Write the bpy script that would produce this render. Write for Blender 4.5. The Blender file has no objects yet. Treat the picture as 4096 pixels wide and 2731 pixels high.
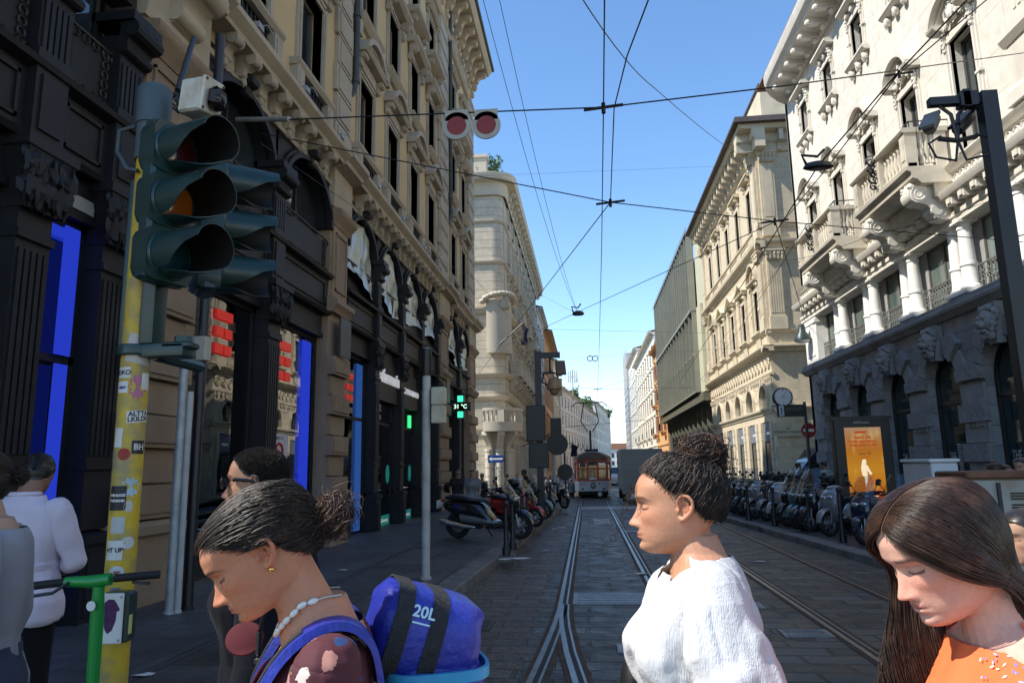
import bpy, bmesh, math, random
import numpy as np
from mathutils import Vector, Matrix, Euler
from math import sin, cos, pi, radians, sqrt
random.seed(7); rng=np.random.default_rng(7)
S=bpy.context.scene; COL=S.collection
def newmat(name):
 m=bpy.data.materials.new(name); m.use_nodes=True
 nt=m.node_tree; nt.nodes.clear()
 return m, nt, nt.nodes, nt.links
def mat(name, col, rough=.75, var=.18, scale=2.5, bump=0., bscale=30, metal=0., spec=.4, tint=None, tscale=.6, tamt=.4, emit=None, es=1., coat=0., stretch=None, sss=0., vcol=False, sheen=0., alpha=1.):
 m, nt, N, L=newmat(name)
 o=N.new('ShaderNodeOutputMaterial'); b=N.new('ShaderNodeBsdfPrincipled')
 L.new(b.outputs[0], o.inputs[0])
 tc=N.new('ShaderNodeTexCoord'); src=tc.outputs['Object']
 if stretch:
  mp=N.new('ShaderNodeMapping'); mp.inputs['Scale'].default_value=stretch; L.new(src, mp.inputs[0]); src=mp.outputs[0]
 b.inputs['Roughness'].default_value=rough; b.inputs['Metallic'].default_value=metal
 b.inputs['Specular IOR Level'].default_value=spec; b.inputs['Coat Weight'].default_value=coat
 if sheen:b.inputs['Sheen Weight'].default_value=sheen
 if sss:
  b.inputs['Subsurface Weight'].default_value=sss; b.inputs['Subsurface Radius'].default_value=(.012, .004, .002); b.inputs['Subsurface Scale'].default_value=1.
 if alpha<1:b.inputs['Alpha'].default_value=alpha
 c=(*col, 1)
 if vcol:
  at=N.new('ShaderNodeVertexColor'); at.layer_name='paint'; cout=at.outputs[0]
 else:
  rgb=N.new('ShaderNodeRGB'); rgb.outputs[0].default_value=c; cout=rgb.outputs[0]
 if tint:
  n2=N.new('ShaderNodeTexNoise'); n2.inputs['Scale'].default_value=tscale; n2.inputs['Detail'].default_value=5; L.new(src, n2.inputs[0])
  r2=N.new('ShaderNodeValToRGB'); r2.color_ramp.elements[0].position=.42; r2.color_ramp.elements[1].position=.68
  r2.color_ramp.elements[0].color=(0, 0, 0, 1); r2.color_ramp.elements[1].color=(tamt, tamt, tamt, 1); L.new(n2.outputs[0], r2.inputs[0])
  mx=N.new('ShaderNodeMixRGB'); mx.inputs[2].default_value=(*tint, 1); L.new(r2.outputs[0], mx.inputs[0]); L.new(cout, mx.inputs[1]); cout=mx.outputs[0]
 if var:
  n=N.new('ShaderNodeTexNoise'); n.inputs['Scale'].default_value=scale; n.inputs['Detail'].default_value=7; n.inputs['Roughness'].default_value=.62; L.new(src, n.inputs[0])
  r=N.new('ShaderNodeMapRange'); r.inputs[1].default_value=.3; r.inputs[2].default_value=.7; r.inputs[3].default_value=1-var; r.inputs[4].default_value=1+var; L.new(n.outputs[0], r.inputs[0])
  mu=N.new('ShaderNodeVectorMath'); mu.operation='SCALE'; L.new(cout, mu.inputs[0]); L.new(r.outputs[0], mu.inputs['Scale']); cout=mu.outputs[0]
 L.new(cout, b.inputs['Base Color'])
 if bump:
  nb=N.new('ShaderNodeTexNoise'); nb.inputs['Scale'].default_value=bscale; nb.inputs['Detail'].default_value=6; L.new(src, nb.inputs[0])
  bp=N.new('ShaderNodeBump'); bp.inputs['Strength'].default_value=bump; bp.inputs['Distance'].default_value=.02; L.new(nb.outputs[0], bp.inputs['Height']); L.new(bp.outputs[0], b.inputs['Normal'])
 if emit:
  b.inputs['Emission Color'].default_value=(*emit, 1); b.inputs['Emission Strength'].default_value=es
 return m
def glassmat(name, tint=(.6, .7, .7), refl=1., rough=.01, base=.0, wav=.0):
 m, nt, N, L=newmat(name)
 o=N.new('ShaderNodeOutputMaterial'); mix=N.new('ShaderNodeMixShader')
 t=N.new('ShaderNodeBsdfTransparent'); t.inputs[0].default_value=(*tint, 1)
 g=N.new('ShaderNodeBsdfGlossy'); g.inputs['Roughness'].default_value=rough; g.inputs[0].default_value=(.95, .97, 1, 1)
 f=N.new('ShaderNodeFresnel'); f.inputs[0].default_value=1.55
 ma=N.new('ShaderNodeMath'); ma.operation='MULTIPLY_ADD'; ma.inputs[1].default_value=refl; ma.inputs[2].default_value=base; ma.use_clamp=True
 L.new(f.outputs[0], ma.inputs[0]); L.new(ma.outputs[0], mix.inputs[0]); L.new(t.outputs[0], mix.inputs[1]); L.new(g.outputs[0], mix.inputs[2]); L.new(mix.outputs[0], o.inputs[0])
 if wav:
  tc=N.new('ShaderNodeTexCoord'); nb=N.new('ShaderNodeTexNoise'); nb.inputs['Scale'].default_value=1.3; L.new(tc.outputs['Object'], nb.inputs[0])
  bp=N.new('ShaderNodeBump'); bp.inputs['Strength'].default_value=wav; bp.inputs['Distance'].default_value=.02; L.new(nb.outputs[0], bp.inputs['Height']); L.new(bp.outputs[0], g.inputs['Normal']); L.new(bp.outputs[0], f.inputs['Normal'])
 return m
def emis(name, col, s):
 m, nt, N, L=newmat(name)
 o=N.new('ShaderNodeOutputMaterial'); e=N.new('ShaderNodeEmission'); e.inputs[0].default_value=(*col, 1); e.inputs[1].default_value=s; L.new(e.outputs[0], o.inputs[0]); return m
def blockmat(name, col, bw, bh, mort, mcol, rough=.8, var=.2, plane='yz', offs=.5, bump=.4, msize=.012, spec=.3, tint=None, squash=1., glossvar=0., cvar=.25, warp=0.):
 """stone blocks: brick texture laid in a world plane of the object"""
 m, nt, N, L=newmat(name)
 o=N.new('ShaderNodeOutputMaterial'); b=N.new('ShaderNodeBsdfPrincipled'); L.new(b.outputs[0], o.inputs[0])
 tc=N.new('ShaderNodeTexCoord'); sp=N.new('ShaderNodeSeparateXYZ'); L.new(tc.outputs['Object'], sp.inputs[0])
 cb=N.new('ShaderNodeCombineXYZ'); ax={'x':0, 'y':1, 'z':2}
 L.new(sp.outputs[ax[plane[0]]], cb.inputs[0]); L.new(sp.outputs[ax[plane[1]]], cb.inputs[1])
 vec=cb.outputs[0]
 if warp:
  nw=N.new('ShaderNodeTexNoise'); nw.inputs['Scale'].default_value=1.6; nw.inputs['Detail'].default_value=3; L.new(vec, nw.inputs[0])
  vs=N.new('ShaderNodeVectorMath'); vs.operation='MULTIPLY_ADD'; vs.inputs[1].default_value=(warp, warp, 0); L.new(nw.outputs['Color'], vs.inputs[0]); L.new(vec, vs.inputs[2]); vec=vs.outputs[0]
 br=N.new('ShaderNodeTexBrick'); L.new(vec, br.inputs[0]); br.offset=offs; br.squash=squash
 br.inputs['Scale'].default_value=1; br.inputs['Brick Width'].default_value=bw; br.inputs['Row Height'].default_value=bh
 br.inputs['Mortar Size'].default_value=msize; br.inputs['Mortar Smooth'].default_value=.3; br.inputs['Bias'].default_value=0
 br.inputs['Color1'].default_value=(*[c*(1-cvar) for c in col], 1); br.inputs['Color2'].default_value=(*[c*(1+cvar) for c in col], 1); br.inputs['Mortar'].default_value=(*mcol, 1)
 n=N.new('ShaderNodeTexNoise'); n.inputs['Scale'].default_value=3; n.inputs['Detail'].default_value=8; L.new(tc.outputs['Object'], n.inputs[0])
 r=N.new('ShaderNodeMapRange'); r.inputs[1].default_value=.3; r.inputs[2].default_value=.7; r.inputs[3].default_value=1-var; r.inputs[4].default_value=1+var; L.new(n.outputs[0], r.inputs[0])
 mu=N.new('ShaderNodeVectorMath'); mu.operation='SCALE'; L.new(br.outputs['Color'], mu.inputs[0]); L.new(r.outputs[0], mu.inputs['Scale'])
 cout=mu.outputs[0]
 if tint:
  n2=N.new('ShaderNodeTexNoise'); n2.inputs['Scale'].default_value=.5; n2.inputs['Detail'].default_value=6; L.new(tc.outputs['Object'], n2.inputs[0])
  r2=N.new('ShaderNodeMapRange'); r2.inputs[1].default_value=.45; r2.inputs[2].default_value=.65; r2.inputs[4].default_value=.6; L.new(n2.outputs[0], r2.inputs[0])
  mx=N.new('ShaderNodeMixRGB'); mx.inputs[2].default_value=(*tint, 1); L.new(r2.outputs[0], mx.inputs[0]); L.new(cout, mx.inputs[1]); cout=mx.outputs[0]
 L.new(cout, b.inputs['Base Color'])
 b.inputs['Specular IOR Level'].default_value=spec; b.inputs['Roughness'].default_value=rough
 if glossvar:
  r3=N.new('ShaderNodeMapRange'); r3.inputs[1].default_value=.3; r3.inputs[2].default_value=.7; r3.inputs[3].default_value=rough-glossvar; r3.inputs[4].default_value=rough+glossvar; L.new(n.outputs[0], r3.inputs[0]); L.new(r3.outputs[0], b.inputs['Roughness'])
 h=N.new('ShaderNodeMath'); h.operation='MULTIPLY_ADD'; h.inputs[1].default_value=-1.; L.new(br.outputs['Fac'], h.inputs[0])
 n4=N.new('ShaderNodeTexNoise'); n4.inputs['Scale'].default_value=14; n4.inputs['Detail'].default_value=5; L.new(tc.outputs['Object'], n4.inputs[0])
 h2=N.new('ShaderNodeMath'); h2.operation='MULTIPLY'; h2.inputs[1].default_value=.7; L.new(n4.outputs[0], h2.inputs[0]); L.new(h2.outputs[0], h.inputs[2])
 bp=N.new('ShaderNodeBump'); bp.inputs['Strength'].default_value=bump; bp.inputs['Distance'].default_value=.03; L.new(h.outputs[0], bp.inputs['Height']); L.new(bp.outputs[0], b.inputs['Normal'])
 return m
I3=lambda p:p
class MB:
 def __init__(s, T=None):s.v=[]; s.f=[]; s.mi=[]; s.T=T or I3; s.m=0
 def add(s, vs, fs):
  n=len(s.v); T=s.T
  s.v+=[tuple(T(p)) for p in vs]; s.f+=[tuple(i+n for i in f) for f in fs]; s.mi+=[s.m]*len(fs); return s
 def box(s, x0, y0, z0, x1, y1, z1, tx=0, ty=0):
  v=[(x0, y0, z0), (x1, y0, z0), (x1, y1, z0), (x0, y1, z0), (x0+tx, y0+ty, z1), (x1-tx, y0+ty, z1), (x1-tx, y1-ty, z1), (x0+tx, y1-ty, z1)]
  return s.add(v, [(3, 2, 1, 0), (4, 5, 6, 7), (0, 1, 5, 4), (1, 2, 6, 5), (2, 3, 7, 6), (3, 0, 4, 7)])
 def cbox(s, c, size, b=0.):
  x, y, z=c; a, d, e=[k/2 for k in size]
  if not b:return s.box(x-a, y-d, z-e, x+a, y+d, z+e)
  rings=[]
  for zz, i in ((-e, b), (-e+b, 0), (e-b, 0), (e, b)):
   A, D=a-i, d-i; k=b
   rings.append([(x+px, y+py, z+zz) for px, py in ((-A+k, -D), (A-k, -D), (A, -D+k), (A, D-k), (A-k, D), (-A+k, D), (-A, D-k), (-A, -D+k))])
  return s.loft(rings)
 def poly(s, pts):return s.add(pts, [tuple(range(len(pts)))])
 def prism(s, p2, fn, d0, d1):
  """extrude the 2-D outline p2 between depths d0, d1; fn(a,b,d) -> point"""
  n=len(p2); v=[fn(a, b, d0) for a, b in p2]+[fn(a, b, d1) for a, b in p2]
  return s.add(v, [tuple(range(n))[::-1], tuple(range(n, 2*n))]+[(i, (i+1)%n, n+(i+1)%n, n+i) for i in range(n)])
 def loft(s, rings, cap=True, closed=True):
  n=len(rings[0]); v=[p for r in rings for p in r]; f=[]
  for k in range(len(rings)-1):
   for i in range(n if closed else n-1):
    j=(i+1)%n; f.append((k*n+i, k*n+j, (k+1)*n+j, (k+1)*n+i))
  if cap:f+=[tuple(range(n))[::-1], tuple((len(rings)-1)*n+i for i in range(n))]
  return s.add(v, f)
 def lathe(s, prof, c=(0, 0, 0), n=16, axis='z'):
  rings=[]
  for r, h in prof:
   ring=[]
   for i in range(n):
    a=2*pi*i/n; p=(r*cos(a), r*sin(a), h)
    if axis=='x':p=(p[2], p[0], p[1])
    elif axis=='y':p=(p[0], p[2], p[1])
    ring.append((c[0]+p[0], c[1]+p[1], c[2]+p[2]))
   rings.append(ring)
  return s.loft(rings)
 def tube(s, pts, r, n=8, cap=True, flat=1.):
  pts=[Vector(p) for p in pts]; rs=r if isinstance(r, (list, tuple)) else [r]*len(pts)
  rings=[]; up=Vector((0, 0, 1)); pu=None
  for i, p in enumerate(pts):
   t=(pts[min(i+1, len(pts)-1)]-pts[max(i-1, 0)])
   if t.length<1e-9:t=Vector((0, 0, 1))
   t.normalize()
   if pu is None:pu=t.orthogonal().normalized() if abs(t.z)>.95 else up
   u=pu-t*pu.dot(t)
   if u.length<1e-6:u=t.orthogonal()
   u.normalize(); w=t.cross(u); pu=u
   rings.append([tuple(p+(w*cos(2*pi*k/n)+u*sin(2*pi*k/n)*flat)*rs[i]) for k in range(n)])
  return s.loft(rings, cap)
 def torus(s, c, R, r, axis='y', n=24, m=8, a0=0, a1=2*pi):
  full=abs(a1-a0-2*pi)<1e-6; k=n if full else n+1; rings=[]
  for i in range(k):
   a=a0+(a1-a0)*i/n; ring=[]
   for j in range(m):
    b=2*pi*j/m; q=(R+r*cos(b)) ; h=r*sin(b)
    p={'y':(q*cos(a), h, q*sin(a)), 'x':(h, q*cos(a), q*sin(a)), 'z':(q*cos(a), q*sin(a), h)}[axis]
    ring.append((c[0]+p[0], c[1]+p[1], c[2]+p[2]))
   rings.append(ring)
  if full:rings.append(rings[0])
  return s.loft(rings, cap=not full)
 def ball(s, c, r, n=12, m=8, sc=(1, 1, 1)):
  rings=[]
  for i in range(m+1):
   a=-pi/2+pi*i/m; q=max(cos(a), .02)
   rings.append([(c[0]+r*sc[0]*q*cos(2*pi*j/n), c[1]+r*sc[1]*q*sin(2*pi*j/n), c[2]+r*sc[2]*sin(a)) for j in range(n)])
  return s.loft(rings)
 def blob(s, c, r, sc=(1, 1, 1), seed=0, amp=.2, n=10, m=7):
  q=random.Random(seed); ph=[q.uniform(0, 6) for _ in range(6)]; rings=[]
  for i in range(m+1):
   a=-pi/2+pi*i/m; k=max(cos(a), .03); ring=[]
   for j in range(n):
    b=2*pi*j/n; w=1+amp*(sin(3*b+ph[0]+2*a)*sin(2*a+ph[1])+.6*sin(5*b+ph[2])*cos(3*a+ph[3]))
    ring.append((c[0]+r*sc[0]*k*cos(b)*w, c[1]+r*sc[1]*k*sin(b)*w, c[2]+r*sc[2]*sin(a)*w))
   rings.append(ring)
  return s.loft(rings)
 def build(s, name, mats, parent=None, smooth=35, world=True, recalc=True, bevel=0):
  me=bpy.data.meshes.new(name)
  vs=s.v
  if parent is not None and world:
   l=rootloc(parent); vs=[(x-l[0], y-l[1], z-l[2]) for x, y, z in vs]
  me.from_pydata(vs, [], s.f)
  mats=mats if isinstance(mats, (list, tuple)) else [mats]
  for m in mats:me.materials.append(m)
  if len(mats)>1:me.polygons.foreach_set('material_index', s.mi)
  if recalc:
   bm=bmesh.new(); bm.from_mesh(me); bmesh.ops.recalc_face_normals(bm, faces=bm.faces)
   if bevel:bmesh.ops.bevel(bm, geom=[e for e in bm.edges if len(e.link_faces)==2 and e.calc_face_angle(0)>.6], offset=bevel, segments=2, affect='EDGES', profile=.6)
   bm.to_mesh(me); bm.free()
  if smooth:
   me.polygons.foreach_set('use_smooth', [True]*len(me.polygons))
   if smooth<180:me.set_sharp_from_angle(angle=radians(smooth))
  o=bpy.data.objects.new(name, me); COL.objects.link(o)
  if parent is not None:o.parent=parent
  return o
def rootloc(o):
 l=Vector((0, 0, 0))
 while o is not None:l=l+o.location; o=o.parent
 return l
def tag(o, label=None, cat=None, group=None, kind=None):
 if label:o['label']=label
 if cat:o['category']=cat
 if group:o['group']=group
 if kind:o['kind']=kind
 return o
def thing(name, label, cat, loc=(0, 0, 0), rotz=0, group=None):
 o=bpy.data.objects.new(name, None); COL.objects.link(o); o.location=loc; o.rotation_euler=(0, 0, rotz); o.empty_display_size=.2
 return tag(o, label, cat, group)
KIDS={}
def kids(o):return [c for c in COL.objects if c.parent==o]
def copy_tree(o, loc=None, rotz=None, label=None, scale=None):
 def rec(a, par):
  c=a.copy(); COL.objects.link(c)
  if par is not None:c.parent=par
  for ch in list(a.children):rec(ch, c)
  return c
 c=rec(o, None)
 if loc is not None:c.location=loc
 if rotz is not None:c.rotation_euler=(0, 0, rotz)
 if scale:c.scale=(scale,)*3
 if label:c['label']=label
 return c
def text(name, body, size, m, parent, M, extrude=.004, align='CENTER', sx=1., world=True, bold=0., shear=0., space=1.):
 cu=bpy.data.curves.new(name, 'FONT'); cu.body=body; cu.size=size; cu.extrude=extrude; cu.align_x=align; cu.align_y='CENTER'; cu.offset=bold; cu.shear=shear; cu.space_character=space; cu.resolution_u=3
 t=bpy.data.objects.new('tmp', cu); COL.objects.link(t); bpy.context.view_layer.update()
 me=bpy.data.meshes.new_from_object(t.evaluated_get(bpy.context.evaluated_depsgraph_get())); me.name=name
 bpy.data.objects.remove(t); bpy.data.curves.remove(cu)
 me.transform(M@Matrix.Diagonal((sx, 1, 1, 1)))
 if world and parent is not None:me.transform(Matrix.Translation(-rootloc(parent)))
 me.materials.clear(); me.materials.append(m)
 o=bpy.data.objects.new(name, me); COL.objects.link(o); o.parent=parent
 return o
def frameM(o, x, y):
 """matrix with local x,y axes and origin o"""
 x=Vector(x).normalized(); y=Vector(y).normalized(); z=x.cross(y)
 return Matrix(((x.x, y.x, z.x, o[0]), (x.y, y.y, z.y, o[1]), (x.z, y.z, z.z, o[2]), (0, 0, 0, 1)))
FPX=2860.; CXP, CYP=2048., 1365.5
_d=Vector(((2350-CXP)/FPX, -(1860-CYP)/FPX, -1)).normalized()
_u=Vector(((1760-CXP)/FPX, -(-15000-CYP)/FPX, -1)).normalized(); _u=(_u-_d*_u.dot(_d)).normalized()
_r=_d.cross(_u)
RW=Matrix((_r, _d, _u)); HC=1.7
cam=bpy.data.cameras.new('camera'); co=bpy.data.objects.new('camera', cam); COL.objects.link(co)
cam.sensor_width=36; cam.lens=FPX/4096*36; cam.clip_start=.05; cam.clip_end=4000
co.matrix_world=Matrix.Translation((0, 0, HC))@RW.to_4x4(); S.camera=co
def ray(x, y):
 s=4096/2352
 return RW@Vector(((x*s-CXP)/FPX, -(y*s-CYP)/FPX, -1))
CAMP=Vector((0, 0, HC))
def gnd(x, y, z=0):r=ray(x, y); return CAMP+r*((z-HC)/r.z)
def onX(x, y, X):r=ray(x, y); return CAMP+r*(X/r.x)
def onY(x, y, Y):r=ray(x, y); return CAMP+r*(Y/r.y)
SUNV=Vector((1, .36, -1.2)).normalized()
w=bpy.data.worlds.new('World'); S.world=w; w.use_nodes=True
nt=w.node_tree; bg=nt.nodes['Background']; sky=nt.nodes.new('ShaderNodeTexSky'); sky.sky_type='NISHITA'; sky.sun_disc=False
el=math.asin(-SUNV.z); sky.sun_elevation=el; sky.sun_rotation=math.atan2(-SUNV.x, -SUNV.y); sky.air_density=1.0; sky.dust_density=0.; sky.ozone_density=1.6; sky.altitude=100
hs_=nt.nodes.new('ShaderNodeHueSaturation'); hs_.inputs['Saturation'].default_value=1.15; nt.links.new(sky.outputs[0], hs_.inputs['Color']); nt.links.new(hs_.outputs[0], bg.inputs[0]); bg.inputs[1].default_value=.14
sl=bpy.data.lights.new('sun', 'SUN'); so=bpy.data.objects.new('sun', sl); COL.objects.link(so); sl.energy=3.5; sl.angle=radians(.5); sl.color=(1, .94, .84)
so.rotation_euler=SUNV.to_track_quat('-Z', 'Y').to_euler(); so.location=(-20, -10, 40)
S.view_settings.view_transform='Standard'; S.view_settings.look='None'; S.view_settings.exposure=1.0; S.view_settings.gamma=1
S.cycles.max_bounces=8; S.cycles.diffuse_bounces=4; S.cycles.transparent_max_bounces=24; S.cycles.glossy_bounces=4
S.cycles.sample_clamp_indirect=6
M_={}
def mm(k, *a, **kw):
 if k not in M_:M_[k]=mat(k, *a, **kw)
 return M_[k]
IRON=mat('painted iron', (.013, .013, .016), .55, .25, 2, .15, 25, spec=.3)
STONE=mat('brown stone', (.30, .215, .145), .85, .16, 1.2, .35, 40, tint=(.20, .13, .085), tscale=.5, tamt=.5)
CORB=mat('corbel stone', (.43, .36, .265), .85, .14, 1.5, .25, 35, tint=(.3, .24, .17), tscale=.8)
PLASTER=mat('yellow plaster', (.56, .42, .225), .9, .08, .7, .12, 60, tint=(.47, .34, .17), tscale=.35, tamt=.5)
TRIM=mat('grey stone trim', (.40, .345, .265), .85, .12, 1.3, .25, 40, tint=(.3, .25, .19), tscale=.6)
WGLASS=mat('window glass', (.026, .034, .038), .03, .4, 1.5, spec=1.0, coat=.5)
WFRAME=mat('window frame', (.11, .10, .09), .5, .1)
SHOPGLASS=glassmat('shop glass', (.62, .68, .70), 1.6, .0, .03, .06)
BLACK=mat('black metal', (.014, .014, .016), .42, .2, 4, spec=.5)
RUBBER=mat('rubber', (.018, .018, .019), .8, .15, 20)
CHROME=mat('chrome', (.75, .75, .76), .15, .05, metal=1.)
# ================================================================ ground
SETT=blockmat('basalt setts', (.074, .066, .058), .62, .27, 0, (.035, .028, .022), .52, .45, 'xy', .5, .9, .022, .3, tint=(.085, .06, .04), glossvar=.16, cvar=.55, warp=.10)
SETTR=blockmat('rusty setts', (.085, .050, .031), .62, .27, 0, (.04, .026, .018), .5, .45, 'xy', .5, .9, .022, .45, tint=(.065, .033, .017), glossvar=.14, cvar=.35, warp=.10)
PAVE=blockmat('beola slabs', (.072, .072, .075), 1.15, .62, 0, (.05, .048, .045), .55, .3, 'yx', .5, .4, .012, .35, tint=(.05, .048, .047), cvar=.16, warp=.03)
ASPH=mat('asphalt pavement', (.055, .056, .06), .75, .3, 1.5, .5, 90, tint=(.085, .08, .075), tscale=.7, tamt=.6)
KERB=blockmat('granite kerb', (.15, .135, .12), .9, 1.4, 0, (.06, .05, .045), .7, .3, 'yx', .0, .3, .012, .3, cvar=.12)
RAIL=mat('steel rail', (.22, .225, .235), .34, .3, 6, .1, 30, metal=.9)
RGROOVE=mat('rail groove', (.02, .016, .013), .7, .3)
RUST=mat('rusty dirt', (.075, .042, .024), .85, .4, 4, .3, 40)
def struct(name, mb, m, **k):return tag(mb.build(name, m, **k), kind='structure')
g=MB(); g.box(-60, -30, -.3, 80, 420, -.02); struct('ground', g, mm('ground base', (.10, .10, .10), .9))
def kl(y):return-1.75+min(max((y-9.9)/17., 0), 1)*.72 if y<60 else-1.03
def kr(y):return 4.85-min(max((y-9)/14., 0), 1)*.95
ys=[-12, -4, 0, 3, 6, 8.2, 9.9, 12, 14, 16.3, 20, 24, 27, 34, 45, 60, 100, 160, 260]
def strip(fa, fb, z, ys=ys):
 g=MB(); n=len(ys); v=[(fa(y), y, z) for y in ys]+[(fb(y), y, z) for y in ys]
 g.add(v, [(i, n+i, n+i+1, i+1) for i in range(n-1)]); return g
struct('road', strip(lambda y:-30 if y<5 else kl(y)-.05, lambda y:30 if y<5.5 else kr(y)+.05, 0, [-12, 4.99, 5.0, 5.5, 8, 9.9, 12, 14, 16.3, 20, 24, 27, 34, 45, 60, 100, 160, 260]), SETT, recalc=False)
g=strip(lambda y:kl(y), lambda y:-.62+.0*y, .004, [6, 8, 9.9, 12, 14, 16.3, 20, 24, 27, 34, 45]); o=struct('gutter_paving', g, SETTR, recalc=False)
def railpath(name, pts, wd=.05, groove=.045, dz=0):
 a=MB(); n=len(pts)
 def side(off, z):return [(x+off, y, z) for x, y in pts]
 for (o0, o1, z, mi) in ((0, wd, .012, 0), (wd, wd+groove, .008, 1), (wd+groove, wd+groove+.022, .012, 0), (-.045, 0, .006, 2), (wd+groove+.022, wd+groove+.075, .006, 2)):
  a.m=mi; A=side(o0, z+dz); B=side(o1, z+dz); a.add(A+B, [(i, n+i, n+i+1, i+1) for i in range(n-1)])
 return struct(name, a, [RAIL, RGROOVE, RUST], recalc=False, smooth=0)
yl=[4, 5, 6, 7, 8, 9, 10, 12, 15, 20, 30, 45, 70, 110, 150]
def bend(y):return 0 if y<70 else (y-70)**2*.0006
railpath('tram_rail', [(-.42-(max(0, 9-y)**1.4)*.028+bend(y), y) for y in yl])
railpath('tram_rail', [(.80+bend(y), y) for y in [-8, 0]+yl])
railpath('tram_rail', [(-.40+(max(0, 9.3-y)**1.75)*.028, y) for y in [-4, -2, 0, 2, 3, 4, 5, 6, 7, 8, 8.6, 9.3]], dz=.004)
railpath('tram_rail', [(2.40+bend(y), y) for y in [-8, 0]+yl])
railpath('tram_rail', [(3.62+bend(y), y) for y in [-8, 0]+yl])
STEEL=mat('cast steel plate', (.20, .21, .22), .38, .3, 5, .5, 60, metal=.6)
def plate(x0, y0, x1, y1, label, name='manhole_cover', m=STEEL, cat='manhole cover', ribs=5):
 g=MB(); g.box(x0, y0, -.01, x1, y1, .012)
 for i in range(ribs):
  a=y0+(y1-y0)*(i+.5)/ribs; g.box(x0+.05, a-.012, .012, x1-.05, a+.012, .018)
 for a in (x0+.06, x1-.1):g.box(a, y0+.04, .012, a+.04, y0+.07, .02)
 return tag(g.build(name, m), label, cat)
p0=gnd(1300, 1388); p1=gnd(1495, 1362)
plate(-.24, p0.y, .76, p1.y, 'large ribbed steel plate between the tram rails by the switch')
a=gnd(1418, 1500); plate(.22, a.y, .55, a.y+.32, 'small cast cover between the rails behind the steel plate, nearer the white blouse')
a=gnd(1425, 1585); plate(.22, a.y, .58, a.y+.34, 'small cast cover between the rails at the bottom edge of the picture')
a=gnd(1105, 1440); plate(-1.42, a.y-.2, -1.08, a.y+.3, 'rusty slotted drain grate beside the kerb behind the blue backpack', 'drain_grate', mat('rusty grate', (.06, .045, .035), .6, .3), 'drain')
a=gnd(1860, 1455); plate(a.x-.28, a.y-.16, a.x+.2, a.y+.16, 'square cast cover beside the second tram track')
a=gnd(1740, 1390); plate(a.x-.3, a.y-.2, a.x+.05, a.y+.16, 'small square cover beside the tram rail right of the white blouse')
g=MB()
for x0, y0, x1, y1 in ((.12, 21.3, .62, 23.6), (-.3, 28.6, 4.0, 30.6), (1.5, 33.0, 1.75, 44), (.9, 18.9, 1.3, 19.4)):g.add([(x0, y0, .01), (x1, y0, .01), (x1, y1, .01), (x0, y1, .01)], [(0, 1, 2, 3)])
struct('road_marking', g, mat('worn white paint', (.42, .42, .42), .7, .5, 6, tint=(.1, .1, .1), tscale=3, tamt=.9), recalc=False)
def pavement(name, fa, fb, ys, m, z=.13):struct(name, strip(fa, fb, z, ys), m, recalc=False)
def kerb(name, fx, ys, wd, sgn):
 g=MB(); n=len(ys)
 rings=[[(fx(y), y, -.05), (fx(y)+.02*sgn, y, .115), (fx(y)+.05*sgn, y, .135), (fx(y)+wd*sgn, y, .135), (fx(y)+wd*sgn, y, -.05)] for y in ys]
 g.loft(rings, cap=True); struct(name, g, KERB, smooth=0)
yk=[3.6, 6, 8, 9.9, 12, 14, 16.3, 20, 24, 27, 34, 38]
kerb('kerb', kl, yk, .34, -1); yk2=[8, 9, 12, 14, 16, 18, 20, 23, 27, 32, 37]
kerb('kerb', kr, yk2, .32, 1); kerb('kerb', lambda y:kl(y), [46, 60, 100, 150], .3, -1); kerb('kerb', lambda y:kr(y), [41, 60, 100, 150], .3, 1)
pavement('pavement', lambda y:-30, lambda y:-5.2, [3.6, 6], PAVE); 
pavement('pavement', lambda y:-7, lambda y:kl(y)-.33, [y for y in yk if y>=3.6], blockmat('dark pavement slabs', (.064, .060, .058), 1.5, .7, 0, (.022, .02, .018), .5, .4, 'yx', .5, .4, .014, .4, tint=(.04, .037, .034), cvar=.36, warp=.04, glossvar=.12))
pavement('pavement', lambda y:-5.55, lambda y:-3.6, [3.6, 10, 20, 36], PAVE, .134)
pavement('pavement', lambda y:kr(y)+.31, lambda y:11, yk2, PAVE)
pavement('pavement', lambda y:-30, lambda y:kl(y)-.29, [46, 60, 100, 150], PAVE); pavement('pavement', lambda y:kr(y)+.29, lambda y:30, [41, 60, 100, 150], PAVE)
n0=gnd(1195, 1300)
g=MB(); g.box(-1.95, 13.2, .0, -1.36, 13.6, .137); struct('kerb', g, KERB)
LIT=mat('paper scrap', (.6, .58, .55), .8, .2)
for i, (x, y) in enumerate(((785, 1310), (1165, 1285), (1190, 1283), (1255, 1265), (1275, 1215), (1290, 1212), (330, 1552), (700, 1480), (1830, 1218), (1745, 1290), (1475, 1318))):
 p=gnd(x, y, .13 if x<1240 or x>1800 else .01); s=.05+.03*(i%3); g=MB()
 q=[(p.x+s*cos(a)*(1+.5*sin(i+2*a))*1.5, p.y+s*sin(a), p.z+.006+.012*abs(sin(3*a+i))) for a in [k*pi/4 for k in range(8)]]
 g.poly(q); tag(g.build('litter', LIT), 'small crumpled scrap of white paper litter on the ground', 'litter', 'scraps of litter')
g=MB(); p=gnd(765, 1500, .13); 
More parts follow.
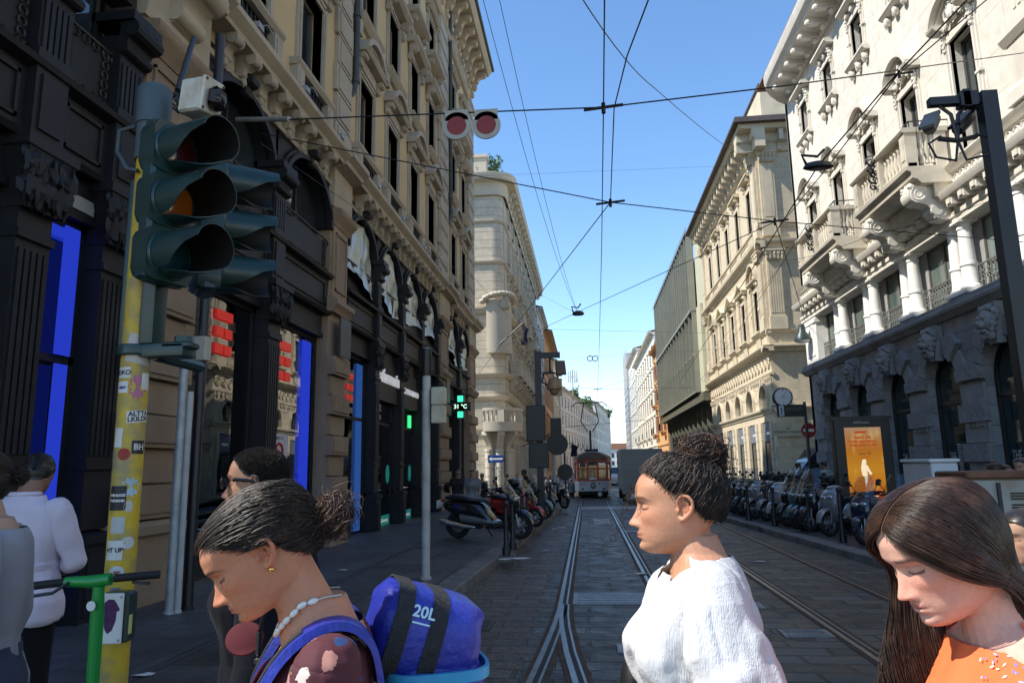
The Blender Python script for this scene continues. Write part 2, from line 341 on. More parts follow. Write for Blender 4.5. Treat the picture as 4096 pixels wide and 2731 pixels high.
# ================================================================ facade helpers
def FT(x0, sg):return lambda p:(x0+sg*p[1], p[0], p[2])
def ET(y0):return lambda p:(p[0], y0-p[1], p[2])
def run(mb, s0, s1, prof):
 """moulding: profile [(d,z)...] swept from s0 to s1"""
 mb.loft([[(s0, d, z) for d, z in prof], [(s1, d, z) for d, z in prof]]); return mb
def wallrow(mb, s0, s1, z0, z1, ops, d0=-.5, d1=0.):
 """wall with openings (a,b,za,zb[,'arch'])"""
 cur=s0
 for op in sorted(ops):
  a, b, za, zb=op[:4]
  if a>cur:mb.box(cur, d0, z0, a, d1, z1)
  if za>z0:mb.box(a, d0, z0, b, d1, za)
  if len(op)>4:
   r=(b-a)/2; c=(a+b)/2; zs=zb-r
   arc=[(c+r*cos(t), zs+r*sin(t)) for t in [pi*k/14 for k in range(15)]]
   mb.prism(arc[::-1]+[(b, z1), (a, z1)][::1] if False else [(a, z1)]+arc[::-1]+[(b, z1)], lambda u, v, d:(u, d, v), d0, d1)
  elif zb<z1:mb.box(a, d0, zb, b, d1, z1)
  cur=b
 if cur<s1:mb.box(cur, d0, z0, s1, d1, z1)
 return mb
def archring(mb, c, r, w, zs, d0, d1, n=16, a0=0, a1=pi):
 o=[(c+(r+w)*cos(a0+(a1-a0)*k/n), zs+(r+w)*sin(a0+(a1-a0)*k/n)) for k in range(n+1)]
 i=[(c+r*cos(a0+(a1-a0)*k/n), zs+r*sin(a0+(a1-a0)*k/n)) for k in range(n+1)]
 for k in range(n):
  mb.prism([o[k], o[k+1], i[k+1], i[k]], lambda u, v, d:(u, d, v), d0, d1)
 return mb
def scroll(mb, s, d, z, w=.18, h=.45, dep=.3):
 """console bracket seen from below: an S with two rolls"""
 q=[(0, 0), (dep, 0), (dep+.03, -.08*h/.45), (dep*.95, -.2*h/.45), (dep*.62, -.24*h/.45), (dep*.5, -.3*h/.45), (dep*.42, -.42*h/.45), (dep*.2, -h), (0, -h)]
 T=lambda u, v, k:(s+k, d+u, z+v)
 mb.prism(q, T, -w/2, w/2)
 for u, v, r in ((dep*.82, -.11*h/.45, .1*h/.45*1.1), (dep*.3, -.36*h/.45, .065*h/.45*1.2)):
  mb.lathe([(r, -w/2-.02), (r, w/2+.02)], (0, 0, 0), 10, 'x') if False else mb.loft([[(s+k, d+u+r*cos(2*pi*j/10), z+v+r*sin(2*pi*j/10)) for j in range(10)] for k in (-w/2-.02, w/2+.02)])
 return mb
def flutes(mb, s0, s1, d, z0, z1, n=4):
 wd=(s1-s0)/n
 for i in range(n):
  a=s0+wd*(i+.18); b=s0+wd*(i+.82); mb.box(a, d-.02, z0, b, d+.022, z1)
 return mb
def capital(mb, s, d, z0, z1, w, seed=0):
 """leafy capital: bell, abacus, leaves and corner volutes"""
 h=z1-z0
 mb.loft([[(s+a*w*k, d-.0+b*w*k*.6, z) for a, b in ((-1, -1), (1, -1), (1, 1), (-1, 1))] for k, z in ((.48, z0), (.5, z0+h*.5), (.66, z0+h*.82), (.72, z0+h*.84), (.72, z1))])
 for i in range(5):
  mb.blob((s+(i-2)*w*.25, d+w*.32, z0+h*.28), h*.13, (.9, .6, 1.7), i+seed, .45)
  mb.blob((s+(i-2)*w*.27, d+w*.36, z0+h*.6), h*.115, (.9, .7, 1.5), i+9+seed, .5)
 for k in (-1, 1):mb.torus((s+k*w*.56, d+w*.3, z0+h*.74), h*.085, h*.045, 'y', 10, 5); mb.blob((s+k*w*.5, d+w*.3, z0+h*.5), h*.1, (1, .8, 1.3), 3, .4)
 return mb
def railing(mb, s0, s1, d, z0, z1, n=None, r=.012, fancy=True):
 mb.box(s0, d-.02, z1-.03, s1, d+.02, z1); mb.box(s0, d-.015, z0, s1, d+.015, z0+.03); n=n or max(3, int((s1-s0)/.14))
 for i in range(n):
  s=s0+(s1-s0)*(i+.5)/n; mb.box(s-r, d-r, z0, s+r, d+r, z1)
  if fancy:mb.torus((s, d, z0+(z1-z0)*.32), .05, .011, 'y', 8, 4); mb.torus((s, d, z0+(z1-z0)*.7), .05, .011, 'y', 8, 4)
 mb.box(s0, d-.012, (z0+z1)/2-.012, s1, d+.012, (z0+z1)/2+.012) if fancy else 0
 return mb
# ================================================================ LEFT PALAZZO
XL=-5.55; TL=FT(XL, 1)
LB=thing('palazzo', 'yellow plastered palazzo with black iron shopfronts and brown stone piers, nearest on the left', 'building', (XL, 18, 0))
def B():return MB(TL)
LZ=dict(sp0=5.05, sp1=5.85, ms=6.95, mt=7.95)
piers=[(.85, 3.7), (7.85, 9.25), (14.75, 15.85), (26.4, 28.3), (33.4, 35.4)]
bays=[[(3.7, 6.15), (6.6, 7.4)], [(9.35, 11.75), (12.25, 14.65)], [(15.95+2.63*k, 18.2+2.63*k) for k in range(4)], [(28.4, 30.6), (31.1, 33.3)]]
w_=B(); w_.box(.85, -.5, 8.2, 35.4, -.02, 8.9)
wc=[5.3, 8.1, 10.7, 13.4, 17.2, 19.8, 22.5, 25.2, 29.75, 32.35]; fl=[(9.7, 11.75, .6), (13.4, 15.5, .58), (17.2, 18.95, .55), (21.0, 22.1, .5)]
zb=[8.9, 12.9, 16.5, 20.2, 22.8]
for k, (a, b, hw) in enumerate(fl):wallrow(w_, .85, 35.4, zb[k], zb[k+1], [(c-hw, c+hw, a, b) for c in wc], -.5, 0)
w_.build('wall', PLASTER, LB, smooth=0)
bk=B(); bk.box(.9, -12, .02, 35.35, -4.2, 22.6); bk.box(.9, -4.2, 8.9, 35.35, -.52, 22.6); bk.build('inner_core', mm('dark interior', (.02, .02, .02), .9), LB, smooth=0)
rf=B(); run(rf, .8, 35.9, [(-12, 24.6), (1.15, 23.22), (1.15, 23.1), (-12, 22.9)]); rf.build('roof', mm('roof tile', (.25, .13, .08), .9), LB, smooth=0)
for i, (a, b) in enumerate(piers):
 pr=B()
 pr.box(a, -.5, 0, b, .05, 8.2); pr.box(a-.0, .05, 0, b, .22, .42, 0, 0); pr.box(a+.05, .05, .42, b-.05, .18, 1.0)
 z=1.0
 run(pr, a-.02, b+.02, [(0, .96), (.24, .96), (.24, 1.06), (.18, 1.12), (0, 1.12)])
 z=1.12; k=0
 while z<4.1:
  h=.46 if k%2==0 else .40
  if k%2==0:
   pr.box(a+.02, .05, z+.03, b-.02, .2, z+h-.03); pr.box(a+.09, .2, z+.09, b-.09, .225, z+h-.09)
  else:pr.box(a+.1, .05, z, b-.1, .12, z+h)
  z+=h; k+=1
 run(pr, a-.03, b+.03, [(0, 5.1), (.16, 5.1), (.2, 5.2), (.27, 5.26), (.27, 5.36), (.14, 5.46), (0, 5.46)])
 pr.box(a+.08, .05, 5.46, b-.08, .1, 7.1)
 for q in ((a+.2, a+.24), (b-.24, b-.2)):pr.box(q[0], .1, 5.62, q[1], .135, 6.95)
 for q in ((5.62, 5.66), (6.91, 6.95)):pr.box(a+.2, .1, q[0], b-.2, .135, q[1])
 run(pr, a-.03, b+.03, [(0, 7.1), (.12, 7.1), (.16, 7.2), (.27, 7.3), (.3, 7.36), (.3, 7.44), (0, 7.48)])
 pr.build('pier', STONE, LB, smooth=30)
for a, b in piers[1:4]:pq=B(); pq.box((a+b)/2-.34, .23, 4.15, (a+b)/2+.34, .27, 5.02); pq.build('plaque', mm('dark slate plaque', (.05, .052, .05), .5, .3), LB)
gl=[]
def ironcol(s, w, wide=True):
 d=.03; h=w/2; ir=B()
 ir.box(s-h-.03, -.3, .0, s+h+.03, d+.14, 1.0); ir.box(s-h+.04, d+.14, .2, s+h-.04, d+.16, .85)
 run(ir, s-h-.05, s+h+.05, [(-.1, .95), (d+.18, .95), (d+.18, 1.05), (-.1, 1.1)])
 ir.box(s-h, -.3, 1.1, s+h, d+.06, 4.45); flutes(ir, s-h+.02, s+h-.02, d+.06, 1.9, 3.9, 5)
 run(ir, s-h-.02, s+h+.02, [(-.1, 1.75), (d+.1, 1.75), (d+.1, 1.82), (-.1, 1.82)]); run(ir, s-h-.02, s+h+.02, [(-.1, 4.0), (d+.1, 4.0), (d+.1, 4.08), (-.1, 4.08)])
 capital(ir, s, d, 4.3, 5.02, w*1.1, int(s*10))
 ir.box(s-h, -.3, 5.05, s+h, d+.1, 5.85); ir.box(s-h+.07, d+.1, 5.15, s+h-.07, d+.125, 5.75)
 ir.box(s-h, -.35, 5.85, s+h, d+.08, 6.95); ir.box(s-h-.03, -.3, 5.85, s+h+.03, d+.13, 6.0); flutes(ir, s-h+.02, s+h-.02, d+.08, 6.0, 6.6, 5)
 scroll(ir, s, d+.05, 7.12, w*1.05, .42, .2); ir.box(s-h-.06, -.3, 7.12, s+h+.06, d+.26, 7.24)
 ir.build("iron_column", IRON, LB, smooth=30)
bars=B()
for bay, (pa, pb) in zip(bays, zip(piers[:-1], piers[1:])):
 s0, s1=pa[1], pb[0]; ir=B()
 run(ir, s0, s1, [(-.35, 5.0), (.1, 5.0), (.14, 5.06), (.02, 5.1), (.02, 5.78), (.16, 5.82), (.18, 5.88), (-.35, 5.9)]); ir.build('iron_beam', IRON, LB, smooth=30)
 cur=s0
 cols=[(cur+bay[0][0])/2]+[(bay[i][1]+bay[i+1][0])/2 for i in range(len(bay)-1)]+[(bay[-1][1]+s1)/2]
 for i, c in enumerate(cols):
  if i==0:wd=bay[0][0]-s0
  elif i==len(cols)-1:wd=s1-bay[-1][1]
  else:wd=bay[i][0]-bay[i-1][1]
  if wd>.15:ironcol(c, wd)
 for a, b in bay:
  r=(b-a)/2; c=(a+b)/2; ir=B(); irf=B()
  for q in ((a+.1, 5.2, b-.1, 5.24), (a+.1, 5.66, b-.1, 5.7), (a+.1, 5.2, a+.14, 5.7), (b-.14, 5.2, b-.1, 5.7)):ir.box(q[0], .0, q[1], q[2], .05, q[3])
  zs=7.95-min(r, 1.0)
  ell=[(c+r*cos(t), zs+(7.93-zs)*sin(t)) for t in [pi*k/16 for k in range(17)]]
  ir.prism([(a-.3, zs), (a-.3, 8.25), (b+.3, 8.25), (b+.3, zs)]+ell, lambda u, v, d:(u, d, v), -.3, .0)
  for e0, e1, dd in ((1.0, 1.09, .12), (1.09, 1.16, .07)):
   for k in range(16):
    t0, t1=pi*k/16, pi*(k+1)/16
    f=lambda e, t:(c+r*e*cos(t), zs+(7.93-zs)*e*sin(t))
    ir.prism([f(e0, t0), f(e1, t0), f(e1, t1), f(e0, t1)], lambda u, v, d:(u, d, v), -.05, dd)
  scroll(ir, c, .05, 8.2, .22, .36, .16)
  ir.box(a, -.1, 5.9, b, -.02, 6.62)
  rr=(b-a)
  irf.box(a+.02, -.01, 5.93, b-.02, .02, 5.96); irf.box(a+.02, -.01, 6.66, b-.02, .02, 6.69)
  for sx in (a+.1, b-.1):
   for z in (6.0, 6.12, 6.24, 6.36, 6.48, 6.6):irf.torus((sx, 0, z), .05, .013, 'y', 10, 4)
  for k in range(int(rr/.16)):
   irf.torus((a+.2+k*.16, 0, 6.0), .05, .012, 'y', 8, 4)
   if min(k, int(rr/.16)-k)<3:irf.torus((a+.2+k*.16, 0, 6.62), .05, .012, 'y', 8, 4)
  ir.box(a, -.3, 4.55, b, -.06, 5.0)
  run(ir, a, b, [(-.3, 4.5), (-.02, 4.5), (-.02, 4.6), (-.3, 4.6)])
  gl.append((a, b, c, r, zs)); ir.build('iron_arch', IRON, LB, smooth=30)
  irf.build('ironwork', mm('rusty iron', (.03, .026, .022), .6, .4, 6), LB, smooth=60)
FILM=mat('plastic sheet', (.50, .52, .44), .22, .18, 3, .0, spec=.6, tint=(.42, .44, .30), tscale=1.5, stretch=(1, 2.5, .6))
SHOPIN=mat('shop interior', (.035, .035, .037), .7, .4, 1.2)
for i, (a, b, c, r, zs) in enumerate(gl):
 f=B(); 
 for q in ((a, .0, a+.07, 4.5), (b-.07, 0, b, 4.5), (a, 0, b, .12), (a, 4.42, b, 4.5), (a, 2.9, b, 2.98)):
  if i in (2, 3) and q[1]==2.9:continue
  f.box(q[0], -.26, q[1], q[2], -.16, q[3])
 win=f.build('shop_window', IRON, LB, smooth=0)
 p=B(); p.box(a+.07, -.22, .12, b-.07, -.205, 4.42); p.build('pane', SHOPGLASS, win, smooth=0)
 f=B()
 for q in ((a, 6.6, a+.06, zs+.3), (b-.06, 6.6, b, zs+.3), (a, 6.6, b, 6.7), (c-.025, 6.6, c+.025, 7.9)):f.box(q[0], -.3, q[1], q[2], -.22, q[3])
 win=f.build('mezzanine_window', IRON, LB, smooth=0)
 p=B(); arc=[(c+r*cos(t), zs+(7.93-zs)*sin(t)) for t in [pi*k/14 for k in range(15)]]
 p.prism([(b, 6.6)]+arc+[(a, 6.6)], lambda u, v, d:(u, d, v), -.28, -.265); p.build('pane', WGLASS, win, smooth=0)
sh=B(); sh.box(.9, -4.2, .0, 35.3, -4.1, 8.0); sh.box(.9, -4.2, .0, 35.3, -.3, .1); sh.box(.9, -4.2, 4.5, 35.3, -.3, 5.0)
for a, b in piers:sh.box(a+.1, -4.2, 0, b-.1, -.5, 8)
sh.build('shop_room', SHOPIN, LB, smooth=0)
def sheetfilm(i, seed):
 a, b, c, r, zs=gl[i]; p=B(); n, m=26, 30; R=np.random.default_rng(int(seed*10)); vs=[]
 a2, b2=a+.03, b-.12
 for j in range(m+1):
  t=j/m; 
  for k in range(n+1):
   u=k/n; s=a2+(b2-a2)*u; x=(s-c)/r; top=zs+(7.88-zs)*sqrt(max(0, 1-x*x))-.03
   bot=6.25-.22*u*(.5+.5*sin(seed))+.10*sin(5*u+seed); z=top+(bot-top)*t
   d=-.03+.06*t**3+.03*sin(9*u+3*sin(2.2*t+seed))+.02*sin(23*u+6*t+seed)+.015*sin(14*t+5*u)+.16*t**6*(.5+.5*sin(3*u+seed))
   vs.append((s, d, z))
 p.add(vs, [(j*(n+1)+k, j*(n+1)+k+1, (j+1)*(n+1)+k+1, (j+1)*(n+1)+k) for j in range(m) for k in range(n)])
 return p.build('plastic_sheet', FILM, LB, smooth=180)
for q in range(4, 10):sheetfilm(q, q*1.7)
lg=B(); run(lg, .8, 35.5, [(-.02, 8.46), (.34, 8.46), (.36, 8.52), (.46, 8.6), (.50, 8.64), (.50, 8.74), (.06, 8.86), (-.02, 8.86)])
run(lg, .8, 35.45, [(-.02, 7.98), (.06, 7.98), (.09, 8.05), (.03, 8.1), (-.02, 8.1)])
for a, b in piers:
 run(lg, a-.05, b+.05, [(-.02, 7.52), (.1, 7.52), (.14, 7.6), (.14, 8.4), (.4, 8.47), (.42, 8.55), (.56, 8.64), (.56, 8.76), (-.02, 8.87)])
lg.build('ledge', CORB, LB, smooth=30)
s=1.1; cb=None
sp=[]
while s<35.2:
 if not any(a-.15<s<b+.15 for a, b in piers):sp.append(s)
 s+=.62
fr=B(); fr.box(.16, .0, 8.12, .46, .03, 8.4); o=fr0=fr.build('frieze_panel', CORB, LB, smooth=0)
for i, s in enumerate(sp):
 if i:o=fr0.copy(); COL.objects.link(o); o.parent=LB
 o.location=(0, s, 0)
cbs=B(); scroll(cbs, 0, 0, 8.46, .2, .40, .34); cbs.blob((0, .1, 8.03), .07, (1, 1, 1.3), 4); cbs.ball((0, .33, 8.35), .085, 10, 6, (1.15, 1, 1))
for i, s in enumerate(sp):
 if i==0:cb0=cbs.build('corbel', CORB, LB, smooth=40); base=cb0
 else:c=base.copy(); COL.objects.link(c); c.parent=LB; c.location=(0, s, 0)
base.location=(0, sp[0], 0)
for c in LB.children:
 if c.name.startswith('corbel'):
  pass
def window_part(c, k, hw, a, b, kind):
 f=B()
 fw=.20
 for q in ((c-hw-fw, c-hw), (c+hw, c+hw+fw)):
  f.box(q[0], -.2, a, q[1], .05, b+fw); f.box(q[0]+(.03 if q[0]>c else .09), .05, a, q[1]-(.09 if q[0]>c else .03), .08, b+fw-.05)
 f.box(c-hw, -.2, b, c+hw, .05, b+fw); f.box(c-hw-.1, .05, b+.09, c+hw+.1, .08, b+fw-.03)
 if kind==0:
  run(f, c-hw-.42, c+hw+.42, [(0, a-.14), (.16, a-.14), (.22, a-.06), (.22, a), (0, a+.02)])
  for e in (c-hw-.22, c+hw+.22):f.box(e-.17, 0, 8.84, e+.17, .18, a-.14); f.box(e-.1, .18, 8.95, e+.1, .2, a-.22)
  for e in (c-hw-.16, c+hw+.16):scroll(f, e, .03, b+.52, .2, .34, .22)
  run(f, c-hw-.05, c+hw+.05, [(0, b+.2), (.1, b+.2), (.1, b+.5), (0, b+.5)])
  z0=b+.52; W=hw+.34
  run(f, c-W, c+W, [(0, z0), (.30, z0), (.36, z0+.08), (.36, z0+.13), (0, z0+.13)])
  R=(W*W+.55**2)/(2*.55); zc=z0+.68-R; al=math.asin(W/R)
  archring(f, c, R-.15, .15, zc, -.02, .36, 14, pi/2-al, pi/2+al); archring(f, c, R-.24, .1, zc, -.02, .24, 14, pi/2-al*.92, pi/2+al*.92)
  pts=[(c+(R-.2)*sin(-al+2*al*i/12)*.96, zc+(R-.2)*cos(-al+2*al*i/12)) for i in range(13)]
  f.prism(pts, lambda u, v, d:(u, d, max(v, z0+.1)), -.02, .03)
 elif kind==1:
  run(f, c-hw-.36, c+hw+.36, [(0, a-.2), (.1, a-.2), (.22, a-.1), (.26, a-.02), (0, a)])
  for e in (c-hw-.2, c+hw+.2):f.box(e-.12, 0, a-.62, e+.12, .12, a-.2); scroll(f, e, .04, b+.36, .17, .62, .2)
  run(f, c-hw-.44, c+hw+.44, [(0, b+.34), (.26, b+.36), (.38, b+.46), (.40, b+.55), (0, b+.62)])
 elif kind==2:
  run(f, c-hw-.44, c+hw+.44, [(0, a-.24), (.24, a-.2), (.40, a-.1), (.42, a), (0, a+.02)])
  for e in (c-hw-.2, c+hw+.2):scroll(f, e, .0, a-.22, .16, .4, .26); scroll(f, e, .03, b+.3, .14, .3, .14)
  run(f, c-hw-.36, c+hw+.36, [(0, b+.26), (.16, b+.28), (.26, b+.36), (.26, b+.42), (0, b+.46)])
 else:
  run(f, c-hw-.3, c+hw+.3, [(0, a-.12), (.12, a-.1), (.16, a), (0, a)])
 f.m=1; g=f
 for q in ((c-hw, a, c-hw+.08, b), (c+hw-.08, a, c+hw, b), (c-hw, b-.08, c+hw, b), (c-.04, a, c+.04, b)):g.box(q[0], -.3, q[1], q[2], -.22, q[3])
 if kind in (1, 2):
  g.m=2; railing(g, c-hw+.02, c+hw-.02, -.03, a, a+(.35 if kind==1 else .45), 7, .01, False)
 if kind==0:
  g.m=2; railing(g, c-hw-.02, c+hw+.02, .06, 8.86, a-.16, 8, .014, True)
 o=f.build('window', [TRIM, WFRAME, BLACK], LB, smooth=30)
 p=B(); p.box(c-hw, -.28, a, c+hw, -.265, b); p.build('pane', WGLASS, o, smooth=0)
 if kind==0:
  p=B(); p.box(c-hw-.05, .0, 8.9, c+hw+.05, .03, a-.14); p.build('grille_back', mm('painted recess shade', (.03, .028, .025), .9), o, smooth=0)  # flat sheet on the wall; shade behind the grille is put into its colour
for k, (a, b, hw) in enumerate(fl):
 for c in wc:window_part(c, k, hw, a, b, k)
for a, b in piers:
 z=8.9; k=0; qn=B()
 while z<20.4:
  h=.72; e=.0 if k%2 else .08
  qn.box(a+.08-e, 0, z+.02, b-.08+e, .1, z+h-.02); qn.box(a+.2-e, .1, z+.1, b-.2+e, .125, z+h-.1); z+=h; k+=1
 qn.build('quoin_strip', TRIM, LB, smooth=0)
st=B()
for z, dd in ((12.95, .0), (16.5, .0), (20.25, .22)):
 if dd:run(st, .8, 35.5, [(0, z), (dd*.6, z+.03), (dd, z+.14), (dd, z+.22), (0, z+.26)])
run(st, .8, 35.45, [(0, 16.42), (.1, 16.45), (.14, 16.54), (0, 16.58)])
st.build('string_course', TRIM, LB, smooth=30)
cn=B(); run(cn, .8, 35.7, [(0, 22.05), (.12, 22.1), (.16, 22.25), (.3, 22.35), (.3, 22.62), (.92, 22.66), (.98, 22.76), (1.06, 22.86), (1.1, 22.98), (0, 23.1)])
cn.build('cornice', CORB, LB, smooth=30)
gt=B(); gt.tube([TL_ for TL_ in ((.8, 1.14, 23.06), (35.8, 1.14, 23.06))], .09, 8); gt.build('gutter', mm('green copper', (.05, .06, .055), .5, .3), LB)
br0=None; cb2=B(); scroll(cb2, 0, .1, 22.62, .26, .62, .72); scroll(cb2, 0, .0, 22.0, .2, .8, .2)
cbr=[]
s=1.2
while s<35.5:
 if not cbr:o=cb2.build('cornice_bracket', CORB, LB, smooth=40); b0=o
 else:o=b0.copy(); COL.objects.link(o); o.parent=LB
 o.location=(0, s, 0); cbr.append(o); s+=1.0
p=B(); scroll(p, 8.55, .05, 8.5, .55, .8, .5); p.loft([[(8.55+a*k, .0+.0 if b==0 else .05+b*k2, z) for a, b in ((-.55, 0), (.55, 0), (.55, .8), (.2, 1), (-.2, 1), (-.55, .8))] for k, k2, z in ((.5, .3, 8.85), (.8, .55, 9.2), (1.1, .9, 9.45), (1.3, 1.0, 9.6), (1.35, 1.05, 9.75))])
for j in range(6):p.blob((8.3+.1*j, .5, 8.6-.05*(j%2)), .12, (1, 1, 1.2), j, .3)
p.build('balcony_bracket', CORB, LB, smooth=40)
GREENP=mat('green pipe', (.045, .052, .045), .5, .3, 3)
for s, z0 in ((15.95, 10.7), (28.6, 11.9)):
 p=B(); p.tube([(s, .14, 23), (s, .14, z0+.55), (s, .14, z0+.5), (s-.04, .1, z0+.2), (s-.14, .0, z0)], .085, 10)
 for z in (13, 16, 19, z0+.5):p.lathe([(.11, z-.04), (.11, z+.04)], (s, .14, 0), 10)
 p.build('downpipe', GREENP, LB, smooth=50)
for i, s in enumerate([10.2, 12.2, 14.2, 17, 19.5, 22.3, 25, 29, 32]):
 p=B(); p.box(s-.12, .36, 8.8, s+.06, .5, 8.9); p.tube([(s, .42, 8.9), (s+.1, .55, 8.95), (s+.14, .62, 8.8)], .012, 5); p.build('ledge_light', mm('grey lamp', (.3, .3, .3), .4), LB)
BLUE=emis('blue light panel', (.022, .05, .62), .42); BLUE2=emis('dim blue panel', (.03, .10, .36), .36)
REDS=mat('red sign', (.55, .02, .015), .4, .05, emit=(.9, .03, .02), es=.12)
def stripe(s0, s1, z0, z1, m, dd=-.19):p=B(); p.box(s0, dd-.02, z0, s1, dd, z1); p.build('light_strip', m, LB, smooth=0)
stripe(7.04, 7.27, 2.98, 4.42, BLUE, -.1); stripe(7.06, 7.25, .3, 2.88, BLUE, -.1); stripe(6.1, 6.14, .1, 4.4, mm('pale edge', (.5, .45, .4)))
stripe(6.62, 7.33, 4.3, 4.42, BLUE)
stripe(14.0, 14.44, .2, 4.35, BLUE); stripe(17.55, 17.98, .2, 4.35, BLUE2)
def redlogo(s, z, k, dd=-.17):
 p=B()
 for (a, b, q, h) in ((-.5, .5, .55, .3), (-.5, -.06, .02, .3), (.06, .5, .02, .3), (-.5, -.06, -.5, .3), (.06, .5, -.5, .3)):p.box(s+a*k, dd-.08, z+q*k, s+b*k, dd, z+(q+h)*k)
 p.build('shop_logo', REDS, LB, smooth=0)
redlogo(10.75, 3.8, .52); redlogo(13.1, 3.68, .55); redlogo(16.95, 3.6, .5)
WSIGN=mat('white sign letters', (.75, .75, .74), .4, .03, emit=(1, 1, 1), es=.12)
MX=lambda s, d, z:frameM((XL+d, s, z), (0, 1, 0), (0, 0, 1))
text('shop_lettering', 'Lafarmacia', .52, WSIGN, LB, MX(19.75, .02, 4.22), .03, bold=.008); p=B(); p.box(20.93, .0, 4.02, 21.0, .04, 4.1); p.build('sign_dot', REDS, LB)
text('shop_lettering', 'CENTRO MILANO', .25, WSIGN, LB, MX(22.35, .02, 4.05), .015, bold=.004)
for q in ((18.6, 20.8), (21.25, 23.4)):fs=B(); fs.box(q[0], -.2, 3.55, q[1], .0, 4.6); fs.build('fascia', IRON, LB)
TEAL=mat('teal film', (.03, .32, .27), .4, .1, emit=(.03, .35, .3), es=.1)
for a, b in ((18.7, 20.7), (21.3, 23.3), (23.95, 25.9)):
 p=B(); p.box(a, -.2, .14, b, -.19, .42); p.build('window_film', TEAL, LB, smooth=0)
 text('film_lettering', 'Lafarmacia.', .16, WSIGN, LB, MX(b-.5, -.188, .28), .002)
p=B()
for s, z in ((18.9, 1.55), (20.5, 1.55), (21.5, 1.55), (23.1, 1.55)):p.loft([[(s+.16*cos(t), dd, z+.26*sin(t)) for t in [2*pi*k/16 for k in range(16)]] for dd in (-.2, -.19)])
p.build('window_dot', TEAL, LB)
p=B(); p.box(22.9, -.2, 3.0, 23.15, -.17, 3.4); p.build('cross_sign', emis('green light', (.05, .9, .25), .8), LB)
text('sticker_lettering', 'AREA CC', .09, mm('black ink', (.02, .02, .02)), LB, MX(13.0, -.182, 2.3), .001)
p=B(); p.box(12.6, -.2, 1.86, 13.4, -.186, 2.38); p.build('sticker', mm('white sticker', (.55, .55, .56), .5), LB)
p=B(); p.torus((13.0, -.18, 2.05), .15, .025, 'y', 20, 5); p.tube([(12.7, -.18, 2.15), (13.3, -.18, 1.93)], .025, 5); p.build('sticker_mark', mm('red ink', (.4, .02, .02)), LB)
text('window_number', '5', .3, WSIGN, LB, MX(12.32, -.19, 2.72), .002)
p=B(); p.box(7.02, -.05, 4.62, 7.36, -.03, 4.78); p.build('vent', mm('vent grey', (.3, .29, .27), .5), LB)
# ================================================================ RIGHT PALAZZO (cream, rusticated ground floor)
XR=10.; TR=FT(XR, -1)
CREAM=blockmat('cream stone', (.66, .625, .55), 1.9, 1.02, 0, (.40, .36, .29), .85, .10, 'yz', .5, .15, .008, .2, cvar=.03)
CREAMT=mat('cream carved trim', (.68, .645, .575), .85, .1, 1.5, .15, 45, tint=(.52, .46, .37), tscale=.8, tamt=.4)
GRAYST=mat('grey rusticated stone', (.26, .26, .265), .88, .22, 1.6, .35, 30, tint=(.17, .17, .175), tscale=.9)
ROUGHST=mat('hammered grey stone', (.235, .235, .24), .95, .35, 9, 1., 22)
WHITEST=mat('white stone column', (.74, .72, .68), .75, .06, 3, .1, 30)
GREENGL=mat('greenish window glass', (.07, .10, .09), .06, .5, .8, spec=.7, tint=(.30, .35, .33), tscale=.7, tamt=.5, stretch=(1, 1.6, .25))
SLATE=mat('grey jamb stone', (.30, .30, .30), .9, .15)
RB=thing('palazzo', 'cream stone palazzo with white paired columns, balconies and lion head arches, nearest on the right', 'building', (XR, 20, 0))
def R_():return MB(TR)
rc=[11.86+3.07*k for k in range(7)]
S0, S1=4., 33.0
w_=R_(); wallrow(w_, S0, S1, 8.9, 14.0, [(c-.55, c+.55, 9.6, 12.6) for c in rc if c>16]); wallrow(w_, S0, S1, 14.0, 18.5, [(c-.5, c+.5, 15.6, 17.2) for c in rc if c>16]); w_.box(S0, -8, 8.9, S1, -.52, 18.5); w_.box(S0, -8, 0, S1, -2.2, 8.9)
w_.build('wall', CREAM, RB, smooth=0)
gr=R_(); wallrow(gr, S0, S1, .0, 5.5, [(c-.95, c+.95, .3, 4.62, 1) for c in rc], -.6, 0); gr.build('ground_wall', blockmat('grey stone blocks', (.26, .26, .265), 1.5, .5, 0, (.10, .10, .105), .88, .25, 'yz', .5, .5, .012, .25, tint=(.19, .19, .2), cvar=.08), RB, smooth=0)
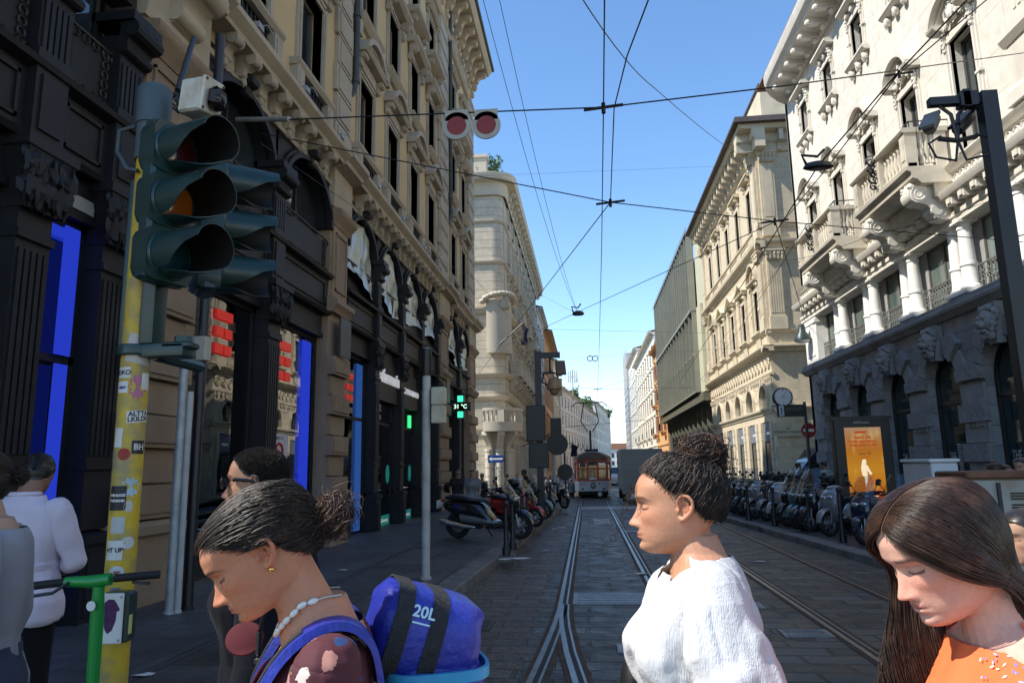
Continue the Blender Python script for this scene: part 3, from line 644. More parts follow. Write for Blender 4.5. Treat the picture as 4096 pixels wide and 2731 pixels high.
for c in rc:
 p=R_(); q=p; a, b=c+.95, c+3.07-.95
 z=.1; k=0
 while z<3.6:
  h=.5
  p.m=1 if k%2 else 0
  if k%2:q.box(a-.04, 0, z+.02, b+.04, .16, z+h-.02)
  else:p.box(a+.02, 0, z, b-.02, .07, z+h)
  z+=h; k+=1
 p.m=0
 for i in range(4):p.box(a+.12+i*.24, .02, 2.5, a+.26+i*.24, .12, 3.2)
 for i in range(9):
  t0, t1=pi*(i+.06)/9, pi*(i+.94)/9
  if i==4:continue
  r1=1.62 if i%2==0 else 1.42
  f=lambda r, t:(c+r*cos(t), 3.67+r*sin(t))
  pts=[f(.95, t0), f(r1, t0), f(r1, t1), f(.95, t1)]
  pts=[(min(max(u, c-1.53), c+1.53), min(v, 5.42)) for u, v in pts]
  p.m=1-i%2; p.prism(pts, lambda u, v, d:(u, d, v), 0, .16 if i%2==0 else .09)
 p.m=0; archring(p, c, .95, .14, 3.67, -.02, .04)
 p.build('pier', [GRAYST, ROUGHST], RB, smooth=0)
 h=R_(); h.prism([(c-.16, 4.4), (c+.16, 4.4), (c+.26, 5.4), (c-.26, 5.4)], lambda u, v, d:(u, d, v), 0, .22)
 h.ball((c, .28, 4.98), .24, 14, 10, (1, .8, 1.15)); h.blob((c, .44, 4.86), .13, (1.1, .9, .8), 3, .15); h.ball((c, .54, 4.9), .055, 8, 6, (1.4, 1, .8)); h.box(c-.1, .38, 4.68, c+.1, .5, 4.74)
 for k in (-1, 1):
  h.ball((c+k*.1, .44, 5.03), .06, 8, 6); h.blob((c+k*.23, .22, 5.18), .09, (1, 1, 1), 5, .3)
  for j in range(5):h.blob((c+k*(.25-.02*j), .22+.03*j, 5.15-.14*j), .09, (.9, 1, 1), j, .35)
 for j in range(4):h.blob((c+(j-1.5)*.11, .3, 5.25), .09, (1, 1, 1), j+5, .3); h.blob((c+(j-1.5)*.08, .36, 4.6), .07, (1, .9, 1.4), j+8, .3)
 h.build('lion_head', GRAYST, RB, smooth=60)
 f=R_(); 
 for e in ((c-.95, .3, c-.87, 3.67), (c+.87, .3, c+.95, 3.67), (c-.95, 3.2, c+.95, 3.3)):f.box(e[0], -.3, e[1], e[2], -.2, e[3])
 archring(f, c, .87, .08, 3.67, -.3, -.2); win=f.build('arched_window', BLACK, RB, smooth=0)
 p=R_(); p.prism([(c+.9, .3)]+[(c+.9*cos(pi*k/14), 3.67+.9*sin(pi*k/14)) for k in range(15)]+[(c-.9, .3)], lambda u, v, d:(u, d, v), -.27, -.255)
 p.build('pane', mm('teal dark glass', (.008, .028, .032), .05, .3, .6, spec=.5), win, smooth=0)
 if c<28:
  text('window_lettering', 'THE', .34, mm('white film letters', (.45, .47, .47), .5), win, frameM((XR+.252, c+.5, 1.75), (0, -1, 0), (0, 0, 1)), .002, sx=.62)
  text('window_lettering', 'MEDEL', .34, M_['white film letters'], win, frameM((XR+.252, c-.45, 1.75), (0, -1, 0), (0, 0, 1)), .002, sx=.62)
  p=R_()
  for k in range(12):p.box(c-.02, -.254, 1.35+k*.065, c+.2, -.25, 1.385+k*.065)
  p.build('window_emblem', M_['white film letters'], win, smooth=0)
bd=R_(); run(bd, S0, S1+.2, [(-.1, 5.42), (.10, 5.45), (.16, 5.52), (.26, 5.6), (.28, 5.68), (.2, 5.74), (.2, 5.86), (.0, 5.92), (-1, 5.92), (-1, 5.42)]); bd.build('string_course', GRAYST, RB, smooth=30)
st=R_(); wallrow(st, S0, S1, 5.92, 7.9, [(c-1.0, c+1.0, 6.05, 7.85) for c in rc], -1.1, -.42); st.build('jamb_wall', SLATE, RB, smooth=0)
def column(s, d, z0, z1, r):
 h=z1-z0; p=MB(TR)
 p.box(s-r*1.4, d-r*1.4, z0-.13, s+r*1.4, d+r*1.4, z0)
 p.lathe([(r*1.35, z0), (r*1.35, z0+.05), (r*1.12, z0+.08), (r*1.06, z0+.12), (r, z0+.14), (r, z0+h*.33), (r*1.13, z0+h*.335), (r*1.13, z0+h*.375), (r*.98, z0+h*.38), (r*.86, z1-.24), (r*.98, z1-.23), (r*.98, z1-.19), (r*.88, z1-.17), (r*.9, z1-.1), (r*1.2, z1-.06)], (s, d, 0), 20)
 p.box(s-r*1.3, d-r*1.3, z1-.06, s+r*1.3, d+r*1.3, z1); return p
for c in rc:
 m=c+1.535
 if m>31:continue
 for e in (-.27, .27):column(m+e, -.12, 6.05, 7.88, .19).build('column', WHITEST, RB, smooth=50)
 f=R_()
 for e in ((c-1, 6.05, c-.93, 7.85), (c+.93, 6.05, c+1, 7.85), (c-.03, 6.05, c+.03, 7.85), (c-1, 6.05, c+1, 6.12), (c-1, 7.78, c+1, 7.85), (c-1, 6.62, c+1, 6.67)):f.box(e[0], -.5, e[1], e[2], -.43, e[3])
 f.m=1
 f.T=TR; railing(f, c-.98, c+.98, -.2, 6.0, 6.62, 12, .012, True)
 win=f.build('loggia_window', [mm('grey brown frame', (.09, .075, .065), .6), mm('grey ironwork', (.16, .16, .15), .6)], RB, smooth=40)
 p=R_(); p.box(c-.95, -.48, 6.1, c+.95, -.465, 7.8); p.build('pane', GREENGL, win, smooth=0)
f=R_(); c=rc[-1]
for e in ((c-1, 6.05, c-.93, 7.85), (c+.93, 6.05, c+1, 7.85), (c-.03, 6.05, c+.03, 7.85)):f.box(e[0], -.5, e[1], e[2], -.43, e[3])
f.m=1; railing(f, c-.98, c+.98, -.2, 6.0, 6.62, 12, .012, True); win=f.build('loggia_window', [M_['grey brown frame'], M_['grey ironwork']], RB, smooth=40)
p=R_(); p.box(c-.95, -.48, 6.1, c+.95, -.465, 7.8); p.build('pane', GREENGL, win, smooth=0)
p=R_(); p.box(31.4, -.6, 5.92, 33.0, .02, 7.9); p.box(31.7, .02, 6.2, 32.8, .05, 7.6); p.box(31.35, -.5, 7.6, 33.05, .08, 7.75); p.build('corner_pier', WHITEST, RB, smooth=0)
en=R_(); run(en, S0, S1+.25, [(-.6, 7.88), (.06, 7.88), (.06, 8.02), (.1, 8.04), (.1, 8.16), (-.1, 8.2), (-.1, 8.2), (.0, 8.2), (.02, 8.46), (.36, 8.5), (.42, 8.6), (.44, 8.68), (.1, 8.74), (.1, 8.78), (-.6, 8.8)])
run(en, S0, S1+.2, [(-.3, 9.2), (.1, 9.2), (.2, 9.26), (.26, 9.36), (.1, 9.42), (-.3, 9.45)])
en.build('entablature', CREAMT, RB, smooth=30)
dn=R_(); dn.box(-.14, .02, 8.26, .14, .30, 8.47); dn.box(-.09, .3, 8.3, .09, .34, 8.44)
for i in range(46):
 s=5.2+i*.6
 if i==0:o=b0=dn.build('dentil', CREAMT, RB, smooth=0)
 else:o=b0.copy(); COL.objects.link(o); o.parent=RB
 o.location=(0, s, 0)
lt=R_(); lt.box(S0, -.2, 8.78, S1, .04, 9.22); lt.m=0
s=S0
while s<S1:
 for k in (0, 1):
  a=(s, 8.84) if k else (s, 9.16); b=(s+.3, 9.16) if k else (s+.3, 8.84)
  lt.tube([(a[0], .05, a[1]), (b[0], .05, b[1])], .026, 4)
 s+=.3
lt.box(S0, .04, 8.8, S1, .075, 8.84); lt.box(S0, .04, 9.16, S1, .075, 9.2); lt.build('lattice_frieze', CREAMT, RB, smooth=0)
def ornament(f, s, d, z, k=1., seed=0):
 f.blob((s, d+.06, z), .16*k, (1, .7, 1.25), seed, .2); f.blob((s, d+.06, z+.26*k), .1*k, (1.2, .8, .9), seed+1, .4)
 for e in (-1, 1):
  for j in range(5):f.blob((s+e*(.14+.1*j)*k, d+.03, z-.05*k-.05*j*k+.06*(j%2)), .075*k, (1.1, .7, 1), seed+j, .45)
  f.tube([(s+e*.1*k, d+.08, z+.2*k), (s+e*.26*k, d+.08, z+.16*k), (s+e*.3*k, d+.06, z+.02*k), (s+e*.2*k, d+.06, z-.1*k)], .035*k, 6)
def jambs(f, c, hw, a, b, d=.05):
 for e in (-1, 1):
  x0, x1=sorted((c+e*hw, c+e*(hw+.2))); f.box(x0, -.1, a, x1, d, b); x0, x1=sorted((c+e*(hw+.06), c+e*(hw+.14))); f.box(x0, d, a+.2, x1, d+.05, b-.35)
  x0, x1=sorted((c+e*(hw+.02), c+e*(hw+.24))); f.box(x0, 0, a, x1, d+.09, a+.18); f.box(x0, 0, (a*.55+b*.45), x1, d+.07, (a*.55+b*.45)+.07)
  for j in range(4):f.blob((c+e*(hw+.11), d+.06, b-.12-.12*j), .085-.01*j, (1, .8, 1), j, .45)
for i, c in enumerate(rc):
 if c<16:continue
 f=R_(); hw=.55; a, b=9.55, 12.6
 jambs(f, c, hw, a, b+.3); f.box(c-hw-.1, -.1, b, c+hw+.1, .07, b+.2)
 z0=b+.45; W=hw+.32; R=(W*W+.62**2)/(2*.62); zc=z0+.72-R; al=math.asin(min(1, W/R))
 archring(f, c, R-.12, .14, zc, 0, .42, 14, pi/2-al, pi/2+al); archring(f, c, R-.22, .1, zc, 0, .26, 14, pi/2-al*.95, pi/2+al*.95)
 for e in (-1, 1):
  x0, x1=sorted((c+e*(W+.02), c+e*(W-.34))); run(f, x0, x1, [(0, z0-.08), (.3, z0-.08), (.4, z0), (.42, z0+.08), (0, z0+.1)])
 ornament(f, c, .1, z0+.1, 1.15, i)
 f.m=1
 for q in ((c-hw, a, c-hw+.1, b), (c+hw-.1, a, c+hw, b), (c-.035, a, c+.035, b), (c-hw, b-.1, c+hw, b)):f.box(q[0], -.34, q[1], q[2], -.27, q[3])
 o=f.build('hooded_window', [CREAMT, mm('dark sash', (.05, .05, .05), .5)], RB, smooth=45); p=R_(); p.box(c-hw, -.32, a, c+hw, -.305, b); p.build('pane', WGLASS, o, smooth=0)
 f=R_(); hw=.5; a, b=15.6, 17.2
 jambs(f, c, hw, a, b+.25); f.box(c-hw-.1, -.1, b, c+hw+.1, .07, b+.16)
 run(f, c-hw-.36, c+hw+.36, [(0, b+.42), (.26, b+.44), (.36, b+.52), (.36, b+.6), (0, b+.66)]); 
 for e in (-.5, 0, .5):f.blob((c+e, .1, b+.3), .13, (1.3, .7, .8), i, .4)
 run(f, c-hw-.34, c+hw+.34, [(0, a-.16), (.18, a-.14), (.26, a-.06), (.26, a), (0, a+.02)])
 for e in (-hw-.1, 0, hw+.1):f.blob((c+e, .1, a-.32), .13, (1, .8, 1.3), i+3, .35)
 f.m=1
 for q in ((c-hw, a, c-hw+.1, b), (c+hw-.1, a, c+hw, b), (c-.03, a, c+.03, b)):f.box(q[0], -.34, q[1], q[2], -.27, q[3])
 f.m=2; railing(f, c-hw, c+hw, .0, a, a+.3, 6, .01, False)
 o=f.build('attic_window', [CREAMT, M_['dark sash'], BLACK], RB, smooth=45); p=R_(); p.box(c-hw, -.32, a, c+hw, -.305, b); p.build('pane', WGLASS, o, smooth=0)
BAL=mat('weathered balcony stone', (.56, .51, .42), .88, .15, 2, .2, 40, tint=(.36, .33, .28), tscale=.9, tamt=.5)
for s0, s1 in ((19.15, 22.95), (25.1, 29.2)):
 b=R_(); D=1.15
 run(b, s0, s1, [(0, 8.98), (D-.3, 8.98), (D-.2, 9.1), (D-.08, 9.14), (D-.06, 9.3), (D+.05, 9.36), (D+.07, 9.46), (0, 9.46)])
 b.box(s0+.1, 0, 8.62, s1-.1, .5, 8.98)
 for e in (s0+.16, (s0+s1)/2, s1-.16):b.box(e-.16, D-.28, 9.46, e+.16, D+.02, 10.42); b.box(e-.1, D+.02, 9.66, e+.1, D+.04, 10.25)
 b.box(s0, .1, 9.46, s0+.2, .4, 10.42); 
 run(b, s0-.03, s1+.03, [(D-.32, 10.42), (D+.06, 10.42), (D+.1, 10.48), (D+.08, 10.56), (D-.32, 10.56)])
 for e in (s0-.03, s1-.24):b.box(e, 0, 10.42, e+.27, D-.3, 10.55)
 b.box(s0, D-.24, 9.46, s1, D-.02, 9.56)
 par=b.build('balcony', BAL, RB, smooth=30)
 k=0
 for (q0, q1) in ((s0+.4, (s0+s1)/2-.2), ((s0+s1)/2+.2, s1-.4)):
  n=6
  for j in range(n):
   p=R_(); p.lathe([(.06, 9.56), (.06, 9.62), (.035, 9.68), (.085, 9.86), (.05, 10.05), (.04, 10.15), (.07, 10.22), (.04, 10.28), (.06, 10.32), (.06, 10.42)], (q0+(q1-q0)*(j+.5)/n, D-.13, 0), 10); p.build('baluster', BAL, par, smooth=60)
 for j in range(4):p=R_(); p.lathe([(.06, 9.56), (.035, 9.68), (.085, 9.86), (.05, 10.05), (.07, 10.22), (.06, 10.42)], (s0+.1, .45+j*.14, 0), 10); p.build('baluster', BAL, par, smooth=60)
 for e in (s0+.5, s1-.5):
  p=R_(); scroll(p, e, .05, 8.98, .42, .95, 1.0)
  for r, dd, zz in ((.26, .85, 8.78), (.15, .42, 8.3)):
   for k in (-1, 1):p.torus((e+k*.23, dd, zz), r*.7, r*.16, 'x', 14, 5); p.torus((e+k*.23, dd, zz), r*.35, r*.14, 'x', 10, 5)
   p.loft([[(e+k, dd+r*cos(2*pi*j/16), zz+r*sin(2*pi*j/16)) for j in range(16)] for k in (-.25, .25)])
  for j in range(5):p.blob((e+(j-2)*.1, 1.02, 8.98-.1*(j%2)), .09, (1, 1, 1), j, .4)
  p.build('scroll_bracket', CREAMT, par, smooth=50)
 p=R_(); p.box(s0, D-.16, 10.72, s1, D-.12, 10.75); 
 for e in (s0, s0+1, s0+2, s0+3, s1):p.box(e-.012, D-.15, 10.5, e+.012, D-.13, 10.72)
 p.box(s0-.01, 0, 10.72, s0+.02, D-.12, 10.75); p.build('hand_rail', BLACK, par, smooth=0)
 p=R_(); sx=(s0+s1)/2+.1
 for j, (dd, zz, rr) in enumerate(((1.24, 10.5, .16), (1.28, 10.25, .12), (1.24, 9.95, .16), (1.26, 9.7, .1), (1.22, 10.1, .08))):p.torus((sx, dd, zz), rr, .022, 'x', 12, 5); p.torus((sx+.1, dd-.02, zz), rr*.6, .02, 'x', 10, 5); p.torus((sx-.1, dd, zz-.05), rr*.5, .02, 'y', 10, 5)
 p.build('flag_holder', BLACK, par, smooth=60)
pf=[(-1, 18.5), (.12, 18.52), (.16, 18.7), (.95, 18.82), (1.0, 18.95), (1.12, 19.02), (1.2, 19.24), (1.22, 19.4), (-1, 19.6)]
cn=R_(); RC=1.5; run(cn, S0, S1-RC, pf)
rings=[]
for k in range(11):
 t=pi/2*k/10; rings.append([(S1-RC+(d+RC)*sin(t) if d>-1 else S1-RC, (d+RC)*cos(t)-RC if d>-1 else-1.2, z) for d, z in pf])
cn.loft(rings); cn.build('eaves', CREAMT, RB, smooth=30)
p=R_(); p.box(-.12, .1, 18.5, .12, .85, 18.8); p.ball((0, .8, 18.6), .15, 10, 7); p.ball((0, .28, 18.4), .12, 10, 7)
for i in range(28):
 if i==0:o=b0=p.build('eaves_bracket', CREAMT, RB, smooth=50)
 else:o=b0.copy(); COL.objects.link(o); o.parent=RB
 o.location=(0, 5+i*.98, 0)
p=R_(); run(p, S0, S1+.3, [(-8, 20.9), (1.2, 19.48), (1.2, 19.42), (-8, 19.4)]); p.build('roof', M_['roof tile'], RB, smooth=0)
p=MB(); p.box(XR, S1-.3, 5.9, XR+8, S1+.02, 18.5); p.build('end_wall', CREAM, RB, smooth=0)
p=MB(); p.box(XR, S1-.3, 0, XR+8, S1+.02, 5.9); p.build('end_wall', GRAYST, RB, smooth=0)
p=R_(); p.box(14.3, 0, 9.45, 16.0, .16, 10.9); run(p, 14.2, 16.1, [(0, 10.9), (.2, 10.9), (.3, 11.05), (.3, 11.2), (.16, 11.3), (0, 11.3)]); run(p, 14.2, 16.1, [(0, 9.45), (.3, 9.45), (.3, 9.75), (.2, 9.9), (0, 9.95)]); p.box(14.6, 0, 11.3, 15.7, .14, 18.5); flutes(p, 14.65, 15.65, .14, 11.6, 18.2, 6); p.build('giant_pilaster', CREAMT, RB, smooth=0)
p=R_()
for z in (11.6, 12.2):run(p, 12.3, 14.2, [(0, z), (.2, z), (.3, z+.12), (0, z+.2)])
# ================================================================ CREAM PALAZZO behind the side street
CR=blockmat('warm cream plaster', (.57, .49, .355), 1.4, .62, 0, (.40, .34, .24), .88, .1, 'yz', .5, .15, .01, .2, cvar=.03)
CRX=blockmat('warm cream plaster end', (.54, .465, .34), 1.4, .62, 0, (.38, .32, .23), .88, .12, 'xz', .5, .15, .01, .2, cvar=.03)
CRT=mat('warm cream trim', (.57, .495, .365), .88, .12, 1.5, .15, 40, tint=(.45, .38, .27), tscale=.7, tamt=.45)
CB=thing('palazzo', 'warm cream palazzo with arcaded ground floor and pediment windows behind the street clock', 'building', (XR, 49, 0))
Y0, Y1=39.3, 58.3
cc=[41.3+3.35*k for k in range(5)]
def C_():return MB(TR)
w_=C_()
wallrow(w_, Y0+.4, Y1, 4.5, 7.4, [(c-.85, c+.85, 4.5, 5.95, 1) for c in cc]); wallrow(w_, Y0+.4, Y1, 7.4, 13.5, [(c-.5, c+.5, 8.9, 11.3) for c in cc]); wallrow(w_, Y0+.4, Y1, 13.5, 19.2, [(c-.5, c+.5, 14.9, 17.3) for c in cc])
wallrow(w_, Y0+.4, Y1, .0, 4.5, [(c-.95, c+.95, .3, 3.9) for c in cc]); w_.box(Y0+.5, -10, .1, Y1, -1, 19)
w_.build('wall', CR, CB, smooth=0)
p=MB(ET(Y0)); wallrow(p, XR, 26, .0, 19.2, [(XR+3.6, XR+6.8, .3, 6.4, 1)], -.4, .0); p.build('end_wall', CRX, CB, smooth=0)
p=MB(ET(Y0)); archring(p, XR+5.2, 1.62, .3, 4.8, 0, .12); p.box(XR+3.3, 0, .3, XR+3.58, .12, 4.8); p.build('arch_trim', CRT, CB, smooth=0)
mo=C_()
LED=[(4.3, 4.62, .22), (7.55, 7.85, .45), (8.55, 8.75, .15), (13.3, 13.75, .4), (14.5, 14.75, .15)]
mo2=MB(ET(Y0))
for z0, z1, d in LED:
 pf=[(-.1, z0), (d*.3, z0), (d*.4, z0+(z1-z0)*.4), (d*.9, z0+(z1-z0)*.6), (d, z1-.05), (d, z1), (-.1, z1+.05)]
 run(mo, Y0-d, Y1, pf); run(mo2, XR-d+.003, 26, [(a, b+.003) for a, b in pf])
run(mo, Y0-.1, Y1, [(-.1, 6.3), (.1, 6.32), (.14, 6.42), (-.1, 6.5)])
i=0; s=Y0+.1
while s<Y1:mo.box(s, 0, 6.14, s+.22, .12, 6.3); s+=.42
mo.build('string_courses', CRT, CB, smooth=30); mo2.build('string_courses', CRT, CB, smooth=30)
s=Y0+.5; k=0
while s<Y1-.4:
 p=C_(); p.torus((s, .03, 6.98), .26, .05, 'y', 16, 5); p.torus((s, .03, 6.98), .12, .04, 'y', 10, 5); p.build('frieze_roundel', CRT, CB, smooth=60); s+=.78
def pilaster(T, s, z0, z1, w, name='pilaster', fl=True):
 p=MB(T); p.box(s-w/2-.06, 0, z0, s+w/2+.06, .2, z0+.7); p.box(s-w/2, 0, z0+.7, s+w/2, .14, z1-.6)
 if fl:flutes(p, s-w/2+.03, s+w/2-.03, .14, z0+.9, z1-.65, 6)
 else:p.box(s-w/2+.12, .14, z0+1.1, s+w/2-.12, .16, z1-.8)
 capital(p, s, .03, z1-.6, z1, w, int(s)); p.build(name, CRT, CB, smooth=30)
for s in (Y0+.5, Y1-.6):pilaster(TR, s, 8.75, 13.2, .8); pilaster(TR, s, 14.0, 18.9, .8, fl=False)
pilaster(ET(Y0), XR+.55, 8.75, 13.2, .8); pilaster(ET(Y0), XR+.55, 14.0, 18.9, .8, fl=False)
for i, c in enumerate(cc):
 f=C_(); archring(f, c, .85, .22, 5.1, 0, .12); f.box(c-.12, 0, 5.9, c+.12, .22, 6.3); 
 for e in (-1, 1):x0, x1=sorted((c+e*.85, c+e*1.07)); f.box(x0, 0, 4.6, x1, .12, 5.1)
 f.m=1; f.box(c-.85, -.14, 4.55, c+.85, -.08, 4.62); f.box(c-.03, -.14, 4.6, c+.03, -.08, 5.9)
 o=f.build('arched_window', [CRT, WFRAME], CB, smooth=30); p=C_(); p.prism([(c+.85, 4.5)]+[(c+.85*cos(pi*k/12), 5.1+.85*sin(pi*k/12)) for k in range(13)]+[(c-.85, 4.5)], lambda u, v, d:(u, d, v), -.12, -.1); p.build('pane', WGLASS, o, smooth=0)
 f=C_(); hw, a, b=.5, 8.9, 11.3
 for e in (-1, 1):
  x0, x1=sorted((c+e*hw, c+e*(hw+.2))); f.box(x0, -.1, a, x1, .07, b+.2); scroll(f, c+e*(hw+.14), .03, b+.45, .14, .4, .16)
  x0, x1=sorted((c+e*(hw+.3), c+e*(hw+.52))); f.box(x0, 0, a-.2, x1, .16, b+.4); f.blob((c+e*(hw+.41), .14, b+.3), .14, (1, .8, 1.2), i, .3); f.blob((c+e*(hw+.41), .14, (a+b)/2), .1, (1, .8, 1.8), i, .3)
 f.box(c-hw, -.1, b, c+hw, .07, b+.2); run(f, c-hw-.6, c+hw+.6, [(0, b+.45), (.24, b+.47), (.34, b+.55), (.34, b+.62), (0, b+.66)])
 z=b+.62
 if i%4==0:
  W=hw+.55; archring(f, c, W-.12, .14, z, 0, .34, 14); archring(f, c, W-.34, .1, z, 0, .16, 12)
  for k in range(5):t=pi*(k+.5)/5; f.blob((c+.42*cos(t), .06, z+.42*sin(t)), .1, (1, .6, 1), k, .2)
 else:
  for e in (-1, 1):f.prism([(c+e*(hw+.6), z), (c, z+.62), (c, z+.76), (c+e*(hw+.68), z+.1)], lambda u, v, d:(u, d, v), 0, .34)
  f.prism([(c-hw-.5, z), (c+hw+.5, z), (c, z+.6)], lambda u, v, d:(u, d, v), 0, .08)
 run(f, c-hw-.5, c+hw+.5, [(0, 8.7), (.2, 8.72), (.28, 8.82), (.28, 8.9), (0, 8.92)])
 for k in range(6):f.lathe([(.05, 8.05), (.07, 8.25), (.04, 8.45), (.05, 8.55)], (c-.42+k*.17, .08, 0), 6)
 f.m=1
 for q in ((c-hw, a, c-hw+.08, b), (c+hw-.08, a, c+hw, b), (c-.03, a, c+.03, b)):f.box(q[0], -.14, q[1], q[2], -.09, q[3])
 o=f.build('pediment_window', [CRT, WFRAME], CB, smooth=35); p=C_(); p.box(c-hw, -.12, a, c+hw, -.105, b); p.build('pane', WGLASS, o, smooth=0)
 f=C_(); hw, a, b=.5, 14.9, 17.3
 for e in (-1, 1):
  x0, x1=sorted((c+e*hw, c+e*(hw+.22))); f.box(x0, -.1, a, x1, .08, b+.2); scroll(f, c+e*(hw+.2), .03, b+.7, .16, .5, .2)
 f.box(c-hw, -.1, b, c+hw, .08, b+.2); run(f, c-hw-.5, c+hw+.5, [(0, b+.7), (.26, b+.72), (.36, b+.8), (.36, b+.9), (0, b+.95)])
 for k in range(6):f.lathe([(.05, 14.05), (.07, 14.25), (.04, 14.4), (.05, 14.5)], (c-.42+k*.17, .08, 0), 6)
 f.m=1
 for q in ((c-hw, a, c-hw+.08, b), (c+hw-.08, a, c+hw, b), (c-.03, a, c+.03, b)):f.box(q[0], -.14, q[1], q[2], -.09, q[3])
 o=f.build('upper_window', [CRT, WFRAME], CB, smooth=35); p=C_(); p.box(c-hw, -.12, a, c+hw, -.105, b); p.build('pane', WGLASS, o, smooth=0)
 f=C_()
 for e in (-1, 1):
  x0, x1=sorted((c+e*.95, c+e*1.35))
  for k in range(7):f.box(x0, 0, .3+k*.52, x1, .1, .3+k*.52+.49)
 f.m=1
 for q in ((c-.95, .3, c-.87, 3.9), (c+.87, .3, c+.95, 3.9), (c-.95, 2.75, c+.95, 2.85)):f.box(q[0], -.14, q[1], q[2], -.06, q[3])
 o=f.build('shop_window', [CRT, BLACK], CB, smooth=0); p=C_(); p.box(c-.9, -.11, .3, c+.9, -.095, 3.9); p.build('pane', WGLASS, o, smooth=0)
 p=C_(); p.box(c-.86, -.1, 2.85, c+.86, -.05, 3.85); p.build('fascia', mm('grey blue sign', (.16, .19, .24), .5), o, smooth=0)
 if i<3:text('fascia_lettering', 'senzo', .3, WSIGN, o, frameM((XR+.045, c, 3.3), (0, -1, 0), (0, 0, 1)), .003)
DARKR=mat('dark roof edge', (.06, .045, .04), .6, .2)
cn=C_(); pf=[(-.4, 18.9), (.14, 18.92), (.16, 19.4), (.3, 19.5), (.3, 19.95), (.85, 20.0), (.95, 20.15), (1.0, 20.3), (-.4, 20.4)]
run(cn, Y0-1.0, Y1, pf); cn.build('cornice', CRT, CB, smooth=30); cn=MB(ET(Y0)); run(cn, XR-1.0+.004, 26, [(a, b+.003) for a, b in pf]); cn.build('cornice', CRT, CB, smooth=30)
p=C_(); p.box(-.12, .14, 19.35, .12, .8, 19.97); p.ball((0, .7, 19.8), .14, 8, 6); p.box(-.1, .14, 18.95, .1, .3, 19.4)
for i in range(19):
 if i==0:o=b0=p.build('cornice_bracket', CRT, CB, smooth=40)
 else:o=b0.copy(); COL.objects.link(o); o.parent=CB
 o.location=(0, Y0+.3+i*.99, 0)
for i in range(9):
 x=XR+.35+i*.99; p=MB(ET(Y0)); p.box(x-.12, .14, 19.35, x+.12, .8, 19.97); p.box(x-.1, .14, 18.95, x+.1, .3, 19.4); p.build('cornice_bracket', CRT, CB, smooth=40)
p=MB(); p.loft([[(XR-1.3, Y0-1.3, 20.25), (XR-1.3, Y1, 20.25), (XR-1.2, Y1, 20.6), (XR-1.2, Y0-1.2, 20.6)], [(26, Y0-1.3, 20.25), (26, Y1, 20.25), (26, Y1, 20.6), (26, Y0-1.2, 20.6)]]); p.build('roof_edge', DARKR, CB, smooth=0)
p=MB(); p.box(XR+.9, Y0+1.2, 20.5, 26, Y1-2, 23.6); p.build('attic_storey', CRT, CB, smooth=0); p=MB(); p.box(XR+.8, Y0+1.1, 23.6, 26.1, Y1-1.9, 23.75); p.build('attic_cap', DARKR, CB, smooth=0)
# ================================================================ GLASS FRONTED BUILDING
GB=thing('office_building', 'modern olive glass and fin fronted office building beyond the warm cream palazzo', 'building', (XR, 75, 0))
OLV=mat('olive grey metal', (.27, .265, .21), .45, .1, 1, metal=.2); OLG=mat('olive glass', (.12, .125, .105), .12, .35, .5, spec=.7, tint=(.35, .36, .28), tscale=.35, tamt=.6, stretch=(1, 1.2, .3))
GREENW=mat('pale green wall', (.50, .49, .36), .7, .06)
G0, G1=58.35, 92.
p=C_(); p.box(G0, -14, 0, G1, -.9, 21); p.build('core', GREENW, GB, smooth=0)
p=C_(); p.box(G0+.02, -.9, 14.5, G0+3.2, .1, 21); p.build('blank_wall', GREENW, GB, smooth=0)
p=C_(); p.box(G0+.0, -.9, 7.4, G0+2.0, .42, 14.6); p.build('blank_wall', GREENW, GB, smooth=0)
for z0, z1, d, a, n, tilt in ((14.7, 21.6, .45, G0+3.2, 20, .7), (7.6, 14.4, .5, G0+2.0, 14, .0), (.6, 6.6, -.7, G0+2.0, 11, 0)):
 p=C_(); p.box(a, d-.25, z0, G1, d-.2, z1); p.build('glass_front', OLG, GB, smooth=0)
 for k in range(n+1):
  s=a+(G1-a)*k/n; p=C_(); p.prism([(d-.2, z0), (d+.32, z0), (d+.32, z1), (d-.2, z1)], lambda u, v, e:(s+e, u, v), -.05, .05); p.build('fin', OLV, GB, smooth=0)
 p=C_(); 
 for zz in ((z0-.12, z0), (z1, z1+.12)):p.box(a-.1, d-.9, zz[0], G1, d+.36, zz[1])
 if z0>7 and z0<8:p.box(a, d-.2, 10.8, G1, d+.1, 11.0)
 p.build('edge_beam', OLV, GB, smooth=0)
p=C_(); p.box(G0, -1, 6.65, G1, .6, 7.3); p.build('canopy', mm('dark soffit', (.12, .115, .08), .6), GB, smooth=0)
p=C_()
for k in range(40):s=G0+3+k*.85; p.box(s, .7, 21.7, s+.04, .74, 22.1)
p.box(G0+3, .7, 22.06, G1, .74, 22.1); p.build('roof_rail', mm('steel tube', (.4, .4, .4), .4, metal=.5), GB, smooth=0)
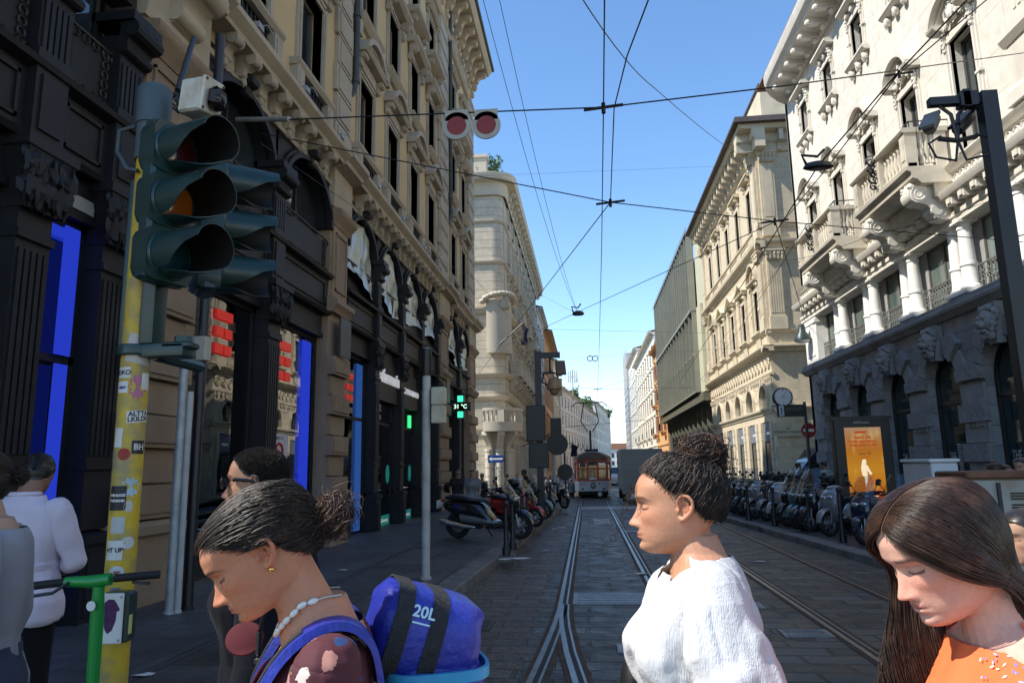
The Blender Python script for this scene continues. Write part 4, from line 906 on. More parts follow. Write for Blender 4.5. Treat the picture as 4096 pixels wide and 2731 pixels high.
# ================================================================ farther buildings on both sides
def simple(label, name, X, sg, y0, y1, h, col, cat='building', ncol=6, rows=((1.2, 3.2), (5, 7), (8.5, 10.4), (12, 13.8)), eave=.7, trim=None, shut=None, balc=(), end=True, wh=.55, roofc=None, depth=12, gap=None):
 t=thing(name, label, cat, (X, (y0+y1)/2, 0)); T=FT(X, sg); W=mat('plaster '+label[:12], col, .9, .12, .5, tint=[c*.75 for c in col], tscale=.3); TRM=mat('trim '+label[:12], trim or [c*.9 for c in col], .85, .1)
 cs=[y0+(y1-y0)*(k+.5)/ncol for k in range(ncol)]
 p=MB(T); zp=0.
 rows=[r for r in rows if r[1]<h-.4]
 for k, (a, b) in enumerate(rows):
  zn=(b+rows[k+1][0])/2 if k<len(rows)-1 else h; wallrow(p, y0, y1, zp, zn, [(c-wh, c+wh, a, b) for c in cs], -.35, 0); zp=zn
 p.box(y0, -depth, 0, y1, -.34, h); p.build('wall', W, t, smooth=0)
 p=MB(T); run(p, y0-.1, y1+.1, [(-1, h-.35), (.12, h-.35), (.2, h-.1), (eave, h-.05), (eave, h+.1), (-1, h+.35)])
 for a, b in rows[:-1]:run(p, y0, y1, [(0, b+.7), (.1, b+.72), (.12, b+.86), (0, b+.9)])
 p.build('cornice', TRM, t, smooth=0)
 p=MB(T); run(p, y0-.1, y1+.1, [(eave+.05, h+.08), (eave+.05, h+.16), (-depth/2, h+1.9), (-depth, h+.3)]); p.build('roof', mat('tiles '+label[:12], roofc or (.20, .11, .075), .9, .25), t, smooth=0)
 for k, (a, b) in enumerate(rows):
  for j, c in enumerate(cs):
   f=MB(T)
   for q in ((c-wh-.14, c-wh), (c+wh, c+wh+.14)):f.box(q[0], -.1, a, q[1], .06, b+.12)
   f.box(c-wh, -.1, b, c+wh, .06, b+.14); f.box(c-wh-.2, -.05, a-.12, c+wh+.2, .14, a)
   if b>4:run(f, c-wh-.25, c+wh+.25, [(0, b+.3), (.2, b+.32), (.24, b+.42), (0, b+.46)])
   f.m=1; f.box(c-wh, -.1, a, c+wh, -.05, b)
   if shut and k>0:
    f.m=2
    for e in (-1, 1):x0, x1=sorted((c+e*wh, c+e*(wh*2+.04))); f.box(x0, .07, a, x1, .11, b)
   if k in balc and j%2==0:
    f.m=3; f.box(c-wh-.4, 0, a-.3, c+wh+.4, .8, a-.14); f.box(c-wh-.3, 0, a-.7, c-wh-.1, .5, a-.3); f.box(c+wh+.1, 0, a-.7, c+wh+.3, .5, a-.3)
    f.m=4; railing(f, c-wh-.38, c+wh+.38, .76, a-.14, a+.8, 9, .014, False)
   f.build('window', [TRM, WGLASS, shut or BLACK, TRM, BLACK], t, smooth=0)
 return t
SH1=mat('red brown shutters', (.22, .06, .04), .7, .2); SH2=mat('grey green shutters', (.16, .18, .16), .7, .2)
simple('narrow orange house with red brown shutters and balconies past the glass office', 'town_house', 10.2, -1, 92.2, 106, 17.5, (.66, .38, .17), ncol=3, rows=((1, 3.4), (6, 8.4), (10, 12.2), (13.6, 15.6)), shut=SH1, balc=(1, 2))
simple('long cream house with many windows past the orange house on the right', 'town_house', 10.4, -1, 106.2, 146, 21, (.70, .66, .56), ncol=9, rows=((1, 3.6), (6, 8.2), (10, 12), (13.6, 15.4), (17, 18.8)), balc=(1,), wh=.6)
simple('pale grey house with a corbelled roof, farthest on the right before the scaffold', 'town_house', 10.8, -1, 146.2, 176, 25, (.62, .61, .56), ncol=6, rows=((1, 3.6), (6, 8.2), (10, 12), (13.6, 15.4), (17, 18.8), (20.5, 22.3)))
t=thing('scaffold_tower', 'tall white sheeted scaffold tower far down the street on the right', 'scaffold', (11, 190, 0))
p=MB(); p.box(10.9, 184, 0, 22, 200, 30); p.build('sheeting', mat('white scaffold sheet', (.42, .43, .44), .8, .15, .4), t, smooth=0)
p=MB()
for k in range(12):p.box(10.75, 184, 1.8*k+1, 10.85, 200, 1.8*k+1.12)
for k in range(7):p.box(10.75, 184+k*2.6, 0, 10.85, 184.1+k*2.6, 31)
p.build('scaffold_poles', mm('scaffold steel', (.45, .45, .46), .5), t, smooth=0)
XW=-5.55; WB=thing('palazzo', 'pale stone corner palazzo with balconies, stone quoins and roof terrace planting on the left', 'building', (XW, 66, 0))
WH=mat('pale stone', (.56, .495, .385), .85, .1, .8, .15, 40, tint=(.42, .38, .31), tscale=.4, tamt=.5); WHR=blockmat('banded pale stone', (.55, .485, .375), 30, .62, 0, (.30, .28, .24), .85, .12, 'yz', 0, .2, .028, .2, cvar=.02)
WHX=blockmat('banded pale stone end', (.55, .485, .375), 30, .62, 0, (.30, .28, .24), .85, .12, 'xz', 0, .2, .028, .2, cvar=.02)
W0, W1=49.6, 84.5
TW=FT(XW, 1)
wcs=[53.2+3.4*k for k in range(9)]
rws=[(1.0, 3.4, .6), (4.6, 5.7, .5), (8.6, 10.9, .55), (13.3, 15.4, .55), (17.0, 18.8, .5), (20, 21.2, .45)]
p=MB(TW); zp=0
for k, (a, b, hw) in enumerate(rws):
 zn=(b+rws[k+1][0])/2 if k<5 else 22.2; wallrow(p, W0+.8, W1, zp, zn, [(c-hw, c+hw, a, b) for c in wcs], -.4, 0); zp=zn
p.box(W0+.8, -14, 0, W1, -.4, 22.2); p.build('wall', WHR, WB, smooth=0)
CR_=.8
p=MB(); rings=[]
for z in (0, 22.2):rings.append([(XW-CR_+CR_*sin(pi/2*k/8), W0+CR_-CR_*cos(pi/2*k/8), z) for k in range(9)]+[(XW-CR_, W0+CR_+.1, z)])
p.loft(rings); p.build('round_corner', WHX, WB, smooth=40)
p=MB(ET(W0)); p.box(-26, -3, 0, XW-CR_, 0, 22.2); p.build('end_wall', WHX, WB, smooth=0)
def around(prof, mbd):
 """moulding along the end wall, the round corner and the street front"""
 rings=[[(-26, W0-d, z) for d, z in prof]]
 for k in range(9):
  t=pi/2*k/8; rings.append([(XW-CR_+(CR_+d)*sin(t), W0+CR_-(CR_+d)*cos(t), z) for d, z in prof])
 rings.append([(XW+d, W1, z) for d, z in prof]); mbd.loft(rings)
p=MB()
for z0, z1, d in ((4.0, 4.3, .2), (6.3, 6.6, .25), (7.9, 8.2, .35), (12.5, 12.9, .4), (16.2, 16.4, .2), (19.3, 19.5, .15)):around([(-.1, z0), (d*.4, z0), (d, z1-.08), (d, z1), (-.1, z1+.03)], p)
p.build('string_courses', WH, WB, smooth=30)
p=MB(); around([(-.2, 21.7), (.1, 21.72), (.2, 21.35), (.3, 22.3), (.85, 22.4), (.9, 22.55), (.98, 22.75), (.98, 22.85), (-.2, 23.0)], p); p.build('cornice', WH, WB, smooth=30)
p=MB(TW); scroll(p, 0, .12, 22.35, .34, .8, .62); p.ball((0, .55, 22.15), .24, 10, 7); p.ball((0, .3, 21.75), .2, 10, 7)
for i in range(22):
 if i==0:o=b0=p.build('cornice_bracket', WH, WB, smooth=50)
 else:o=b0.copy(); COL.objects.link(o); o.parent=WB
 o.location=(0, W0+2.2+i*1.55, 0)
for j, (a, b, hw) in enumerate(rws):
 for i, c in enumerate(wcs):
  f=MB(TW)
  for e in (-1, 1):x0, x1=sorted((c+e*hw, c+e*(hw+.24))); f.box(x0, -.1, a, x1, .12, b+.2)
  f.box(c-hw, -.1, b, c+hw, .12, b+.22)
  if j in (2, 3):
   run(f, c-hw-.5, c+hw+.5, [(0, b+.5), (.3, b+.52), (.45, b+.62), (.45, b+.75), (0, b+.85)])
   for e in (-1, 1):scroll(f, c+e*(hw+.25), .03, b+.5, .2, .5, .25)
  if j==2 or (j==3 and i%2==1):
   f.box(c-hw-.55, 0, a-.35, c+hw+.55, .95, a-.12); f.box(c-hw-.4, 0, a-.55, c+hw+.4, .7, a-.35)
   for e in (-1, 1):scroll(f, c+e*(hw+.2), .0, a-.55, .3, .9, .6)
   f.box(c-hw-.55, .78, a+.72, c+hw+.55, .97, a+.85); 
   for e in (c-hw-.5, c+hw+.38):f.box(e, .8, a-.12, e+.12, .95, a+.72); f.box(e, .0, a+.72, e+.12, .8, a+.85)
   for k in range(7):f.lathe([(.05, a-.12), (.09, a+.2), (.05, a+.5), (.06, a+.72)], (c-hw-.3+k*(2*hw+.6)/6, .88, 0), 6)
   for k in range(3):f.lathe([(.05, a-.12), (.09, a+.2), (.05, a+.5), (.06, a+.72)], (c-hw-.45, .2+k*.2, 0), 6)
  f.m=1; f.box(c-hw, -.12, a, c+hw, -.07, b)
  f.build('window', [WH, WGLASS], WB, smooth=35)
cx_, cy_=XW-.8, W0+.8
def ringarc(r, z, a0=-.35, a1=pi/2+.25, n=14):return [(cx_+r*sin(a0+(a1-a0)*k/n), cy_-r*cos(a0+(a1-a0)*k/n), z) for k in range(n+1)]
p=MB()
def wallarc(r0, r1, z0, z1):
 o0, o1=ringarc(r1, z0), ringarc(r1, z1); i0, i1=ringarc(r0, z0), ringarc(r0, z1); p.loft([o0+i0[::-1], o1+i1[::-1]])
wallarc(.6, 1.25, 9.6, 13.4); p.build('round_bay', WH, WB, smooth=40)
p=MB()
for k in range(15):
 t=-.5+2.6*k/14; zz=13.3+.55*sin(pi*k/14)**.6; x, y=cx_+1.4*sin(t), cy_-1.4*cos(t); p.blob((x, y, zz), .28, (1, 1, .7), k, .1)
for k in range(9):p.blob((cx_+1.35*sin(.75+.12*(k%3-1)), cy_-1.35*cos(.75+.12*(k%3-1)), 13.3-.18*(k//3)), .2, (1, 1, 1), k, .4)
p.build('carved_pediment', WH, WB, smooth=60)
p=MB(); wallarc(.4, 1.9, 4.1, 4.5); wallarc(1.7, 1.9, 4.5, 4.75); wallarc(1.65, 1.95, 5.5, 5.7); p.build('corner_balcony', WH, WB, smooth=40)
for k in range(16):
 t=-.5+2.5*k/15; q=MB()
 if k%5==0:q.box(cx_+1.8*sin(t)-.22, cy_-1.8*cos(t)-.2, 4.7, cx_+1.8*sin(t)+.22, cy_-1.8*cos(t)+.2, 5.5)
 else:q.lathe([(.06, 4.7), (.11, 5.0), (.05, 5.3), (.07, 5.5)], (cx_+1.8*sin(t), cy_-1.8*cos(t), 0), 8)
 q.build('baluster', WH, WB, smooth=40)
for k in range(4):
 t=-.35+.72*k; q=MB(); pr2=[(.75, 4.1), (1.75, 4.1), (1.78, 3.85), (1.5, 3.6), (1.2, 3.3), (1.05, 2.9), (.75, 2.85)]
 q.loft([[(cx_+r*sin(t+e/r), cy_-r*cos(t+e/r), z) for r, z in pr2] for e in (-.2, .2)]); q.build('balcony_bracket', WH, WB, smooth=30)
 q=MB(); q.lathe([(.3, .0), (.3, .3), (.24, .35)]+[(.24-.03*(j%2 and .0), .35+j*.3) for j in range(8)]+[(.26, 2.7), (.32, 2.75), (.32, 2.9)], (cx_+1.02*sin(t), cy_-1.02*cos(t), 0), 14)
 for j in range(4):q.lathe([(.285, .5+j*.58), (.285, .5+j*.58+.42)], (cx_+1.02*sin(t), cy_-1.02*cos(t), 0), 14)
 q.build('banded_column', WH, WB, smooth=40)
q=MB(); q.box(-26, W0+.4, 23, XW-.6, W0+1.0, 23.3); q.box(XW-3.0, W0+.3, 23.0, XW-1.2, W0+1.3, 24.5); q.box(XW-3.1, W0+.2, 24.5, XW-1.1, W0+1.4, 24.75); q.box(-26, W0+.5, 23.9, XW-3, W0+.8, 24.1); q.build('roof_parapet', WH, WB, smooth=0)
def shrub(loc, r, label, n=260, seed=0, col=(.055, .105, .03), sc=(1, 1, 1), group=None, leaf=.16):
 R=np.random.default_rng(seed); t=thing('shrub', label, 'shrub', loc, 0, group)
 q=MB(); 
 for k in range(5):a=k*1.3; q.tube([(0, 0, -r*.5), (r*.2*cos(a), r*.2*sin(a), 0), (r*.5*cos(a), r*.5*sin(a), r*.5)], [r*.05, r*.04, r*.015], 5)
 q.build('stem', mm('bark', (.08, .055, .035), .9), t, world=False)
 q=MB(); cl=[(R.normal(0, .42, 3)*r) for _ in range(9)]
 vs=[]; fs=[]
 for k in range(n):
  c0=cl[k%9]+R.normal(0, .26, 3)*r; c0=c0*np.array(sc)+np.array((0, 0, r*.35))
  a=R.normal(0, 1, 3); a /= np.linalg.norm(a); b=np.cross(a, R.normal(0, 1, 3)); b /= np.linalg.norm(b); L=leaf*R.uniform(.6, 1.3)
  i=len(vs); vs+=[tuple(c0-a*L), tuple(c0+b*L*.35), tuple(c0+a*L), tuple(c0-b*L*.35)]; fs.append((i, i+1, i+2, i+3))
 q.add(vs, fs); q.build('foliage', mat('leaves', col, .6, .4, 2.5/r, tint=[c*1.7 for c in col], tscale=2/r, tamt=.7), t, world=False, smooth=0, recalc=False)
 return t
shrub((XW-3.6, W0+.6, 23.9), 1.0, 'green rooftop shrub at the left behind the parapet block of the pale corner palazzo', 420, 3)
shrub((XW-1.0, W0+2.2, 23.9), .9, 'green rooftop shrub right of the parapet block of the pale corner palazzo', 420, 4, sc=(.7, .7, 1.2))
simple('narrow pale blue grey house after the corner palazzo on the left', 'town_house', -5.5, 1, 84.8, 98, 20.6, (.60, .62, .60), ncol=4, rows=((1, 3.4), (6, 8), (9.6, 11.4), (13, 14.8), (16.5, 18.3)))
simple('orange brown palazzo with heavy dark cornice on the left', 'palazzo', -5.5, 1, 98.2, 120, 20.2, (.52, .30, .13), ncol=6, rows=((1, 3.6), (6, 8.4), (10.4, 12.8), (14.8, 17)), eave=1.2, balc=(1,), trim=(.36, .24, .14))
simple('cream house with down pipes between the orange palazzo and the pink house', 'town_house', -5.2, 1, 120.2, 142, 19.3, (.60, .53, .40), ncol=6, rows=((1, 3.6), (6, 8.2), (10, 12), (13.6, 15.6)), balc=(1,))
def turn(o, a):o.rotation_euler=(0, 0, radians(a))
turn(simple('pink and cream house row with roof garden beyond the tram on the left', 'town_house', -.9, 1, 143, 229, 17.2, (.55, .49, .44), ncol=16, rows=((1, 3.6), (6, 8.2), (10, 12), (13.6, 15.4)), balc=(1,)), -5.4)
turn(simple('grey white palazzo with planted terrace, farthest on the left', 'palazzo', 6.6, 1, 230, 300, 21.5, (.60, .60, .56), ncol=12, rows=((1, 3.6), (6, 8.2), (10, 12), (13.6, 15.4), (17, 18.8))), -5.6)
shrub((0.2, 205, 17.6), 2.6, 'tall green roof garden shrub on the pink and cream row', 500, 8, sc=(.8, 1.6, .9), leaf=.5); shrub((-2.5, 175, 17.6), 2., 'low roof garden shrub nearer on the pink and cream row', 300, 9, sc=(.8, 1.6, .7), leaf=.5); shrub((8.4, 285, 21.2), 3., 'dark green terrace shrub on the farthest left palazzo', 400, 10, leaf=.6)
t=thing('town_house', 'small white house with a red tiled roof closing the end of the street', 'building', (17, 340, 0)); p=MB(); p.box(0, 335, 0, 40, 345, 9); p.build('wall', mat('white far wall', (.6, .6, .58), .9, .1), t, smooth=0); p=MB(); p.loft([[(-1, y, z), (41, y, z)] for y, z in ((334.4, 8.8), (340, 11.6), (345.6, 8.8))]); p.build('roof', M_['roof tile'], t, smooth=0)
for k in range(8):
 for z in (1.5, 5):p=MB(); p.box(9+k*2.2, 334.85, z, 10+k*2.2, 334.98, z+1.9); p.build('window', WGLASS, t, smooth=0)
c=onY(1315, 865, 150); t=thing('antenna_mast', 'white telecom antenna mast above the left roofs', 'antenna', (c.x, 150, 17)); p=MB(); p.tube([(c.x, 150, 15), (c.x, 150, c.z+1.5)], .12, 6); p.build('mast', GALV if 'GALV' in globals() else TRIM, t)
for k in range(6):a=k*pi/3; p=MB(); p.cbox((c.x+.9*cos(a), 150+.9*sin(a), c.z), (.3, .3, 2.4), .02); p.box(c.x+.1*cos(a)-.04, 150-.04, c.z-.05, c.x+.9*cos(a)+.04, 150.04, c.z+.05); p.build('panel', mm('antenna white', (.6, .6, .6), .5), t)
# ================================================================ street furniture
YEL=mat('worn yellow paint', (.56, .37, .025), .5, .12, 3, .15, 30, tint=(.17, .17, .15), tscale=9, tamt=.75)
DGREEN=mat('dark green signal plastic', (.011, .036, .035), .35, .25, 5, spec=.5)
MATTE=mat('matte black', (.006, .006, .006), .6, .1)
GALV=mat('galvanised steel', (.36, .37, .37), .5, .25, 6, .1, 40, metal=.3)
LGREY=mat('light grey paint', (.42, .42, .41), .55, .15, 4, tint=(.25, .22, .18), tscale=3)
BEIGE=mat('beige box', (.45, .41, .32), .6, .12, 4, tint=(.25, .17, .1), tscale=4)
WHITEP=mat('white plastic', (.74, .73, .69), .4, .08, 5)
PY=3.6; pb=onY(299, 1000, PY); PX=pb.x
TLG=thing('traffic_light', 'dark green three lamp traffic light on a sticker covered yellow pole', 'traffic light', (PX, PY, 0))
PR=.072; ztop=onY(350, 205, PY).z
p=MB(); p.lathe([(PR, 0), (PR, ztop-.42)], (PX, PY, 0), 24); p.build('pole', YEL, TLG)
p=MB(); p.lathe([(PR+.012, ztop-.45), (PR+.012, ztop-.24), (PR+.02, ztop-.235), (PR+.02, ztop-.02), (PR+.01, ztop), (.001, ztop+.005)], (PX, PY, 0), 24)
p.tube([(PX-.07, PY-.05, ztop-.25), (PX-.16, PY-.06, ztop-.28), (PX-.17, PY-.05, ztop-.4), (PX-.08, PY-.08, ztop-.52), (PX-.01, PY-.09, ztop-.54)], .011, 6); p.build('pole_cap', mm('blue grey sleeve', (.06, .085, .095), .5, .2), TLG)
p=MB(); p.box(PX+.05, PY-.07, 2.38, PX+.13, PY+.05, ztop-.3); p.box(PX-.115, PY-.0, 2.35, PX-.06, PY+.1, ztop-.55); p.build('mounting_channel', DGREEN, TLG, bevel=.008)
for z in (2.36,):p=MB(); p.lathe([(PR+.02, z-.04), (PR+.024, z-.035), (PR+.024, z+.015), (PR+.012, z+.02)], (PX, PY, 0), 20); p.box(PX+.05, PY-.06, z-.05, PX+.3, PY+.08, z+.02); p.build('clamp', DGREEN, TLG, bevel=.006)
def signal_head(cx, cy, ang, zc, sp=.300, parent=TLG, q_=1.09):
 M=Matrix.Translation((cx, cy, 0))@Matrix.Rotation(ang, 4, 'Z'); T=lambda q:tuple(M@Vector(q))
 for i, (nm, col, em) in enumerate((('red', (.05, .006, .006), 0), ('amber', (.10, .022, .003), .04), ('green', (.006, .03, .035), 0))):
  z=zc+sp*(1-i); b=MB(T)
  rings=[]
  for x, r in ((-.14, .105*q_), (-.13, .125*q_), (-.02, .134*q_), (.0, .134*q_)):rings.append([(x, max(-r, min(r, 1.25*r*cos(a))), z+max(-r, min(r, 1.25*r*sin(a)))) for a in [2*pi*j/24 for j in range(24)]])
  b.loft(rings); b.torus((0, 0, z), .116*q_, .014, 'x', 24, 6)
  h=b.build('signal_housing', DGREEN, parent)
  v=MB(T); n=26; r1=.118*q_; O=[]; Iq=[]; ca=pi+.85; CUT=((.0, .02), (.07, .08), (.13, .32), (.18, .62), (.23, .9), (.31, 1.12)); CUT=[(x_*q_, c_) for x_, c_ in CUT]
  for x, cut in CUT:
   rr=r1-x*.02; aa=[ca+cut+(2*pi-2*cut)*j/n for j in range(n+1)]
   O.append([(x, rr*cos(t_), z+rr*sin(t_)) for t_ in aa]); Iq.append([(x, (rr-.005)*cos(t_), z+(rr-.005)*sin(t_)) for t_ in aa])
  v.loft([o+q[::-1] for o, q in zip(O, Iq)]); v.build('visor', DGREEN, h, smooth=40)
  inn=MB(T); inn.loft([[(x, (r1-.0065-x*.02)*cos(ca+cut+.02+(2*pi-2*cut-.04)*j/n), z+(r1-.0065-x*.02)*sin(ca+cut+.02+(2*pi-2*cut-.04)*j/n)) for j in range(n+1)] for x, cut in CUT], cap=False, closed=False); inn.build('visor_lining', MATTE, h, recalc=False)
  l=MB(T); l.lathe([(.105, .0), (.1, .012), (.07, .028), (.001, .034)], (0, 0, 0), 20, 'x') if False else l.loft([[(x, r*cos(2*pi*j/20), z+r*sin(2*pi*j/20)) for j in range(20)] for x, r in ((0, .108*q_), (.014, .1*q_), (.03, .06*q_), (.034, .005))])
  l.build('lens', mat(nm+' lens', col, .15, .25, 30, coat=.5, emit=(1., .3, .01) if em else None, es=em*.3), h)  # unlit amber lens; its faint emission stands in for a reflected glint
 b=MB(T); b.cbox((-.06, 0, zc), (.10, .27, sp*3.02), .02); b.build('back_box', DGREEN, parent)
c0=onY(392, 470, PY-.05); zc=c0.z
signal_head(c0.x+.05, PY-.10, radians(-20), zc-.01); 
c1=onY(522, 520, 4.15); signal_head(c1.x-.05, 4.15, radians(38), c1.z)
p=MB(); p.tube([(PX+.1, PY, 2.33), (c1.x-.1, 4.1, 2.33)], .035, 8); p.tube([(c0.x+.1, PY, 2.36), (c0.x+.1, PY, 2.42)], .05, 10); p.cbox((c0.x+.08, PY+.0, 2.37), (.16, .12, .035), .01); p.build('bracket', DGREEN, TLG)
q0=onY(458, 228, PY); M=Matrix.Translation(q0)@Matrix.Rotation(radians(-18), 4, 'Z')@Matrix.Rotation(radians(7), 4, 'Y'); T=lambda q:tuple(M@Vector(q))
wb=thing('control_box', 'white weathered control box with a small dark lamp on top of the traffic light', 'control box', tuple(q0))
p=MB(T); p.cbox((0, 0, 0), (.17, .14, .2), .012); p.cbox((.095, 0, 0), (.025, .15, .21), .008); p.build('box', mat('dirty white plastic', (.62, .58, .48), .5, .15, 6, tint=(.3, .22, .14), tscale=8, tamt=.6), wb)
p=MB(T)
for y in (-.06, .06):
 for z in (-.085, .085):p.lathe([(.009, .1), (.009, .112)], (0, y, z), 8, 'x') if False else p.ball((.11, y, z), .009, 6, 5)
p.build('screw', mm('rust', (.15, .06, .03), .8), wb)
p=MB(T); p.cbox((.14, .0, -.015), (.08, .11, .13), .03); p.build('lamp_hood', mm('dark brown plastic', (.02, .013, .01), .4), wb); p=MB(T); p.ball((.17, 0, -.02), .04, 12, 8, (.4, 1, 1)); p.build('lens', mm('dark lens', (.01, .01, .01), .1), wb)
p=MB(); R=random.Random(3)
a=onY(432, 90, 5.2); b=onY(408, 215, 4.4)
for k in range(14):
 o=Vector((R.gauss(0, .03), R.gauss(0, .03), 0)); c=(a+b)/2+Vector((.05, 0, -.1))+o*2; d=onY(425+R.uniform(-6, 12), 262, 3.9)
 p.tube([b+o*.3, b+Vector((0, 0, -.08))+o*1.5, d+o*.6], .007, 5)
p.tube([onY(445, 88, 5.0), b+Vector((.0, 0, .02))], .022, 8); tag(p.build('cable_bundle', BLACK), 'tangled black cable bundle hanging above the white control box', 'cables')
def dirang(x, y):
 pt=onY(x, y, PY); off=(pt.x-PX)/PR; cd=math.atan2(-PY, -PX); return cd+math.asin(max(-.97, min(.97, off*.85))), pt.z
def sticker(x0, y0, x1, y1, col, body=None, tcol=(.02, .02, .02), tsz=.05, rot=0, shape='rect', lines=None):
 (a0, z1), (a1, z0)=dirang(x0, y0), dirang(x1, y1); n=8; m=mm('sticker %.2f %.2f %.2f'%col, col, .5, .12, 12); s=MB(); r=PR+.0015
 zc_, ac=(z0+z1)/2, (a0+a1)/2; hw, hz=abs(a1-a0)/2, abs(z1-z0)/2
 def P(u, v, k=0):ca, sa=cos(rot), sin(rot); a=ac+u*hw*ca-v*hz/PR*sa*.6; z=zc_+v*hz*ca+u*hw*PR*sa; return (PX+(r+k)*cos(a), PY+(r+k)*sin(a), z)
 if shape=='disc':s.add([P(0, 0)]+[P(cos(2*pi*k/20), sin(2*pi*k/20)) for k in range(20)], [(0, k+1, (k+1)%20+1) for k in range(20)])
 elif shape=='burst':s.add([P(0, 0)]+[P((.75+.3*(k%2))*cos(2*pi*k/22), (.75+.3*(k%2))*sin(2*pi*k/22)) for k in range(22)], [(0, k+1, (k+1)%22+1) for k in range(22)])
 else:s.add([P(-1+2*i/n, v) for v in (-1, 1) for i in range(n+1)], [(i, i+1, n+2+i, n+1+i) for i in range(n)])
 o=tag(s.build('sticker', m, recalc=False), None, 'sticker')
 if body:
  tm=mm('sticker ink %.2f %.2f %.2f'%tcol, tcol, .6)
  cu=bpy.data.curves.new('t', 'FONT'); cu.body=body; cu.size=tsz; cu.align_x='CENTER'; cu.align_y='CENTER'; cu.offset=.0012; cu.space_line=.85; cu.resolution_u=3
  t=bpy.data.objects.new('t', cu); COL.objects.link(t); bpy.context.view_layer.update(); me=bpy.data.meshes.new_from_object(t.evaluated_get(bpy.context.evaluated_depsgraph_get())); bpy.data.objects.remove(t)
  me.name='lettering'
  for v in me.vertices:v.co=P(v.co.x/(hw*PR), v.co.y/hz, .001)
  me.materials.clear(); me.materials.append(tm); l=bpy.data.objects.new('lettering', me); COL.objects.link(l); l.parent=o
 return o
W_, K_=(.62, .60, .56), (.02, .02, .022)
ST=[(sticker(295, 775, 345, 838, (.45, .40, .36), 'a', K_, .1, -.2), 'square grey sticker with a bold letter on the yellow pole, topmost'),
(sticker(268, 848, 300, 872, (.55, .52, .48), 'OKO', K_, .034), 'small sticker reading OKO at the left edge of the yellow pole'),
(sticker(268, 880, 293, 905, W_, 'oeo', (.05, .04, .2), .03), 'small white tag sticker with blue scribble below the OKO sticker'),
(sticker(296, 862, 332, 920, (.40, .13, .20), None, shape='burst'), 'pink spiky edged sticker in the middle of the yellow pole'),
(sticker(326, 858, 338, 895, W_), 'narrow white sticker at the right edge of the yellow pole beside the pink one'),
(sticker(292, 944, 338, 970, W_, 'ALTTA\nLKILDK', K_, .034, .12), 'white sticker lettered ALTTA LKILDK on the yellow pole'),
(sticker(268, 985, 280, 1028, W_), 'torn white sticker at the left edge of the yellow pole above the red disc'),
(sticker(303, 1012, 328, 1042, K_, 'BH', W_, .045), 'black sticker reading BH on the yellow pole'),
(sticker(273, 1030, 298, 1057, (.28, .02, .015), None, shape='disc'), 'round red sticker left of the BH sticker on the yellow pole'),
(sticker(278, 1095, 318, 1140, (.35, .48, .52), None, shape='burst'), 'pale blue cut out sticker on the yellow pole below the red disc'),
(sticker(258, 1115, 288, 1170, K_, 'THE ROCK\n\nTHE BAND', W_, .016), 'black band sticker at the left of the yellow pole'),
(sticker(285, 1148, 304, 1175, (.5, .46, .38), None, shape='disc'), 'peeling beige round sticker right of the black band sticker'),
(sticker(258, 1185, 285, 1222, (.45, .46, .44)), 'torn grey paper remnant below the black band sticker on the pole'),
(sticker(250, 1238, 280, 1282, W_, 'HT UP', K_, .03), 'white sticker with HT UP lettering on the yellow pole'),
(sticker(278, 1230, 306, 1258, (.55, .54, .52), None, shape='disc'), 'plain round white sticker overlapping the HT UP sticker'),
(sticker(254, 1295, 284, 1324, (.6, .58, .56), 'nr', (.3, .05, .05), .03, shape='disc'), 'round white sticker with faint red print above the push button box'),
(sticker(255, 1344, 275, 1366, (.16, .18, .2)), 'square dark grey patch just above the push button box')]
for o, l in ST:o['label']=l
bb=onY(250, 1420, 3.42); B0=thing('button_box', 'pedestrian push button box with white front plate on the yellow pole', 'button box', (bb.x, 3.45, bb.z))
M=Matrix.Translation((bb.x+.015, 3.45, bb.z))@Matrix.Rotation(radians(8), 4, 'Z'); T=lambda q:tuple(M@Vector(q))
p=MB(T); p.cbox((0, .03, 0), (.13, .1, .235), .01); p.build('box', DGREEN, B0)
p=MB(T); p.cbox((-.012, -.025, 0), (.115, .012, .235), .004); pl_=p.build('front_plate', WHITEP, B0)
p=MB(T)
for x in (-.06, .035):
 for z in (-.1, .1):p.ball((x, -.032, z), .006, 6, 5)
p.build('screw', GALV, B0)
p=MB(T)
q=[(-.03, .075), (-.012, .09), (.015, .088), (.028, .07), (.045, .04), (.03, .03), (.028, -.01), (.012, -.055), (-.008, -.07), (-.022, -.05), (-.03, -.01), (-.034, .03), (-.05, .045)]
p.prism([(a-.012, b) for a, b in q], lambda u, v, d:(u, -.0315-d, v), 0, .0008); p.build('stencil_mark', mm('purple ink', (.075, .015, .09), .6, .5, 60), pl_)
p=MB(T); p.box(.0655, -.005, -.08, .0665, .03, .01); p.build('side_label', mm('yellow label', (.55, .55, .2), .5), B0)
def vpole(xy, y2, r, label, name, m, y0=None, top=None, base=0.13, cat='pole', n=12):
 g0=gnd(*xy, base); t=thing(name, label, cat, (g0.x, g0.y, base)); z=onY(y2[0], y2[1], g0.y).z
 p=MB(); p.lathe([(r*1.3, base), (r*1.3, base+.03), (r, base+.04), (r, z)], (g0.x, g0.y, 0), n); p.build('shaft', m, t); return t, g0, z
vpole((388, 1410), (405, 838), .05, 'thicker grey steel conduit standing by the brown pier', 'conduit', GALV)
vpole((407, 1408), (424, 900), .036, 'thinner light grey conduit with stickers beside the thicker one', 'conduit', LGREY)
t, g0, z=vpole((430, 1400), (466, 85), .06, 'dark post carrying a beige junction box behind the traffic light', 'dark_post', BLACK)
